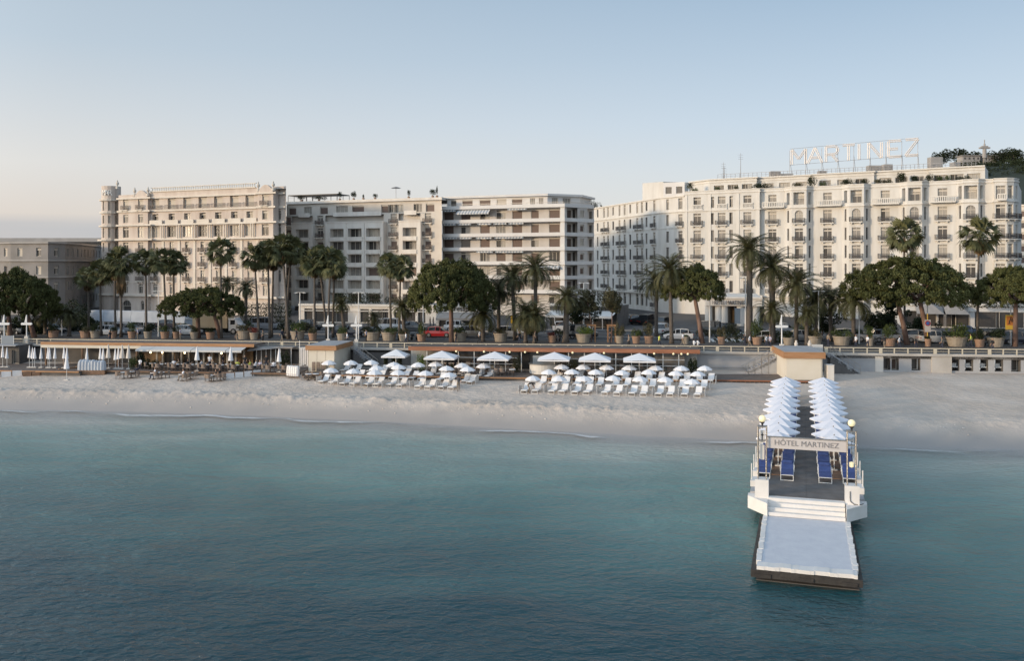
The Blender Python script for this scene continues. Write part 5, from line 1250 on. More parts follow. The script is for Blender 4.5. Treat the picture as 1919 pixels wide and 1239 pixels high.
for px, py, d, l in ((116, 590, 14, 'short street lamp in the shade left of the marquee'), (297, 545, 13.6, 'street lamp in front of the palace'), (562, 548, 13.6, 'street lamp before the first framed loggia'), (672, 548, 13.6, 'street lamp over the right mast sign of the pair'), (793, 562, 27, 'street lamp left of the leaning pine trunk'), (1094, 530, 27, 'street lamp before the right side of the white block'), (1330, 540, 13.6, 'street lamp left of the entrance porch'), (1397, 520, 13.6, 'tallest street lamp, in front of the entrance porch'), (1534, 545, 13.6, 'thin street lamp behind the beach hut'), (1610, 540, 13.6, 'white street lamp left of the largest pine'), (1738, 568, 13.6, 'street lamp behind the round red sign'), (1894, 568, 13.6, 'street lamp carrying the yellow street sign')):
    lamp(px, py, d, l)
x, y = at(1893.5, 13.1); t = thing('street_sign', 'yellow and orange warning board with dark figures on the right lamp pole', 'sign', (x, y, PROM)); z = Zp(618, y)-PROM
q = MB(); q.box(-.62, .62, -.02, .02, z, z+1.85); q.build('board', M['sign_yellow'], t); q = MB(); q.box(-.5, .5, -.03, -.021, z+.55, z+1.7); q.build('panel', M['sign_orange'], t)
q = MB()
for cx_, cz in ((-.15, .9), (.2, 1.15), (.02, 1.3)): q.ball((cx_, -.05, z+cz+.25), .07, 6); q.box(cx_-.06, cx_+.06, -.045, -.031, z+cz-.1, z+cz+.2); q.box(cx_-.2, cx_+.16, -.045, -.032, z+cz-.18, z+cz-.1)
q.build('figures', M['letter_dark'], t); q = MB(); q.tube([(0,.03,0), (0,.03,z+.3)], .05, 6); q.build('pole', M['steel'], t)
x, y = at(1738.5, 12.8); t = thing('parking_sign', 'round red and blue no stopping sign over a white plate on a yellow banded post', 'sign', (x, y, PROM)); z = Zp(606, y)-PROM
q = MB(); q.box(-.38, .38, -.02, .02, z-1.1, z+.45); q.build('plate', M['sign_beige'], t)
q = MB(); q.M = Matrix.Translation((0, -.021, z)) @ Matrix.Rotation(R(90), 4, 'X'); q.lathe([(.34,0),(.34,.03),(.22,.03)], 20); q.build('red_ring', M['light_red'], t)
q = MB(); q.M = Matrix.Translation((0, -.021, z)) @ Matrix.Rotation(R(90), 4, 'X'); q.lathe([(.22,.025),(.001,.025)], 20); q.build('blue_disc', M['sign_blue'], t); q = MB(); q.tube([(0,.05,0), (0,.05,z+1.2)], .06, 6); q.build('pole', M['sign_yellow'], t)
for px, lab in ((690, 'pair'), (1190, 'lane')): pass
t = thing('flags', 'blue and white banner panels hanging beside the hotel entrance', 'banner', (*at(1385, 30), PROM)); 
for k, (mt) in enumerate(('sign_blue', 'awning_white', 'awning_white')): q = MB(); q.box(-.6+k*.85, .2+k*.85, -.03, .03, 1.4, 3.7); q.build('banner', M['awning_blue'] if k == 0 else M[mt], t)
q = MB(); q.tube([(-.65,0,0), (-.65,0,3.9)], .04, 5); q.tube([(2.0,0,0), (2.0,0,3.9)], .04, 5); q.build('pole', M['steel'], t)
t['label'] = 'blue and white banner panels hanging beside the hotel entrance'
x, y = at(1012-.0, 27); t = thing('info_column', 'yellow topped post box beside the date palms', 'post', (*at(961, 27), PROM)); q = MB(); q.box(-.3, .3, -.2, .2, 0, 1.4); q.build('body', M['awning_grey'], t); q = MB(); q.box(-.32, .32, -.22, .22, 1.41, 2.5); q.build('top', M['plastic_yellow'], t)

# ================================================================== vehicles
def loft(q, secs, m=0):
    rings = [q.V(*s_) for s_ in secs]; n = len(secs[0])
    for a, b in zip(rings, rings[1:]):
        for j in range(n): q.face((a+j, a+(j+1) % n, b+(j+1) % n, b+j), m)
    q.face([rings[0]+j for j in reversed(range(n))], m); q.face([rings[-1]+j for j in range(n)], m)
def car_meshes(kind, paint):
    w = .88; up = .12 if kind == 'suv' else 0
    st = {'hatch': [(-2.0,.45,.62,.80),(-1.95,.25,.9,.86),(-1.2,.2,.95,.88),(0,.2,.93,.88),(.9,.2,.90,.88),(1.5,.22,.80,.86),(1.95,.3,.66,.80),(2.02,.42,.55,.70)],
          'suv': [(-2.1,.5,.75,.82),(-2.05,.3,1.0,.88),(-1.2,.25,1.05,.90),(0,.25,1.04,.90),(.9,.25,1.02,.90),(1.6,.28,.95,.88),(2.05,.35,.80,.82),(2.12,.5,.65,.72)],
          'van': [(-2.3,.5,.9,.85),(-2.25,.3,1.1,.92),(-1,.25,1.1,.95),(.5,.25,1.1,.95),(1.6,.28,1.05,.93),(2.2,.35,.85,.86),(2.3,.5,.7,.76)]}[kind]
    q = MB()
    def sec(x, zb, zt, hw): return [(x,-hw*.96,zb),(x,-hw,(zb+zt)/2),(x,-hw*.95,zt),(x,hw*.95,zt),(x,hw,(zb+zt)/2),(x,hw*.96,zb)]
    loft(q, [sec(*s_) for s_ in st])
    cb = {'hatch': [(-1.85,.92,.78),(-1.35,1.40,.62),(-.3,1.47,.62),(.35,1.42,.60),(1.05,.92,.76)], 'suv': [(-2.0,1.02,.80),(-1.7,1.58,.66),(-.3,1.66,.66),(.4,1.60,.64),(1.15,1.02,.78)], 'van': [(-2.25,1.08,.86),(-2.15,1.85,.74),(0,1.95,.74),(.9,1.85,.70),(1.7,1.06,.82)]}[kind]
    g = MB(); base = {'hatch': .9, 'suv': 1.0, 'van': 1.06}[kind]
    loft(g, [[(x,-.8,base-.03),(x,-hw,z),(x,hw,z),(x,.8,base-.03)] for x, z, hw in cb])
    rf = MB(); c = cb[1:4]
    loft(rf, [[(x,-hw-.01,z-.03),(x,-hw*.9,z+.035),(x,hw*.9,z+.035),(x,hw+.01,z-.03)] for x, z, hw in c])
    for x, z, hw in cb[1:4]:
        for s_ in (-1, 1): rf.tube([(x, s_*(hw+.01), z), (x+.02, s_*.82, base-.02)], .045, 4)
    wh = MB(); wh.M = Matrix.Rotation(R(90), 4, 'X'); wh.lathe([(.001,-.1),(.30,-.1),(.33,-.06),(.33,.1),(.001,.1)], 14)
    rm = MB(); rm.M = Matrix.Rotation(R(90), 4, 'X'); rm.lathe([(.001,.115),(.19,.112),(.2,.1)], 10); rm.lathe([(.001,-.115),(.19,-.112),(.2,-.1)], 10)
    hl = MB(); hl.box(-.04, .04, -.16, .16, -.06, .06)
    return dict(body=q.mesh('body', paint), glass=g.mesh('windows', M['car_glass']), roof=rf.mesh('roof', paint), wheel=wh.mesh('tyre', M['tyre']), rim=rm.mesh('rim', M['rim']), hl=hl.mesh('headlight', M['light_clear']), tl=hl.mesh('tail_light', M['light_red']), L=st[-1][0])
CM = {}
def car(px, d, kind, col, lab, ang=0):
    k = (kind, col)
    if k not in CM: CM[k] = car_meshes(kind, M['paint_'+col+'_car'])
    c = CM[k]; x, y = at(px, d); t = thing('parked_car', lab, 'car', (x, y, PROM-.14), R(AL+ang), 'cars on the seafront road')
    ob('body', c['body'], t); ob('windows', c['glass'], t); ob('roof', c['roof'], t)
    for sx in (-1.25, 1.3):
        for sy in (-.80, .80): w_ = ob('wheel', c['wheel'], t, (sx, sy, .33)); ob('rim', c['rim'], w_)
    for sy in (-.6, .6): ob('headlight', c['hl'], t, (c['L']-.06, sy, .62)); ob('tail_light', c['tl'], t, (-c['L']-.02, sy, .72))
CARS = [(22, 17, 'suv', 'grey', 'grey car in the shade below the left mast signs'), (95, 19.5, 'hatch', 'black', 'dark car behind the second mast sign'), (163, 31, 'suv', 'silver', 'pale car beside the left end of the marquee'), (205, 17, 'hatch', 'white', 'white car half hidden by the long skirted palm'), (240, 19.5, 'suv', 'silver', 'silver car under the long marquee'), (318, 31, 'hatch', 'navy', 'dark blue car under the right end of the marquee'), (352, 19, 'hatch', 'white', 'white car just left of the delivery truck'),
 (500, 31, 'van', 'silver', 'silver van in front of the tall dark hedge'), (580, 31, 'suv', 'black', 'black car below the first framed loggia'), (652, 19, 'suv', 'navy', 'dark car between the two mast signs'), (700, 19.5, 'hatch', 'black', 'black car behind the wide stone pots'), (735, 31, 'van', 'white', 'white van parked before the beige shops'), (775, 31, 'hatch', 'grey', 'grey car parked left of the red car'), (822, 19.5, 'hatch', 'red', 'red car left of the leaning pine trunk'), (858, 31, 'suv', 'white', 'white car under the beige shop awning'), (888, 19.5, 'suv', 'grey', 'grey car right of the leaning pine trunk'),
 (955, 19.5, 'suv', 'silver', 'silver car behind the clump of low date palms'), (1062, 31, 'suv', 'white', 'white car in front of the dark bistro'), (1090, 19.5, 'van', 'black', 'black van behind the bright green pot'), (1183, 52, 'suv', 'black', 'black car in the side street, leftmost of the dark row'), (1200, 50, 'suv', 'black', 'black car in the side street, second of the dark row'), (1217, 48, 'van', 'black', 'black van in the side street, third of the dark row'), (1245, 45, 'suv', 'black', 'black car parked beside the white hotel wall'),
 (1243, 28.5, 'suv', 'white', 'white car seen from behind at the mouth of the side street'), (1271, 19, 'hatch', 'white', 'white hatchback turning in front of the hotel'), (1338, 30, 'van', 'black', 'black car under the entrance porch, left'), (1362, 30, 'suv', 'navy', 'dark car under the entrance porch, right'), (1445, 17, 'hatch', 'white', 'white car passing behind the small date palm'), (1470, 30, 'suv', 'silver', 'silver car parked right of the entrance'), (1505, 19, 'hatch', 'silver', 'silver car behind the beach hut'), (1592, 19.5, 'suv', 'silver', 'silver car left of the white street lamp'),
 (1662, 19, 'suv', 'silver', 'silver car under the low spreading palm'), (1722, 19, 'suv', 'silver', 'silver car left of the round parking sign'), (1755, 17.5, 'suv', 'white', 'white car right of the round parking sign'), (1812, 31, 'hatch', 'blue', 'blue car in front of the garden restaurant'), (1868, 19.5, 'hatch', 'black', 'black car left of the yellow street sign'), (1905, 17.5, 'suv', 'navy', 'dark car at the right edge under the pine')]
for px, d, k, c, l in CARS: car(px, d, k, c, l, {1243: 70, 1271: 190-12, 1183: 60, 1200: 60, 1217: 60, 1245: 65}.get(px, 0))
x, y = at(408, 22.0); t = thing('delivery_truck', 'cream box truck with a white cab standing behind the low wide pine', 'truck', (x, y, PROM-.14), R(AL))
q = MB(); q.box(-3.4, 2.0, -1.2, 1.2, .95, 3.45); q.build('cargo_box', M['truck_cream'], t); q = MB(); q.box(-3.45, 2.05, -1.25, 1.25, 3.451, 3.6); q.box(-3.42, 2.02, -1.22, -1.2, .9, 1.0); q.build('roof', M['truck_cream'], t)
q = MB(); loft(q, [[(x_, -1.05, .5), (x_, -1.1, z_), (x_, 1.1, z_), (x_, 1.05, .5)] for x_, z_ in ((2.15, 2.35), (3.0, 2.4), (3.55, 1.5), (3.85, 1.35), (3.9, .8))]); q.build('cab', M['paint_white_car'], t)
q = MB(); q.box(2.45, 3.15, -1.12, -1.0, 1.45, 2.1); q.build('side_window', M['car_glass'], t); q = MB(); q.box(-3.3, 3.6, -.5, .5, .55, .9); q.build('chassis', M['tyre'], t)
wmt = CM[('hatch', 'white')]['wheel']
for sx in (-2.2, 2.9):
    for sy in (-.95, .95): w_ = ob('wheel', wmt, t, (sx, sy, .42), scale=(1.3, 1.3, 1.3)); ob('rim', CM[('hatch', 'white')]['rim'], w_)

r_ = random.Random(77)
for k in range(34):
    px = 12+k*57+r_.uniform(-16, 16); d = r_.uniform(22.3, 26)
    x, y = at(px, d); w_ = r_.uniform(1.6, 3.4); bush(x, y, PROM-.02, w_, r_.uniform(.9, 2.0), r_.choice(('leaf_dark', 'leaf_dark', 'leaf_bush', 'leaf_olive')), f'shrub on the planted strip between the carriageways, {nth(k)} from the left', name='strip_shrub', group='shrubs on the planted strip')
def scooter_proto():
    t = thing('scooter', 'x', 'scooter', (0,0,-50)); q = MB()
    q.box(-.75,-.1,-.14,.14,.45,.72); q.box(-.1,.35,-.12,.12,.28,.36); q.tube([(.4,0,.3),(.62,0,.95)], .09, 6); q.build('body', M['paint_grey_car'], t)
    q = MB(); q.box(-.7,-.05,-.13,.13,.73,.82); q.build('seat', M['tyre'], t); q = MB(); q.tube([(.6,-.3,1.0),(.6,.3,1.0)], .025, 5); q.build('handlebar', M['tyre'], t)
    for x_ in (-.55, .62): q = MB(); q.M = Matrix.Translation((x_,0,.25)) @ Matrix.Rotation(R(90), 4, 'X'); q.lathe([(.001,-.05),(.22,-.05),(.25,0),(.22,.05),(.001,.05)], 12); q.build('wheel', M['tyre'], t)
    return t
SP = scooter_proto()
for k, px in enumerate((536, 543, 776, 784, 1034, 1043, 1052, 1572, 1582, 1590, 1640, 1653, 1772, 1845)):
    x, y = at(px, 12.7); dup(SP, (x, y, PROM), R(70+random.uniform(-15, 15)), f'grey scooter parked behind the promenade pots, {nth(k)} from the left', 'scooters parked along the promenade')
def kill(o):
    for c_ in list(o.children): kill(c_)
    bpy.data.objects.remove(o)
kill(SP)
rr_ = random.Random(5); CC = []; RR = []
for k in range(1500):
    s_, t_ = rr_.uniform(60, 330), rr_.uniform(30, 260); X_, Y_, Z_ = hill(s_, t_)
    if Z_ > 40: CC.append((X_, Y_, Z_+rr_.uniform(-1, 2))); RR.append(rr_.uniform(2.2, 5))
ob('hill_wood', cloud('hill_wood', CC, RR, 60, .75, M['leaf_dark'], 9, .5), None, kind='stuff', label='dense dark wood covering the hill behind the white hotel', cat='wood')
# ================================================================== beach club buildings
DZK = 2.62                                                   # deck height
DL = lambda px0, px1, d: Ln(px0, at(px0, d)[1], px1, at(px1, d)[1])
def deck(px0, px1, d0, label, edge='wood_orange', ez=.16):
    L = DL(px0, px1, d0); a, b = L.P(px0), L.P(px1); a2, b2 = Vector(SD(SPX(px0, d0), -.1)), Vector(SD(SPX(px1, d0), -.1))
    t = thing('timber_deck', label, 'deck', (a.x, a.y, 2.0)); T = Matrix.Translation((-a.x, -a.y, -2.0))
    n = 16
    for k in range(n):                                       # broad runs of boards
        q = MB(); q.M = T; f0, f1 = k/n, (k+1)/n
        p = [a.lerp(a2, f0), b.lerp(b2, f0), b.lerp(b2, f1-.004), a.lerp(a2, f1-.004)]; q.prism(p, DZK-.08, DZK); q.build('board', M['wood_deck'], t)
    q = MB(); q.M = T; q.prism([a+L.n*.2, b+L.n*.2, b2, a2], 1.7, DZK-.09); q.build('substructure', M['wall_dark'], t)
    q = MB(); q.M = T; q.obox(a, b, -.06, -.005, DZK-ez, DZK-.01); q.build('edge_board', M[edge], t)
    return L
deck(150, 556, -8.2, 'long dark timber deck carrying the left beach restaurant', 'wood_brown')
deck(-60, 148, -9.5, 'timber deck with an orange edge board at the far left', 'wood_orange')
deck(568, 1330, -9.0, 'long timber deck with an orange edge board in the middle of the beach', 'wood_orange')
deck(1332, 1545, -8.4, 'bare timber deck between the middle restaurant and the pier hut', 'wood_red', .14)
q_ = thing('deck_skirt', 'row of gaps painted black as shade under the right end of the timber deck', 'deck edge', (*at(1345, -9.2), 2.0)); a, b = Vector(at(1345, -8.55)), Vector(at(1570, -8.55)); q = MB(); q.M = Matrix.Translation((-at(1345, -9.2)[0], -at(1345, -9.2)[1], -2.0)); q.obox(a, b, 0, .05, 2.05, 2.45); q.build('board', M['shade_black'], q_)  # black sheet behind the posts carries the shade under the deck
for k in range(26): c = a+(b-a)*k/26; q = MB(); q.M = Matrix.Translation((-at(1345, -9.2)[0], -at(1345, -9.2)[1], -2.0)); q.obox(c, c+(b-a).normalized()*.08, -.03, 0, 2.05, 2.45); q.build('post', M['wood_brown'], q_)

def canopy(name, label, px0, px1, d, zt, zb_, fm, rm='wood_deck', cat='restaurant'):
    L = DL(px0, px1, d); a, b = L.P(px0), L.P(px1); t = thing(name, label, cat, (a.x, a.y, DZK)); T = Matrix.Translation((-a.x, -a.y, -DZK))
    q = MB(); q.M = T; q.prism([a+L.n*.08, b+L.n*.08, b+L.n*(-d-.55), a+L.n*(-d-.55)], zb_+.1, zt-.05); q.build('roof', M[rm], t)
    q = MB(); q.M = T; q.obox(a, b, 0, .07, zb_, zt); q.build('fascia', M[fm], t)
    def part(nm, m): q = MB(); q.M = T; return q, lambda: q.build(nm, M[m], t)
    return t, L, T, part
# middle restaurant
t, L, T, part = canopy('beach_restaurant', 'middle beach restaurant under a long red brown canopy with round bar and glazed front', 765, 1312, -4.2, 5.42, 4.96, 'wood_red')
q, e = part('back_wall', 'curtain_pale'); q.obox(L.P(770, 3.2), L.P(1306, 3.2), 0, .1, DZK, 4.95); e()
for a, b, m in ((800, 846, 'glass_mid'), (846, 972, 'glass_dark'), (972, 993, 'shade_black'), (1048, 1062, 'wood_brown'), (1062, 1150, 'glass_mid'), (1150, 1225, 'glass_dark'), (1225, 1284, 'glass_mid')):
    q, e = part('window', m); q.obox(L.P(a+1, 2.6), L.P(b-1, 2.6), 0, .05, DZK+(.0 if m == 'shade_black' else .5), 4.75); e()
px = 800
while px < 1285:
    if not (992 < px < 1050):
        q, e = part('post', 'white_metal'); q.obox(L.P(px-.7, .5), L.P(px+.7, .5), 0, .09, DZK, 4.97); e()
    px += 29.5
for a, b in ((800, 970), (1062, 1283)):
    for z in (4.15, 3.45):
        q, e = part('glazing_bar', 'white_metal'); q.obox(L.P(a, .5), L.P(b, .5), .02, .07, z, z+.06); e()
for px in (855, 907, 955, 984, 1007, 1073, 1132, 1226, 1262, 1277, 1289):
    q, e = part('globe_lamp', 'lamp_globe'); c = L.P(px, -.12); q.ball((c.x, c.y, 4.93), .12, 8); e()
for k in range(26):
    if k*18+805 < 1280 and not 975 < k*18+805 < 1050:
        q, e = part('chair', 'wicker' if k % 3 else 'cloth_black'); c = L.P(805+k*18, 1.6); q.box(c.x-.25, c.x+.25, c.y-.25, c.y+.25, DZK+.4, DZK+.48); q.box(c.x-.25, c.x+.25, c.y+.2, c.y+.26, DZK+.48, DZK+.95); q.box(c.x-.2, c.x-.15, c.y-.2, c.y-.15, DZK, DZK+.4); q.box(c.x+.15, c.x+.2, c.y-.2, c.y-.15, DZK, DZK+.4); e()
x, y = at(1019, -5.2); t2 = thing('round_bar', 'curved white bar counter with a dark glass top in the middle restaurant', 'bar', (x, y, DZK))
q = MB(); q.lathe([(1.45,0),(1.6,.08),(1.6,1.1),(1.5,1.12)], 28); q.build('counter', M['hotel_trim'], t2)
q = MB(); q.lathe([(.001,1.13),(1.72,1.13),(1.72,1.2),(.001,1.2)], 28); q.build('top', M['glass_mid'], t2); q = MB(); q.box(.9, 1.55, -1.0, -.2, .1, 1.05) if False else q.box(-1.2, 1.2, 1.2, 1.5, 0, 1.9); q.build('shelf', M['curtain_pale'], t2)
for px, d, w, h, mt, l in ((788, -4.5, 1.2, 1.9, 'leaf_bright', 'yellow green hedge box at the left end of the middle restaurant'), (968, -4.6, 1.1, 1.9, 'leaf_olive', 'olive hedge left of the round bar'), (1072, -4.6, 1.5, 1.6, 'leaf_olive', 'olive hedge right of the round bar'), (1296, -4.3, 1.6, 2.1, 'leaf_dark', 'dark hedge block at the right end of the middle restaurant'),
        (724, -4.0, .75, 2.2, 'leaf_dark', 'narrow dark cypress left one of three by the stairs'), (738, -3.6, .75, 2.1, 'leaf_dark', 'narrow dark cypress middle one of three by the stairs'), (750, -4.0, .75, 2.2, 'leaf_dark', 'narrow dark cypress right one of three by the stairs'), (263, -4.6, 2.0, 1.9, 'leaf_dark', 'dark shrub between the two left canopies'), (282, -6.0, 2.4, 1.2, 'leaf_dark', 'rounded dark bush on the left deck'), (533, -3.0, 1.6, 2.0, 'leaf_dark', 'dark shrub at the right end of the left restaurant'),
        (250, -6.5, 1.0, 1.4, 'leaf_bush', 'leafy plant beside the closed tan parasols'), (848, -5.2, .5, 1.0, 'leaf_bush', 'small plant in front of the middle glazing')):
    x, y = at(px, d); bush(x, y, DZK, w, h, mt, l)
for k, (px, d) in enumerate(((742, -5.0), (828, -6.2), (927, -6.4), (1039, -6.2), (1115, -6.4), (1198, -6.4))):
    x, y = at(px, d); t = thing('large_parasol', f'large square white parasol on the middle terrace, {nth(k)} from the left', 'parasol', (x, y, DZK), R(AL), 'large white parasols before the middle restaurant')
    h = 2.55; a = 1.75 if k else 1.4
    q = MB(); c = [(-a,-a,h-.72),(a,-a,h-.72),(a,a,h-.72),(-a,a,h-.72)]
    for i in range(4):
        p, r_ = c[i], c[(i+1) % 4]; m_ = ((p[0]+r_[0])/2, (p[1]+r_[1])/2, h-.66); q.poly([p, m_, (0,0,h)]); q.poly([m_, r_, (0,0,h)]); q.poly([p, r_, (r_[0]*.99, r_[1]*.99, h-.88), (p[0]*.99, p[1]*.99, h-.88)])
    q.build('canopy', M['canvas_white'], t); q = MB(); q.tube([(0,0,0),(0,0,h-.05)], .045, 6); q.build('pole', M['white_metal'], t); q = MB(); q.box(-.4,.4,-.4,.4,0,.1); q.build('base', M['concrete_light'], t)

# left restaurant with awnings
t, L, T, part = canopy('left_restaurant', 'left beach restaurant with a tan wooden fascia and long white awnings', 76, 476, -4.0, 5.48, 5.12, 'wood_orange')
q, e = part('lower_fascia', 'kiosk_cream'); q.obox(L.P(76, -.12), L.P(264, -.12), 0, .1, 4.78, 5.115); e()
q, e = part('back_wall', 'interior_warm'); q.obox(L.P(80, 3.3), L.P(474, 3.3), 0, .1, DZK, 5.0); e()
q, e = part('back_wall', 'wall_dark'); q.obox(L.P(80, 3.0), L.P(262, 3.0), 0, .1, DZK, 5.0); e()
for px in list(range(84, 262, 34)): q, e = part('post', 'wood_brown'); q.obox(L.P(px, .2), L.P(px+2.6, .2), 0, .2, DZK, 5.0); e()
for px in (292, 303, 322, 338, 352, 366, 380, 395, 410, 424, 440, 455): q, e = part('pillar', 'stone_wall'); q.obox(L.P(px, 1.8), L.P(px+3.0, 1.8), 0, .2, DZK, 4.9); e()
for px in (308, 315, 328, 345, 358, 373, 402, 432): q, e = part('window', 'glass_dark'); q.obox(L.P(px, 2.4), L.P(px+7, 2.4), 0, .05, DZK+.1, 4.7); e()
for px in (282, 304, 346, 415): q, e = part('wall_light', 'warm_light'); c = L.P(px, 1.4); q.box(c.x-.07, c.x+.07, c.y-.05, c.y+.05, 4.1, 4.3); e()
for a, b in ((266, 291), (291.5, 368), (369, 432), (433, 462)):
    q, e = part('awning', 'awning_white'); p0, p1 = L.P(a, -.05), L.P(b, -.05); o_ = -L.n*1.5
    q.poly([(*p0, 5.1), (*p1, 5.1), (*(p1+o_), 4.82), (*(p0+o_), 4.82)]); q.poly([(*(p0+o_), 4.82), (*(p1+o_), 4.82), (*(p1+o_), 4.6), (*(p0+o_), 4.6)]); e()
t, L, T, part = canopy('small_pavilion', 'small grey roofed glass pavilion at the right end of the left restaurant', 478, 548, -2.6, 5.05, 4.85, 'awning_grey', 'roof_grey')
q, e = part('back_wall', 'wall_dark'); q.obox(L.P(480, 2.0), L.P(546, 2.0), 0, .1, DZK, 4.9); e()
for px in (480, 489, 498, 507, 516, 525, 545): q, e = part('post', 'white_metal'); q.obox(L.P(px, .1), L.P(px+.9, .1), 0, .08, DZK, 4.85); e()
q, e = part('sloping_roof', 'awning_grey'); a, b = L.P(462, -1.4), L.P(520, -.2); q.poly([(*L.P(472, .1), 5.1), (*L.P(546, .1), 5.0), (*b, 4.9), (*a, 4.62)]); e()
# far left: shaded terrace wall
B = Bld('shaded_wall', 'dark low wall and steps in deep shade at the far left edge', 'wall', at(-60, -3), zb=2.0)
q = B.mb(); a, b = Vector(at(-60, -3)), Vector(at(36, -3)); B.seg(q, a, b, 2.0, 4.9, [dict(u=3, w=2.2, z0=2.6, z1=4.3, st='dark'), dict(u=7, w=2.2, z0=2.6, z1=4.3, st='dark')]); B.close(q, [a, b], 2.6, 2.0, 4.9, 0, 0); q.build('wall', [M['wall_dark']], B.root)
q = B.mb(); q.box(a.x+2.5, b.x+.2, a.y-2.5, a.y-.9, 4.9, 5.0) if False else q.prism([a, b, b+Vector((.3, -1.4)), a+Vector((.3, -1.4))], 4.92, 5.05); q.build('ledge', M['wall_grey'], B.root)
q = MB(); x, y = at(12, -1.5); t = thing('glass_screen', 'blue grey glass screen beside the leftmost mast sign', 'screen', (x, y, 4.87)); q.box(-.6, .9, -.03, .03, 0, 1.1); q.build('pane', M['awning_blue'], t); q = MB(); q.box(-.65, -.6, -.04, .04, 0, 1.15); q.box(.9, .95, -.04, .04, 0, 1.15); q.build('frame', M['white_metal'], t)
# kiosks
def kiosk(px0, px1, pxside, d, label, zt=5.62, fas=.52, panels=3, zb=DZK, dep=5.5):
    L = DL(px0, px1, d); a, b = L.P(px0), L.P(px1); t = thing('beach_kiosk', label, 'kiosk', (a.x, a.y, zb)); T = Matrix.Translation((-a.x, -a.y, -zb))
    c = b+L.n*dep; e = a+L.n*dep
    q = MB(); q.M = T; q.prism([a, b, c, e], zb-.4, zt-fas); q.build('wall', M['kiosk_cream'], t)
    q = MB(); q.M = T; q.prism(offset([a, b, c, e], .28, True), zt-fas+.003, zt); q.build('fascia', M['wood_orange'], t)
    q = MB(); q.M = T; q.prism(offset([a, b, c, e], .15, True), zt+.003, zt+.05); q.build('roof', M['wall_grey'], t)
    for k in range(panels):
        q = MB(); q.M = T; p, r_ = a.lerp(b, (k+.03)/panels), a.lerp(b, (k+.97)/panels); q.obox(p, r_, -.04, -.003, zb+.02, zt-fas-.05); q.build('shutter_panel', M['kiosk_cream'], t)
    return t, L, T
t, L, T = kiosk(578, 627, 660, -6.5, 'cream kiosk with an orange roof edge left of the beach stairs', dep=6.2)
q = MB(); q.M = T; q.obox(L.P(628, .4)+L.n*.2, L.P(628, .4)+L.n*4.8, -.06, -.01, DZK, 4.25); q.build('side_panel', M['wall_grey'], t)
for k in range(3): q = MB(); q.M = T; q.obox(L.P(585+k*8.5, -.3), L.P(591+k*8.5, -.3), -.05, 0, DZK+.1, DZK+1.15); [q.obox(L.P(585+k*8.5, -.36), L.P(591+k*8.5, -.36), -.02, 0, DZK+.25+.3*j, DZK+.32+.3*j) for j in range(3)]; q.build('crate_rack', M['wicker'], t)
t, L, T = kiosk(1472.5, 1541, 1541, -7.6, 'cream hut with a brown roof edge at the head of the pier', zt=5.6, fas=.66, panels=1, dep=7.0)
for px, d, l in ((1492, .4, 'left'), (1517, .4, 'right')):
    x, y = at(px, d); t = thing('gate_post', f'round topped white gate post above the pier hut, {l} one', 'post', (x, y, PROM)); q = MB(); q.lathe([(.001,0),(.2,0),(.2,1.0),(.24,1.05),(.2,1.15),(.08,1.2),(.15,1.3),(.1,1.42),(.001,1.46)], 12); q.build('shaft', M['concrete_light'], t)
x, y = at(1524, .3); t = thing('poster_board', 'white poster board beside the gate above the pier hut', 'sign', (x, y, PROM)); q = MB(); q.box(-.2, 1.1, -.03, .03, .2, 1.0); q.build('board', M['awning_white'], t); q = MB(); q.box(-.2, -.14, -.02, .05, 0, .2); q.box(1.0, 1.06, -.02, .05, 0, .2); q.build('leg', M['steel'], t)
x, y = at(1554, -7.0); t = thing('white_locker', 'tall white panel beside the pier hut', 'panel', (x, y, 2.3)); q = MB(); q.box(-.35, .35, -.5, .5, 0, 1.9); q.build('body', M['concrete_light'], t); q = MB(); q.box(-.38, .38, -.53, .53, 1.903, 1.96); q.build('lid', M['awning_white'], t)
x, y = at(568, -6.5); t = thing('arched_screen', 'brown curved wooden screen leaning on the cream kiosk', 'screen', (x, y, DZK-.3)); q = MB(); n = 8; pts = [(1.0, 0), (-.2, 0)]+[(-.2+1.2*math.sin(R(90*k/n)), 1.7*(1-math.cos(R(90*k/n)))*1.0) for k in range(1, n+1)]; q.M = Matrix.Rotation(R(90), 4, 'X'); q.prism(pts, 0, .08); q.build('board', M['wood_brown'], t)
# stairs
def stairs(pxa, pxb, da, label, z0, z1, wdt=1.5, rail=True, m='wall_grey', dirn=1):
    a, b = Vector(at(pxa, da)), Vector(at(pxb, da)); t = thing('beach_stairs', label, 'stairs', (a.x, a.y, z0)); T = Matrix.Translation((-a.x, -a.y, -z0)); n = 12; tt = (b-a).normalized(); nn = Vector((-tt.y, tt.x))
    if nn.y < 0: nn = -nn
    for k in range(n):
        p, r_ = a.lerp(b, k/n), a.lerp(b, (k+1)/n); q = MB(); q.M = T; z = z0+(z1-z0)*(k+1)/n
        q.prism([p, r_, r_+nn*wdt, p+nn*wdt] if (r_-p).cross(nn) > 0 else [r_, p, p+nn*wdt, r_+nn*wdt], z-(z1-z0)/n-.25, z); q.build('step', M[m], t)
    q = MB(); q.M = T
    q.tube([(*a, z0+.95), (*b, z1+.95)], .035, 5); q.tube([(*a, z0+.5), (*b, z1+.5)], .025, 5)
    for k in range(6): p = a.lerp(b, k/5); q.tube([(*p, z0+(z1-z0)*k/5), (*p, z0+(z1-z0)*k/5+.95)], .03, 5)
    q.build('handrail', M['steel'], t)
    q = MB(); q.M = T; q.poly([(*a, z0), (*b, z0), (*b, z1)]); q.poly([(*(a+nn*wdt), z0), (*(b+nn*wdt), z1), (*(b+nn*wdt), z0)]); q.build('side_wall', M['wall_dark' if pxa > 1500 or pxa < 800 else m], t)
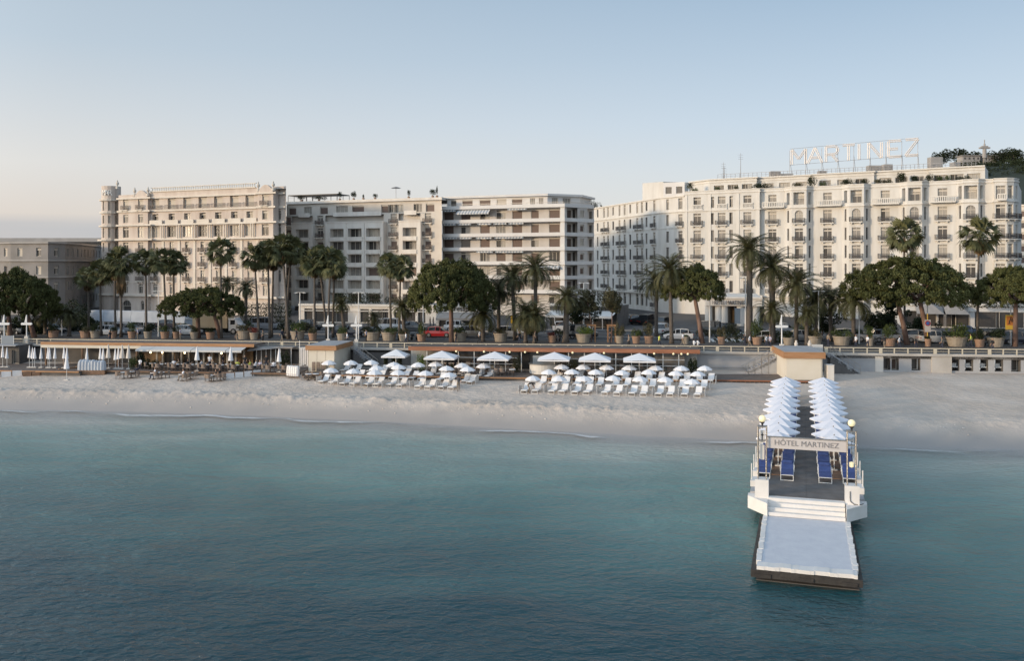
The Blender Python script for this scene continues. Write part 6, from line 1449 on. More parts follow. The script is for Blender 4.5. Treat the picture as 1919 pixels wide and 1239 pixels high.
stairs(708, 662, -2.0, 'grey beach stairs climbing left beside the cream kiosk', DZK, PROM+.1)
stairs(1398, 1470, -2.0, 'beach stairs climbing right towards the pier hut', DZK, PROM+.1)
stairs(1612, 1556, -2.0, 'dark beach stairs climbing left, right of the pier hut', 2.7, PROM+.1)
q = MB(); a, b = Vector(at(1390, -3.6)), Vector(at(1440, -3.6)); t = thing('glass_balustrade', 'slanted glass side panel of the stairs left of the pier hut', 'balustrade', (a.x, a.y, DZK)); q.M = Matrix.Translation((-a.x, -a.y, -DZK))
q.tube([(*a, DZK+1.0), (*b, PROM+.6)], .035, 5); q.tube([(*a, DZK+1.0), (*a.lerp(b, .3), DZK+.05)], .03, 5)
for k in (1, 2, 3, 4): p = a.lerp(b, k/4); q.tube([(*p, DZK+.02), (*p, DZK+1.0+(PROM+.6-DZK-1.0)*k/4)], .03, 5)
q.build('frame', M['steel'], t)

# ================================================================== beach furniture
PV = Vector((.306, .952)); PU = Vector((.952, -.306)); PANG = math.atan2(PU.y, PU.x)      # pier axis and its cross direction
def lounger_proto(cushion, frame='white_metal', up=38, name='sun_lounger', arms=False):
    t = thing(name, 'x', 'sun lounger', (0, 0, -50)); w = .33
    q = MB()
    for s_ in (-w, w):
        q.tube([(s_, 0, .30), (s_, 1.25, .30)], .022, 4); q.tube([(s_, 1.25, .30), (s_, 1.25+.72*math.cos(R(up)), .30+.72*math.sin(R(up)))], .022, 4)
        q.tube([(s_, .08, .30), (s_, .02, 0)], .02, 4); q.tube([(s_, 1.30, .30), (s_, 1.42, 0)], .02, 4)
        if arms: q.tube([(s_*1.12, .95, .30), (s_*1.15, .95, .55), (s_*1.15, 1.4, .58)], .02, 4)
    q.tube([(-w, 0, .30), (w, 0, .30)], .022, 4); q.tube([(-w, .02, .02), (w, .02, .02)], .02, 4); q.tube([(-w, 1.42, .02), (w, 1.42, .02)], .02, 4)
    q.build('frame', M[frame], t)
    th = .07 if cushion == 'blue_cushion' else .035
    q = MB(); n = 5
    for k in range(n): q.box(-w+.01, w-.01, .03+1.2*k/n, .03+1.2*(k+1)/n-.01, .315, .315+th+.008*(k % 2))
    q.build('seat', M[cushion], t)
    q = MB(); q.M = Matrix.Translation((0, 1.25, .31)) @ Matrix.Rotation(R(up), 4, 'X'); q.box(-w+.01, w-.01, 0, .75, 0, th); q.build('backrest', M[cushion], t)
    if cushion == 'blue_cushion': q = MB(); q.M = Matrix.Translation((0, 1.25, .31)) @ Matrix.Rotation(R(up), 4, 'X'); q.box(-w*.8, w*.8, .52, .74, th+.003, th+.07); q.build('head_pillow', M[cushion], t)
    return t
LW = lounger_proto('fabric_white', up=42)
SC = (.95, .95, 1.12)
first = True
def ground(px, py, lift=0):
    """point of the sand surface at a bearing and row"""
    z = 1.9
    for _ in range(14): x, y = PZ(px, py, z+lift); s, d = inv(x, y); z = .5*z+.5*beach_z(s, d)
    return x, y, beach_z(s, d)
LROWS = {
 'left': [[(600, 721), (619, 722.5), (640, 724.5), (659, 725), (684, 726), (703, 726), (727, 726.5), (747, 727.5), (781.5, 730), (800, 731), (825, 731), (843.5, 732.5)],
          [(649, 711), (667, 712), (689, 713), (706, 713.5), (732, 713.5), (751, 714.5), (769, 714.5), (787, 716), (820, 717.5), (838, 719), (868, 720), (878.5, 722)],
          [(640, 700), (661, 700.5), (690, 701.5), (712, 702), (735, 703), (758, 704), (805, 706.5), (822, 706.5), (860, 707), (869, 709.5), (896, 709.5), (911, 711.5)]],
 'right': [[(981, 738.5), (1001.5, 738.5), (1032.5, 739.5), (1051.5, 740), (1076, 741), (1098, 741), (1132, 742), (1155, 742.5), (1183, 743.5), (1205, 744), (1233, 744.5), (1255, 745), (1282, 745.5), (1306, 746)],
           [(1012, 724.5), (1032.5, 724.5), (1057, 725.5), (1078.5, 726), (1101, 726.5), (1121, 727.5), (1150.5, 728), (1171, 728.5), (1201, 730), (1221.5, 730.5), (1249, 731.5), (1276, 731.5), (1295, 732), (1317, 732.5)],
           [(1044, 711.5), (1059, 712), (1081, 712.5), (1103, 713), (1122.5, 713.5), (1170, 715.5), (1190, 716), (1214, 716.5), (1235, 717), (1265, 718), (1286, 718), (1310, 719), (1330, 719.5)]]}
rn = ['front', 'middle', 'back']
for grp, rows_ in LROWS.items():
    for r_, row in enumerate(rows_):
        for i, (px, py) in enumerate(row):
            x, y, z = ground(px, py); px2 = px
            lab = f'white sun lounger on the {grp} half of the beach, {rn[r_]} row, {nth(i)} from the left'
            if first: o = LW; o.location = (x, y, z+.0); o.rotation_euler = (0, 0, PANG+random.uniform(-.05, .05)); o.scale = SC; o['label'] = lab; o['group'] = 'white sun loungers on the sand'; first = False
            else: o = dup(LW, (x, y, z), PANG+random.uniform(-.06, .06), lab, scale=SC)
def parasol_proto():
    t = thing('beach_parasol', 'x', 'parasol', (0, 0, -50)); q = MB(); n = 8; r = .86
    prof = [(0, 0), (.35, -.07), (.68, -.2), (1, -.40)]
    P = [[(r*f*math.cos(2*math.pi*j/n), r*f*math.sin(2*math.pi*j/n), z) for j in range(n)] for f, z in prof]
    for j in range(n):
        k = (j+1) % n
        q.poly([P[0][0], P[1][j], P[1][k]]); 
        for a in (1, 2): q.poly([P[a][j], P[a+1][j], P[a+1][k], P[a][k]])
        m_ = [(P[3][j][i]+P[3][k][i])/2*(1.0 if i < 2 else 1) for i in range(3)]; q.poly([P[3][j], (P[3][j][0], P[3][j][1], P[3][j][2]-.10), (m_[0], m_[1], m_[2]-.06), (P[3][k][0], P[3][k][1], P[3][k][2]-.10), P[3][k]])
    q.build('canopy', M['canvas_white'], t)
    q = MB(); q.tube([(0,0,-2.0), (0,0,.08)], .025, 6); q.build('pole', M['white_metal'], t)
    q = MB()
    for j in range(n): q.tube([(0,0,-.35), tuple(c*.62 if i < 2 else c*.5 for i, c in enumerate(P[3][j]))], .008, 3)
    q.build('ribs', M['white_metal'], t)
    return t
PP = parasol_proto()
PAR = []
for a, b in ((335,110),(775,110),(1185,105),(1630,150)): PAR.append((585+a/10.66, 665+b/10.66, 'left', 3))
for a, b in ((1290,215),(1730,195)): PAR.append((585+a/10.66, 665+b/10.66, 'left', 2))
for a, b in ((375,260),(825,275),(1250,300),(1720,305)): PAR.append((585+a/10.66, 665+b/10.66, 'left', 1))
for a, b, r_ in ((250,190,3),(605,135,3),(820,220,2),(1125,170,3),(1240,235,2),(1560,195,3),(400,315,1),(870,350,1)): PAR.append((760+a/10.66, 665+b/10.66, 'left', r_))
for a, b, r_ in ((930,155,3),(1365,165,3),(1830,160,3),(675,240,2),(1140,235,2),(1615,240,2),(360,365,1),(880,370,1),(1380,370,1)): PAR.append((965+a/10.66, 670+b/10.66, 'right', r_))
for a, b, r_ in ((370,140,3),(825,170,3),(1280,175,3),(1690,145,3),(240,220,2),(710,210,2),(1190,230,2),(1570,240,2),(85,315,1),(560,330,1),(1000,340,1),(1470,375,1)): PAR.append((1140+a/9.36, 670+b/9.36, 'right', r_))
PAR.sort(); cnt = {}; firstp = True
for px, py, g, r_ in PAR:
    if r_ == 3: d = -7.2; gz = DZK
    elif r_ == 2: d = -9.8; gz = None
    else: d = -12.6 if g == 'left' else -13.6; gz = None
    x, y = at(px, d)
    if gz is None: gz = beach_z(*inv(x, y))
    z = Zp(py, y); z = max(z, gz+1.3)
    k = cnt.get((g, r_), 0); cnt[(g, r_)] = k+1
    lab = f'open white parasol, {g} group, {["", "row over the loungers", "row along the deck edge", "row on the deck"][r_]}, {nth(k)} from left'
    o = dup(PP, (x, y, z), random.random(), lab, 'round white parasols')
    for ch in o.children:
        if ch.name.startswith('pole'): ch.scale = (1, 1, (z-gz+.12)/2.0)
def kill(o):
    for c in list(o.children): kill(c)
    bpy.data.objects.remove(o)
kill(PP)
# canvas windbreaks between the loungers
WB = [(592, 720, 'left'), (632, 724, 'left'), (640, 711, 'left'), (676, 727, 'left'), (715, 728, 'left'), (767, 728, 'left'), (817, 731, 'left'), (890, 721, 'left'), (925, 710, 'left'), (971, 738, 'right'), (1019, 737, 'right'), (1069, 739, 'right'), (1118, 739, 'right'), (1173, 742, 'right'), (1222, 743, 'right'), (1271, 744, 'right'), (1321, 745, 'right'), (1330, 732, 'right'), (1341, 720, 'right')]
for i, (px, py, g) in enumerate(WB):
    x, y, z = ground(px, py); t = thing('windbreak', f'beige canvas windbreak in the {g} group of white loungers, {nth([w_ for w_ in WB if w_[2] == g].index((px, py, g)))} from the left', 'windbreak', (x, y, z), PANG, 'beige canvas windbreaks')
    q = MB(); q.box(-.02, .02, .1, 1.15, .12, .78); q.build('canvas', M['canvas_beige'], t); q = MB()
    for yy in (.08, 1.17): q.tube([(0, yy, -.05), (0, yy, .85)], .02, 4)
    q.build('stake', M['white_metal'], t)
# white panels fence on the left beach and dark planter row
for (pts, mt, nm, lab, h, n) in (([(422, 711), (452, 708), (500, 702), (555, 696)], 'fabric_white', 'panel_fence', 'low fence of pale canvas panels on the sand right of the left restaurant', .62, 8), ([(42, 706), (75, 704), (110, 701), (160, 694)], 'wood_brown', 'planter_row', 'row of low dark wooden boxes on the sand at the left', .5, 7), ([(-20, 709), (42, 704)], 'fabric_white', 'canvas_strip', 'pale canvas strip on the sand at the left edge', .6, 3)):
    W = [ground(*p) for p in pts]; seglen = [math.dist(W[i][:2], W[i+1][:2]) for i in range(len(W)-1)]; tot = sum(seglen)
    def along(s_):
        for i, l in enumerate(seglen):
            if s_ <= l or i == len(seglen)-1: f = s_/l; return Vector(W[i]).lerp(Vector(W[i+1]), f)
            s_ -= l
    t = thing(nm, lab, nm.replace('_', ' '), tuple(W[0])); T = Matrix.Translation((-W[0][0], -W[0][1], -W[0][2]))
    for k in range(n):
        a, b = along(tot*(k+.04)/n), along(tot*(k+.96)/n); q = MB(); q.M = T; th = .05 if nm != 'planter_row' else .7
        q.obox((a.x, a.y), (b.x, b.y), 0, th, min(a.z, b.z)-.05, max(a.z, b.z)+h); q.build('panel' if th < .1 else 'box', M[mt], t)
        if th < .1: q = MB(); q.M = T; q.tube([(a.x, a.y, a.z-.1), (a.x, a.y, a.z+h+.08)], .03, 5); q.build('post', M['wood_brown'], t)
# closed parasols on the left terraces
CP = MB(); CP.lathe([(.05,1.0),(.20,1.02),(.16,1.35),(.10,1.8),(.05,2.2),(.015,2.32)], 9); CPm = CP.mesh('canopy', M['canvas_white']); CPt = CP.mesh('canopy', M['canvas_beige'])
q = MB(); q.tube([(0,0,0),(0,0,1.1)], .025, 5); CPp = q.mesh('pole', M['white_metal']); q = MB(); q.box(-.22,.22,-.22,.22,0,.08); CPb = q.mesh('base', M['concrete_light'])
cl = [(5, 647, 'w', 1), (13, 651, 'w', 1), (55, 647, 'w', 1), (61, 651, 'w', 1), (65, 651, 'w', 1), (77, 651, 'w', 1), (90, 650, 'w', 1), (93, 652, 'w', 1), (103, 650, 'w', 1), (120, 649, 'w', 1), (125.5, 651, 'w', 1), (163, 651, 'w', 1), (188, 650, 'w', 1), (193.5, 651, 'w', 1), (203, 645, 't', 1.5), (216, 653, 'w', 1), (222, 650, 'w', 1), (229, 646, 'b', 1.6), (241, 646, 'b', 1.6), (125, 664, 'w', 1.5), (369.5, 649, 'w', 1.5), (432.5, 650, 'w', 1.5), (523, 653, 'w', 1.4)]
for k, (px, py, c, s_) in enumerate(cl):
    d = -6.5 if px < 260 else -7.4
    if px == 125: d = -11.5
    x, y = at(px, d); zt = Zp(py, y); gz = DZK if px != 125 else beach_z(*inv(x, y)); hh = max(1.6, zt-gz)/2.32
    t = thing('closed_parasol', f'closed {"white" if c == "w" else "beige"} parasol on the left terraces, {nth(k)} from the left', 'parasol', (x, y, gz), group='closed parasols on the left terraces')
    ob('canopy', CPm if c == 'w' else CPt, t, scale=(s_, s_, hh)); ob('pole', CPp, t, scale=(1, 1, hh)); ob('base', CPb, t)
# covered stack, draped chairs, hanging sheets
x, y, z = ground(172, 692); z = DZK; x, y = at(152, -8.6); t = thing('covered_stack', 'pale blue tarpaulin over a stack of loungers on the left beach', 'covered stack', (x, y, 2.4)); r = random.Random(5)
for k in range(8): q = MB(); q.M = Matrix.Translation((.36*k*1.0, 0, 0)); q.lathe([(.42,.25),(.40,.8),(.34,1.2+r.uniform(-.1,.1)),(.12,1.42+r.uniform(-.1,.12)),(.01,1.45)], 8); q.build('fold', M['marquee'], t)
q = MB(); q.box(-.3, 2.9, -.4, .5, -.2, .28); q.build('pallet', M['wood_brown'], t)
for i, px in enumerate((541, 545, 549, 553, 557)):
    x, y = at(px, -8.6-.1*i); t = thing('draped_chair', f'stacked chair under a white cloth by the left restaurant, {nth(i)} from the left', 'covered chair', (x, y, 2.35), group='white draped chair stacks'); q = MB(); q.lathe([(.28,.05),(.26,.6),(.20,1.1),(.05,1.2)], 7); q.build('cover', M['fabric_white'], t); q = MB(); q.box(-.2,.2,-.2,.2,-.05,.3); q.build('seat', M['wicker'], t)
x, y = at(563, -4.5); t = thing('cloth_rack', 'tall rack of hanging white cloths left of the cream kiosk', 'rack', (x, y, DZK)); 
for k in range(6): q = MB(); q.box(k*.24, k*.24+.17, -.05+.04*(k % 2), .05, .4+.1*(k % 3), 2.5); q.build('cloth', M['fabric_white'], t)
q = MB(); q.tube([(-.1,0,0),(-.1,0,3.4)], .04, 6); q.box(-.15, 1.5, -.03, .03, 2.51, 2.56); q.build('frame', M['white_metal'], t)
# wicker tables and chairs on the left terrace and on the sand
q = MB(); q.lathe([(.001,.70),(.38,.70),(.38,.74),(.001,.74)], 12); TBt = q.mesh('table_top', M['fabric_white']); q = MB(); q.tube([(0,0,0),(0,0,.7)], .04, 6); q.lathe([(.25,0),(.22,.04),(.001,.05)], 8); TBl = q.mesh('leg', M['iron'])
q = MB(); q.box(-.26,.26,-.26,.26,.38,.46); CHs = q.mesh('seat', M['wicker']); q = MB(); n = 6
for k in range(n): a0_, a1_ = R(10+160*k/n), R(10+160*(k+1)/n); q.poly([(.28*math.cos(a0_), .28*math.sin(a0_), .44), (.28*math.cos(a1_), .28*math.sin(a1_), .44), (.33*math.cos(a1_), .33*math.sin(a1_), .86), (.33*math.cos(a0_), .33*math.sin(a0_), .86)])
CHb = q.mesh('backrest', M['wicker']); q = MB()
for sx in (-.22, .22):
    for sy in (-.22, .22): q.tube([(sx, sy, 0), (sx*.9, sy*.9, .4)], .02, 4)
CHl = q.mesh('legs', M['iron_brown'])
tabs = [(px, -6.6-.8*(i % 2), DZK) for i, px in enumerate((286, 300, 315, 330, 345, 358, 372, 386, 400, 414, 428, 442, 458, 474, 490, 506, 522, 536))]+[(px, d, None) for px, d in ((232, -10.2), (246, -9.8), (288, -10.3), (302, -9.9), (341, -10.8), (356, -10.0), (400, -10.9), (412, -10.4))]+[(578, -9.9, None), (592, -9.8, None), (842, -7.6, DZK), (872, -7.9, DZK), (905, -7.4, DZK), (938, -7.4, DZK), (960, -7.8, DZK), (1060, -7.6, DZK), (1105, -7.6, DZK)]
ci = 0
for i, (px, d, gz) in enumerate(tabs):
    x, y = at(px, d); gz = gz or beach_z(*inv(x, y))
    where = 'on the left restaurant deck' if i < 18 else ('on the sand before the left restaurant' if i < 26 else 'by the middle restaurant'); j = i if i < 18 else (i-18 if i < 26 else i-26)
    t = thing('cafe_table', f'small round white topped table {where}, {nth(j)} from the left', 'table', (x, y, gz), group='cafe tables'); ob('table_top', TBt, t); ob('leg', TBl, t)
    for k in range(3 if i % 2 else 2):
        a = random.uniform(0, 6.28) if i >= 18 else [0.2, 3.3, 4.6][k]; cx_, cy_ = x+.68*math.cos(a), y+.5*math.sin(a)
        t = thing('wicker_chair', f'brown wicker chair, {["first", "second", "third"][k]} one at the {nth(j)} table {where}', 'chair', (cx_, cy_, gz), a-math.pi/2, 'brown wicker chairs'); ob('seat', CHs, t); ob('backrest', CHb, t); ob('legs', CHl, t)

# ================================================================== pier
Q0 = Vector((13.68, 42.07))
def pw(u, v, z=0): p = Q0+PU*u+PV*v; return (p.x, p.y, z)
PR = Matrix.Translation((Q0.x, Q0.y, 0)) @ Matrix.Rotation(PANG, 4, 'Z')
t = thing('pier', 'long narrow beach pier ending in a white stepped landing and a pale bathing platform', 'pier', (Q0.x, Q0.y, 0), PANG); PIER = t
q = MB(); q.prism([(-2.2, .0), (2.15, .0), (2.15, 9.0), (-2.2, 9.0)], .61, .78)
q.build('platform', M['deck_pale'], t)
q = MB(); r = random.Random(4)                                # thick uneven painted rim
def rim(p0_, p1_, w_, z):
    n = 26
    for k in range(n):
        f0, f1 = k/n, (k+1)/n; x0, y0 = p0_[0]+(p1_[0]-p0_[0])*f0, p0_[1]+(p1_[1]-p0_[1])*f0; x1, y1 = p0_[0]+(p1_[0]-p0_[0])*f1, p0_[1]+(p1_[1]-p0_[1])*f1
        j = r.uniform(-.03, .03)
        if abs(p1_[0]-p0_[0]) > abs(p1_[1]-p0_[1]): q.box(min(x0,x1), max(x0,x1), y0-.06+j, y0+w_+j, z-.15, z+.03+j*.4)
        else: q.box(x0-w_/2+j, x0+w_/2+j, min(y0,y1), max(y0,y1), z-.3, z+.03+j*.4)
rim((-2.25, -.05), (2.2, -.05), .62, .78); rim((-2.2, .7), (-2.2, 8.9), .24, .78); rim((2.15, .7), (2.15, 8.9), .24, .78)
q.build('rim', M['step_white'], t)
q = MB(); q.prism([(-2.52, -.12), (2.42, -.12), (2.42, 9.3), (-2.52, 9.3)], .26, .60); 
for k in range(3): q.box(-2.3+k*1.9, -1.6+k*1.9, -.17, -.12, .27, .45)
q.build('rubber_fender', M['rubber'], t)
q = MB(); q.prism([(-2.3, .3), (2.3, .3), (2.3, 9), (-2.3, 9)], -3, .02); q.build('footing', M['wall_dark'], t)
for k in range(4):                                           # steps
    q = MB(); v0 = 8.9+k*.30; q.box(-2.1, 2.05, v0, 10.3, .80+k*.2, 1.0+k*.2-.003); q.build('step', M['step_white'], t)
for sg in (-1, 1):
    q = MB(); c = [(sg*2.1, 8.8), (sg*3.25, 10.35), (sg*3.25, 11.0), (sg*2.1, 11.0)]; q.prism(c if sg > 0 else c[::-1], .78, 1.5); q.build('wing', M['step_white'], t)
    q = MB(); q.box(sg*2.45-.38, sg*2.45+.38, 9.95, 10.75, 1.5, 2.55); q.build('pillar', M['step_white'], t)
    q = MB(); q.prism([(sg*3.15-.35*(sg > 0), 11.0), (sg*3.15+.35*(sg < 0), 11.0), (sg*3.15+.35*(sg < 0), 50), (sg*3.15-.35*(sg > 0), 50)], .6, 1.6); q.build('side_beam', M['wall_grey'], t)
q = MB(); q.box(-2.8, 2.8, 10.3, 50, 1.1, 1.58); q.build('slab', M['wall_dark'], t)
for k in range(33):
    for u0, u1 in ((-2.8, -.01), (.01, 2.8)): q = MB(); q.box(u0, u1, 10.32+k*1.2, 10.32+(k+1)*1.2-.03, 1.582, 1.61); q.build('deck_board', M['deck_grey'], t)
for sg in (-1, 1):
    for k in range(14):
        q = MB(); q.box(sg*3.05-.16, sg*3.05+.16, 12.2+k*2.7, 13.3+k*2.7, 1.6, 1.95); q.build('edge_block', M['step_white'], t)
        if k < 6: q = MB(); q.tube([(sg*3.15, 12.6+k*2.7, 1.2), (sg*3.15, 12.6+k*2.7, 2.9)], .04, 6); q.build('mooring_post', M['step_white'], t)
q = MB()
for k in range(12): q.box(-2.4, -2.0, 12+k*3.3, 12.5+k*3.3, -3, 1.1); q.box(2.0, 2.4, 12+k*3.3, 12.5+k*3.3, -3, 1.1)
q.build('pile', M['wall_dark'], t)
q = MB(); q.box(-2.8, 2.8, 49.6, 50.4, 1.3, 1.66); q.build('end_beam', M['step_white'], t)
for sg, nm in ((-1, 'left'), (1, 'right')):                   # slatted wood insets beneath the parasols
    for k in range(11):
        v0 = 15.6+k*3.13
        for j in range(6): q = MB(); c = -1.78 if sg < 0 else 1.82; q.box(c-.32, c+.32, v0+j*.42, v0+j*.42+.36, 1.612, 1.66); q.build('slat', M['wood_brown'], t)
# gantry with the name board
g = thing('pier_gantry', 'steel gantry with a beige name board reading HÔTEL MARTINEZ across the pier', 'sign', pw(0, 10.35, 2.55), PANG)
for sg in (-1, 1):
    for u in (2.2, 2.66):
        for v in (-.22, .22): q = MB(); q.tube([(sg*u, v, 0), (sg*u, v, 3.05)], .04, 8); q.build('post', M['steel'], g)
    for z in (3.0, 2.2): 
        q = MB(); q.box(sg*2.43-.26, sg*2.43+.26, -.25, .25, z, z+.05); q.build('cross_plate', M['steel'], g)
q = MB(); q.box(-2.16, 2.16, -.05, .05, 1.80, 2.42); q.build('board', M['sign_beige'], g)
q = MB(); q.box(-2.2, 2.2, -.07, .07, 2.423, 2.48); q.build('top_rail', M['steel'], g)
me = text_mesh('HÔTEL MARTINEZ', .33, .012, M['letter_grey']); wd = max(v.co.x for v in me.vertices); k = 3.75/wd
ob('lettering', me, g, (-1.77, -.062, 2.0), (R(90), 0, 0), scale=(k*.94, k*.94, 1))
for sg, l in ((-1, 'left'), (1, 'right')):
    lt = thing('globe_lamp', f'cream glass globe lamp on top of the {l} gantry posts', 'lamp', pw(sg*2.43, 10.35, 5.62), PANG); q = MB(); q.ball((0,0,.40), .205, 16); q.build('globe', M['lamp_globe'], lt, smooth=True); q = MB(); q.lathe([(.05,0),(.06,.1),(.15,.2),(.13,.22),(.001,.22)], 10); q.build('socket', M['iron'], lt)
    s_ = thing('pennant_board' if sg < 0 else 'lantern', 'hanging white figure board between the left gantry posts' if sg < 0 else 'small hanging lantern between the right gantry posts', 'sign' if sg < 0 else 'lantern', pw(sg*2.43, 10.35, 4.0), PANG)
    q = MB()
    if sg < 0:
        q.box(-.14, .14, -.015, .015, .65, 1.35); q.build('upper_board', M['awning_white'], s_); q = MB(); q.box(-.12, .12, -.05, .05, -.35, .5); q.build('lower_board', M['hotel_trim'], s_)
        q = MB(); q.box(-.02, .02, -.03, -.016, .8, 1.2); q.box(-.08, .08, -.03, -.016, 1.05, 1.1); q.build('figure', M['letter_dark'], s_)
    else: q.lathe([(.001,-.5),(.12,-.45),(.13,-.2),(.001,-.15)], 10); q.build('globe', M['lamp_globe'], s_); q = MB(); q.tube([(0,0,-.15),(0,0,1.0)], .012, 4); q.build('cord', M['iron'], s_)
hb = thing('life_hose', 'thin dark hose looped on the right white pillar', 'hose', pw(2.45, 9.93, 1.6), PANG); q = MB(); q.tube([(-.12,-.02,.65),(-.12,-.03,.3),(-.1,-.03,.1),(.1,-.05,-.05),(.45,.1,-.08),(.6,.3,-.05)], .02, 5); q.build('tube', M['iron'], hb)
# loungers and parasols on the pier
LB = lounger_proto('blue_cushion', up=24, name='blue_lounger', arms=True)
fb = True; cols_u = [(-2.52, 'outer left'), (-1.12, 'inner left'), (1.12, 'inner right'), (2.52, 'outer right')]
for k in range(11):
    for u, cn in cols_u:
        lab = f'blue cushioned lounger on the pier, {cn} line, {nth(k)} from the seaward end'
        loc = pw(u, 14.25+k*3.13+(.0 if abs(u) < 2 else .2), 1.61)
        if k > 9: loc = (loc[0], loc[1], 1.7)
        if fb: LB.location = loc; LB.rotation_euler = (0, 0, PANG); LB.scale = (1.12, 1.12, 1.15); LB['label'] = lab; LB['group'] = 'blue loungers on the pier'; fb = False
        else: dup(LB, loc, PANG+random.uniform(-.02, .02), lab, scale=(1.12, 1.12, 1.15))
def square_parasol():
    t = thing('pier_parasol', 'x', 'parasol', (0,0,-50)); a = 1.42; q = MB(); h = 2.28
    c = [(a*math.cos(R(60*k)), a*math.sin(R(60*k))*.92, h-.50) for k in range(6)]
    for i in range(6):
        p, r_ = Vector(c[i]), Vector(c[(i+1) % 6]); top = Vector((0,0,h)); n = 4
        B_ = lambda x_, y_: top+(p-top)*x_/n+(r_-top)*y_/n-Vector((0, 0, .16*(x_*y_)/(n*n)*1.2))
        for k in range(n):
            for j in range(n-k):
                q.poly([B_(k, j), B_(k+1, j), B_(k, j+1)])
                if k+j < n-1: q.poly([B_(k+1, j), B_(k+1, j+1), B_(k, j+1)])
        q.poly([p, (p.x, p.y, p.z-.1), ((p.x+r_.x)/2, (p.y+r_.y)/2, p.z-.15), (r_.x, r_.y, r_.z-.1), r_, ((p.x+r_.x)/2, (p.y+r_.y)/2, p.z-.05)])
    q.build('canopy', M['canvas_white_blue'], t); q = MB(); q.tube([(0,0,0),(0,0,h+.12)], .028, 6); q.build('pole', M['white_metal'], t); q = MB(); q.lathe([(.035,h+.02),(.03,h+.09),(.001,h+.1)], 6); q.build('finial', M['iron'], t); q = MB(); q.box(-.2,.2,-.2,.2,0,.08); q.build('base', M['concrete_light'], t)
    return t
SQ = square_parasol()
for k in range(11):
    for u, cn in ((-1.80, 'left'), (1.72, 'right')):
        dup(SQ, pw(u+random.uniform(-.06, .06), 18.1+k*3.13+random.uniform(-.15, .15), 1.62+random.uniform(-.05, .05)), PANG+random.uniform(-.05, .05), f'white six sided parasol on the pier, {cn} line, {nth(k)} from the seaward end', 'six sided parasols on the pier')
kill(SQ)

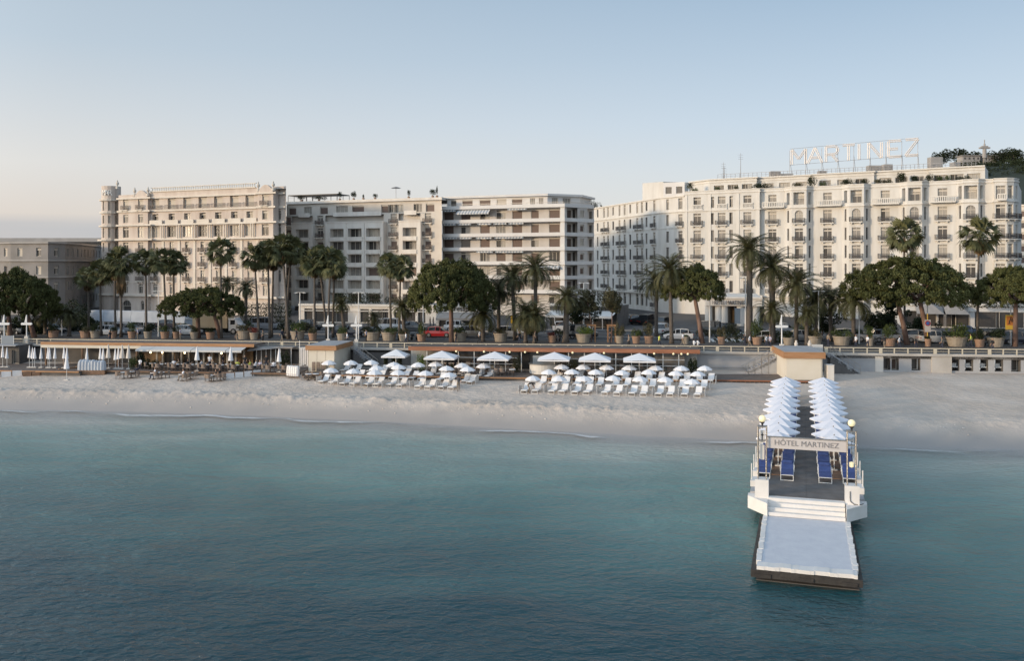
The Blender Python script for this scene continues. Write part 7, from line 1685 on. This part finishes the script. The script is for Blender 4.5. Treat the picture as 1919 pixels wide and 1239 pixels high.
# ================================================================== people
def person_mesh(pose):
    J = dict(stand={'pel': (0,0,.95), 'che': (0,0,1.30), 'nec': (0,0,1.50), 'hed': (0,-.02,1.66), 'top': (0,-.01,1.74), 'lhip': (-.10,0,.90), 'lkn': (-.11,-.02,.50), 'lan': (-.12,0,.09), 'lto': (-.13,-.16,.04), 'rhip': (.10,0,.90), 'rkn': (.12,-.03,.50), 'ran': (.14,.02,.09), 'rto': (.15,-.14,.04), 'lsh': (-.19,0,1.43), 'lel': (-.25,.02,1.15), 'lwr': (-.24,-.10,.92), 'lha': (-.24,-.14,.83), 'rsh': (.19,0,1.43), 'rel': (.26,.02,1.15), 'rwr': (.24,-.10,.93), 'rha': (.23,-.14,.84)},
             walk={'pel': (0,0,.94), 'che': (0,-.03,1.29), 'nec': (0,-.05,1.49), 'hed': (0,-.07,1.65), 'top': (0,-.06,1.73), 'lhip': (-.10,0,.89), 'lkn': (-.10,-.18,.52), 'lan': (-.10,-.24,.10), 'lto': (-.10,-.40,.05), 'rhip': (.10,0,.89), 'rkn': (.10,.02,.48), 'ran': (.10,.30,.14), 'rto': (.10,.20,.04), 'lsh': (-.19,-.02,1.42), 'lel': (-.25,.14,1.17), 'lwr': (-.25,.16,.93), 'lha': (-.25,.15,.84), 'rsh': (.19,-.02,1.42), 'rel': (.25,-.12,1.16), 'rwr': (.23,-.30,1.0), 'rha': (.22,-.37,.95)},
             bend={'pel': (0,.15,.88), 'che': (0,-.18,1.06), 'nec': (0,-.38,1.05), 'hed': (0,-.52,.98), 'top': (0,-.58,.94), 'lhip': (-.11,.14,.84), 'lkn': (-.13,.0,.48), 'lan': (-.14,.08,.09), 'lto': (-.15,-.08,.04), 'rhip': (.11,.14,.84), 'rkn': (.14,-.02,.48), 'ran': (.15,.1,.09), 'rto': (.16,-.06,.04), 'lsh': (-.18,-.33,1.02), 'lel': (-.22,-.40,.76), 'lwr': (-.18,-.50,.55), 'lha': (-.17,-.54,.46), 'rsh': (.18,-.33,1.02), 'rel': (.23,-.40,.76), 'rwr': (.19,-.52,.57), 'rha': (.18,-.57,.48)},
             sit={'pel': (0,0,.50), 'che': (0,.04,.86), 'nec': (0,.05,1.07), 'hed': (0,.03,1.23), 'top': (0,.03,1.31), 'lhip': (-.10,0,.48), 'lkn': (-.13,-.44,.50), 'lan': (-.13,-.48,.09), 'lto': (-.13,-.64,.04), 'rhip': (.10,0,.48), 'rkn': (.13,-.44,.50), 'ran': (.13,-.46,.09), 'rto': (.13,-.62,.04), 'lsh': (-.19,.05,1.0), 'lel': (-.24,-.08,.76), 'lwr': (-.17,-.30,.72), 'lha': (-.15,-.38,.72), 'rsh': (.19,.05,1.0), 'rel': (.24,-.08,.76), 'rwr': (.17,-.30,.73), 'rha': (.15,-.38,.74)})[pose]
    Rr = {'pel': .135, 'che': .15, 'nec': .055, 'hed': .095, 'top': .06, 'lhip': .09, 'rhip': .09, 'lkn': .06, 'rkn': .06, 'lan': .04, 'ran': .04, 'lto': .035, 'rto': .035, 'lsh': .06, 'rsh': .06, 'lel': .042, 'rel': .042, 'lwr': .03, 'rwr': .03, 'lha': .034, 'rha': .034}
    E = [('pel','che',1),('che','nec',1),('nec','hed',0),('hed','top',3),('pel','lhip',2),('lhip','lkn',2),('lkn','lan',2),('lan','lto',3),('pel','rhip',2),('rhip','rkn',2),('rkn','ran',2),('ran','rto',3),('che','lsh',1),('lsh','lel',1),('lel','lwr',0),('lwr','lha',0),('che','rsh',1),('rsh','rel',1),('rel','rwr',0),('rwr','rha',0)]
    nm = list(J); me = bpy.data.meshes.new('p'); me.from_pydata([J[k] for k in nm], [(nm.index(a), nm.index(b)) for a, b, _ in E], []); o = bpy.data.objects.new('p', me); COL.objects.link(o)
    md = o.modifiers.new('s', 'SKIN'); md.use_smooth_shade = True
    sv = me.skin_vertices[0].data
    for i, k in enumerate(nm): r_ = Rr[k]; sv[i].radius = (r_, r_*(.75 if k in ('che', 'pel') else 1)); sv[i].use_root = (k == 'pel')
    s2 = o.modifiers.new('u', 'SUBSURF'); s2.levels = 1; s2.render_levels = 1
    dg = bpy.context.evaluated_depsgraph_get(); r = bpy.data.meshes.new_from_object(o.evaluated_get(dg)); bpy.data.objects.remove(o)
    mi = []
    r.materials.clear()
    for k in range(4): r.materials.append(M['skin'])
    for p in r.polygons:
        c = p.center; best = (9, 0)
        for a, b, m_ in E:
            A, B_ = Vector(J[a]), Vector(J[b]); d = B_-A; f = max(0, min(1, (c-A).dot(d)/d.length_squared)); dist = (c-A-d*f).length
            if dist < best[0]: best = (dist, m_)
        mm = best[1]
        hd = Vector(J['hed'])
        if (c-hd).length < .14 and mm in (0, 3): mm = 3 if (c.y > hd.y+.0 or c.z > hd.z+.05) and pose != 'bend' else (3 if pose == 'bend' else 0)
        mi.append(mm)
    r.polygons.foreach_set('material_index', mi); r.polygons.foreach_set('use_smooth', [True]*len(mi)); return r
PM = {p: person_mesh(p) for p in ('stand', 'walk', 'bend', 'sit')}
def person(px, d, pose, shirt, trou, lab, z=None, rz=0, sc=1):
    me = PM[pose].copy(); me.name = 'person'
    for i_, k in enumerate(('skin', shirt, trou, 'hair_dark')): me.materials[i_] = M[k]
    x, y = at(px, d); z = beach_z(*inv(x, y)) if z is None else z
    return ob('person', me, None, (x, y, z), R(rz), lab, 'person', 'people on the beach and promenade', scale=(sc, sc, sc))
x, y, z = ground(859, 734); s, d_ = inv(x, y)
person(859, d_, 'walk', 'cloth_plaid', 'cloth_khaki', 'man in a dark checked shirt and khaki trousers walking past the left loungers', rz=190)
x, y, z = ground(992, 737); s, d_ = inv(x, y)
person(992, d_, 'bend', 'cloth_black', 'cloth_khaki', 'person in black bending under the first front parasol of the right half', rz=100)
x, y, z = ground(262.5, 698); s, d_ = inv(x, y)
person(262.5, d_, 'walk', 'cloth_white', 'cloth_navy', 'man in a white shirt and dark trousers standing on the left sand', rz=170, sc=.98)
sp = [(256, -9.4, 'sit', 'cloth_navy', 'cloth_navy'), (290, -10.2, 'sit', 'cloth_white', 'cloth_navy'), (343, -10.7, 'sit', 'cloth_white', 'cloth_khaki'), (404, -10.8, 'sit', 'cloth_black', 'cloth_khaki'), (412, -10.2, 'sit', 'cloth_black', 'cloth_navy')]
for k, (px, d, po, a, b) in enumerate(sp): person(px, d, po, a, b, f'person seated at a sand table before the left restaurant, {nth(k)} from the left', rz=random.choice((80, 200, 300)))
dp_ = [(326, 'sit', 'cloth_white'), (334, 'sit', 'cloth_khaki'), (352, 'sit', 'cloth_black'), (377, 'sit', 'cloth_white'), (393, 'walk', 'cloth_white'), (399, 'sit', 'cloth_khaki'), (418, 'stand', 'cloth_black'), (445, 'sit', 'cloth_yellow'), (459, 'walk', 'cloth_black'), (468, 'sit', 'cloth_yellow'), (479, 'sit', 'cloth_white'), (487, 'sit', 'cloth_lilac'), (499, 'stand', 'cloth_black'), (513, 'sit', 'cloth_white')]
cn_ = {'cloth_white': 'white', 'cloth_khaki': 'tan', 'cloth_black': 'black', 'cloth_yellow': 'yellow green', 'cloth_lilac': 'lilac'}
for k, (px, po, a) in enumerate(dp_): person(px, -6.9 if po == 'sit' else -5.6, po, a, 'cloth_navy', f'{"seated" if po == "sit" else "standing"} person in {cn_[a]} on the left restaurant deck, {nth(k)} from the left', z=DZK, rz=random.choice((0, 90, 180, 270)))
for px, d, a, l in ((838, -5.6, 'cloth_black', 'waiter in black standing left in the middle restaurant'), (853, -5.4, 'cloth_black', 'waiter in black standing right in the middle restaurant'), (890, -3.0, 'cloth_navy', 'person in dark clothes behind the middle glazing')): person(px, d, 'stand', a, 'cloth_black', l, z=DZK, rz=20)
pr = [(1235, 4, 'walk', 'cloth_yellow', 'person in a yellow green vest walking past the tall potted bushes'), (1301, 3, 'sit', 'cloth_white', 'person in white sitting on the promenade edge, left of two'), (1308, 3, 'sit', 'cloth_white', 'person in white sitting on the promenade edge, right of two'), (1396, 6, 'walk', 'cloth_plaid', 'person in grey at the foot of the tallest street lamp'), (1436, 5, 'walk', 'cloth_white', 'person in white behind the railing left of the pier hut, left of two'), (1443, 5, 'stand', 'cloth_lilac', 'person in lilac behind the railing left of the pier hut, right of two'), (1552, 8, 'stand', 'cloth_khaki', 'person beside the wide pot right of the pier hut'),
 (1626, 6, 'walk', 'cloth_white', 'person with white cap near the white street lamp'), (1685, 5, 'walk', 'cloth_white', 'person in black and white under the largest pine'), (1766, 4, 'walk', 'cloth_khaki', 'person in tan right of the parking sign'), (1820, 9, 'walk', 'cloth_yellow', 'person in yellow near the right green hedge'), (651, 3, 'walk', 'cloth_white', 'person in white between the two mast signs'), (761, 4, 'walk', 'cloth_white', 'person in white beside the small clay pot'), (806, 36, 'stand', 'cloth_black', 'person in dark clothes outside the cafe, left of two'), (812, 36, 'stand', 'cloth_black', 'person in dark clothes outside the cafe, right of two'), (556, 8, 'walk', 'cloth_black', 'person in black near the pot above the cloth rack'), (528, 7, 'walk', 'cloth_navy', 'person in navy on the promenade under the palm cluster'), (974, 7, 'walk', 'cloth_black', 'person in black beside the bushy low date palm'), (1345, 34, 'stand', 'cloth_black', 'doorman in black under the entrance porch')]
for px, d, po, a, l in pr: person(px, d, po, a, 'cloth_navy' if a != 'cloth_navy' else 'cloth_khaki', l, z=PROM if d < 13 else PROM-.01, rz=random.choice((70, 110, 250, 290)), sc=1)

mo = random.Random(3); STR = sorted(p+mo.uniform(-14, 14) for p in (96, 205, 262, 335, 440, 505, 700, 845, 905, 1010, 1130, 1180, 1270, 1405, 1600, 1668, 1712, 1850))
for k, px in enumerate(STR):
    a = mo.choice(('cloth_white', 'cloth_black', 'cloth_khaki', 'cloth_lilac', 'cloth_black')); po = mo.choice(('walk', 'walk', 'stand'))
    person(px, mo.uniform(2.5, 8.5), po, a, mo.choice(('cloth_navy', 'cloth_khaki', 'cloth_black')), f'stroller in {cn_[a]} between railing and pots, {nth(k)} stroller from the left', z=PROM, rz=mo.choice((80, 100, 260, 280, 180)))

# boulders of churned sand and small litter of stones along the swash line
r = random.Random(11); q = MB()
for k in range(420):
    s_ = r.uniform(-62, 42); f = r.gauss(.86, .035)
    d = shore(s_)*f; x, y = SD(s_, d); z = beach_z(s_, d); a = r.uniform(.03, .11)
    q.ball((x, y, z+a*.2), a, 5, sz=.6)
q.build('pebbles', M['canvas_beige'], kind='stuff', label='scattered lumps of churned sand and shells along the swash line', cat='pebbles')
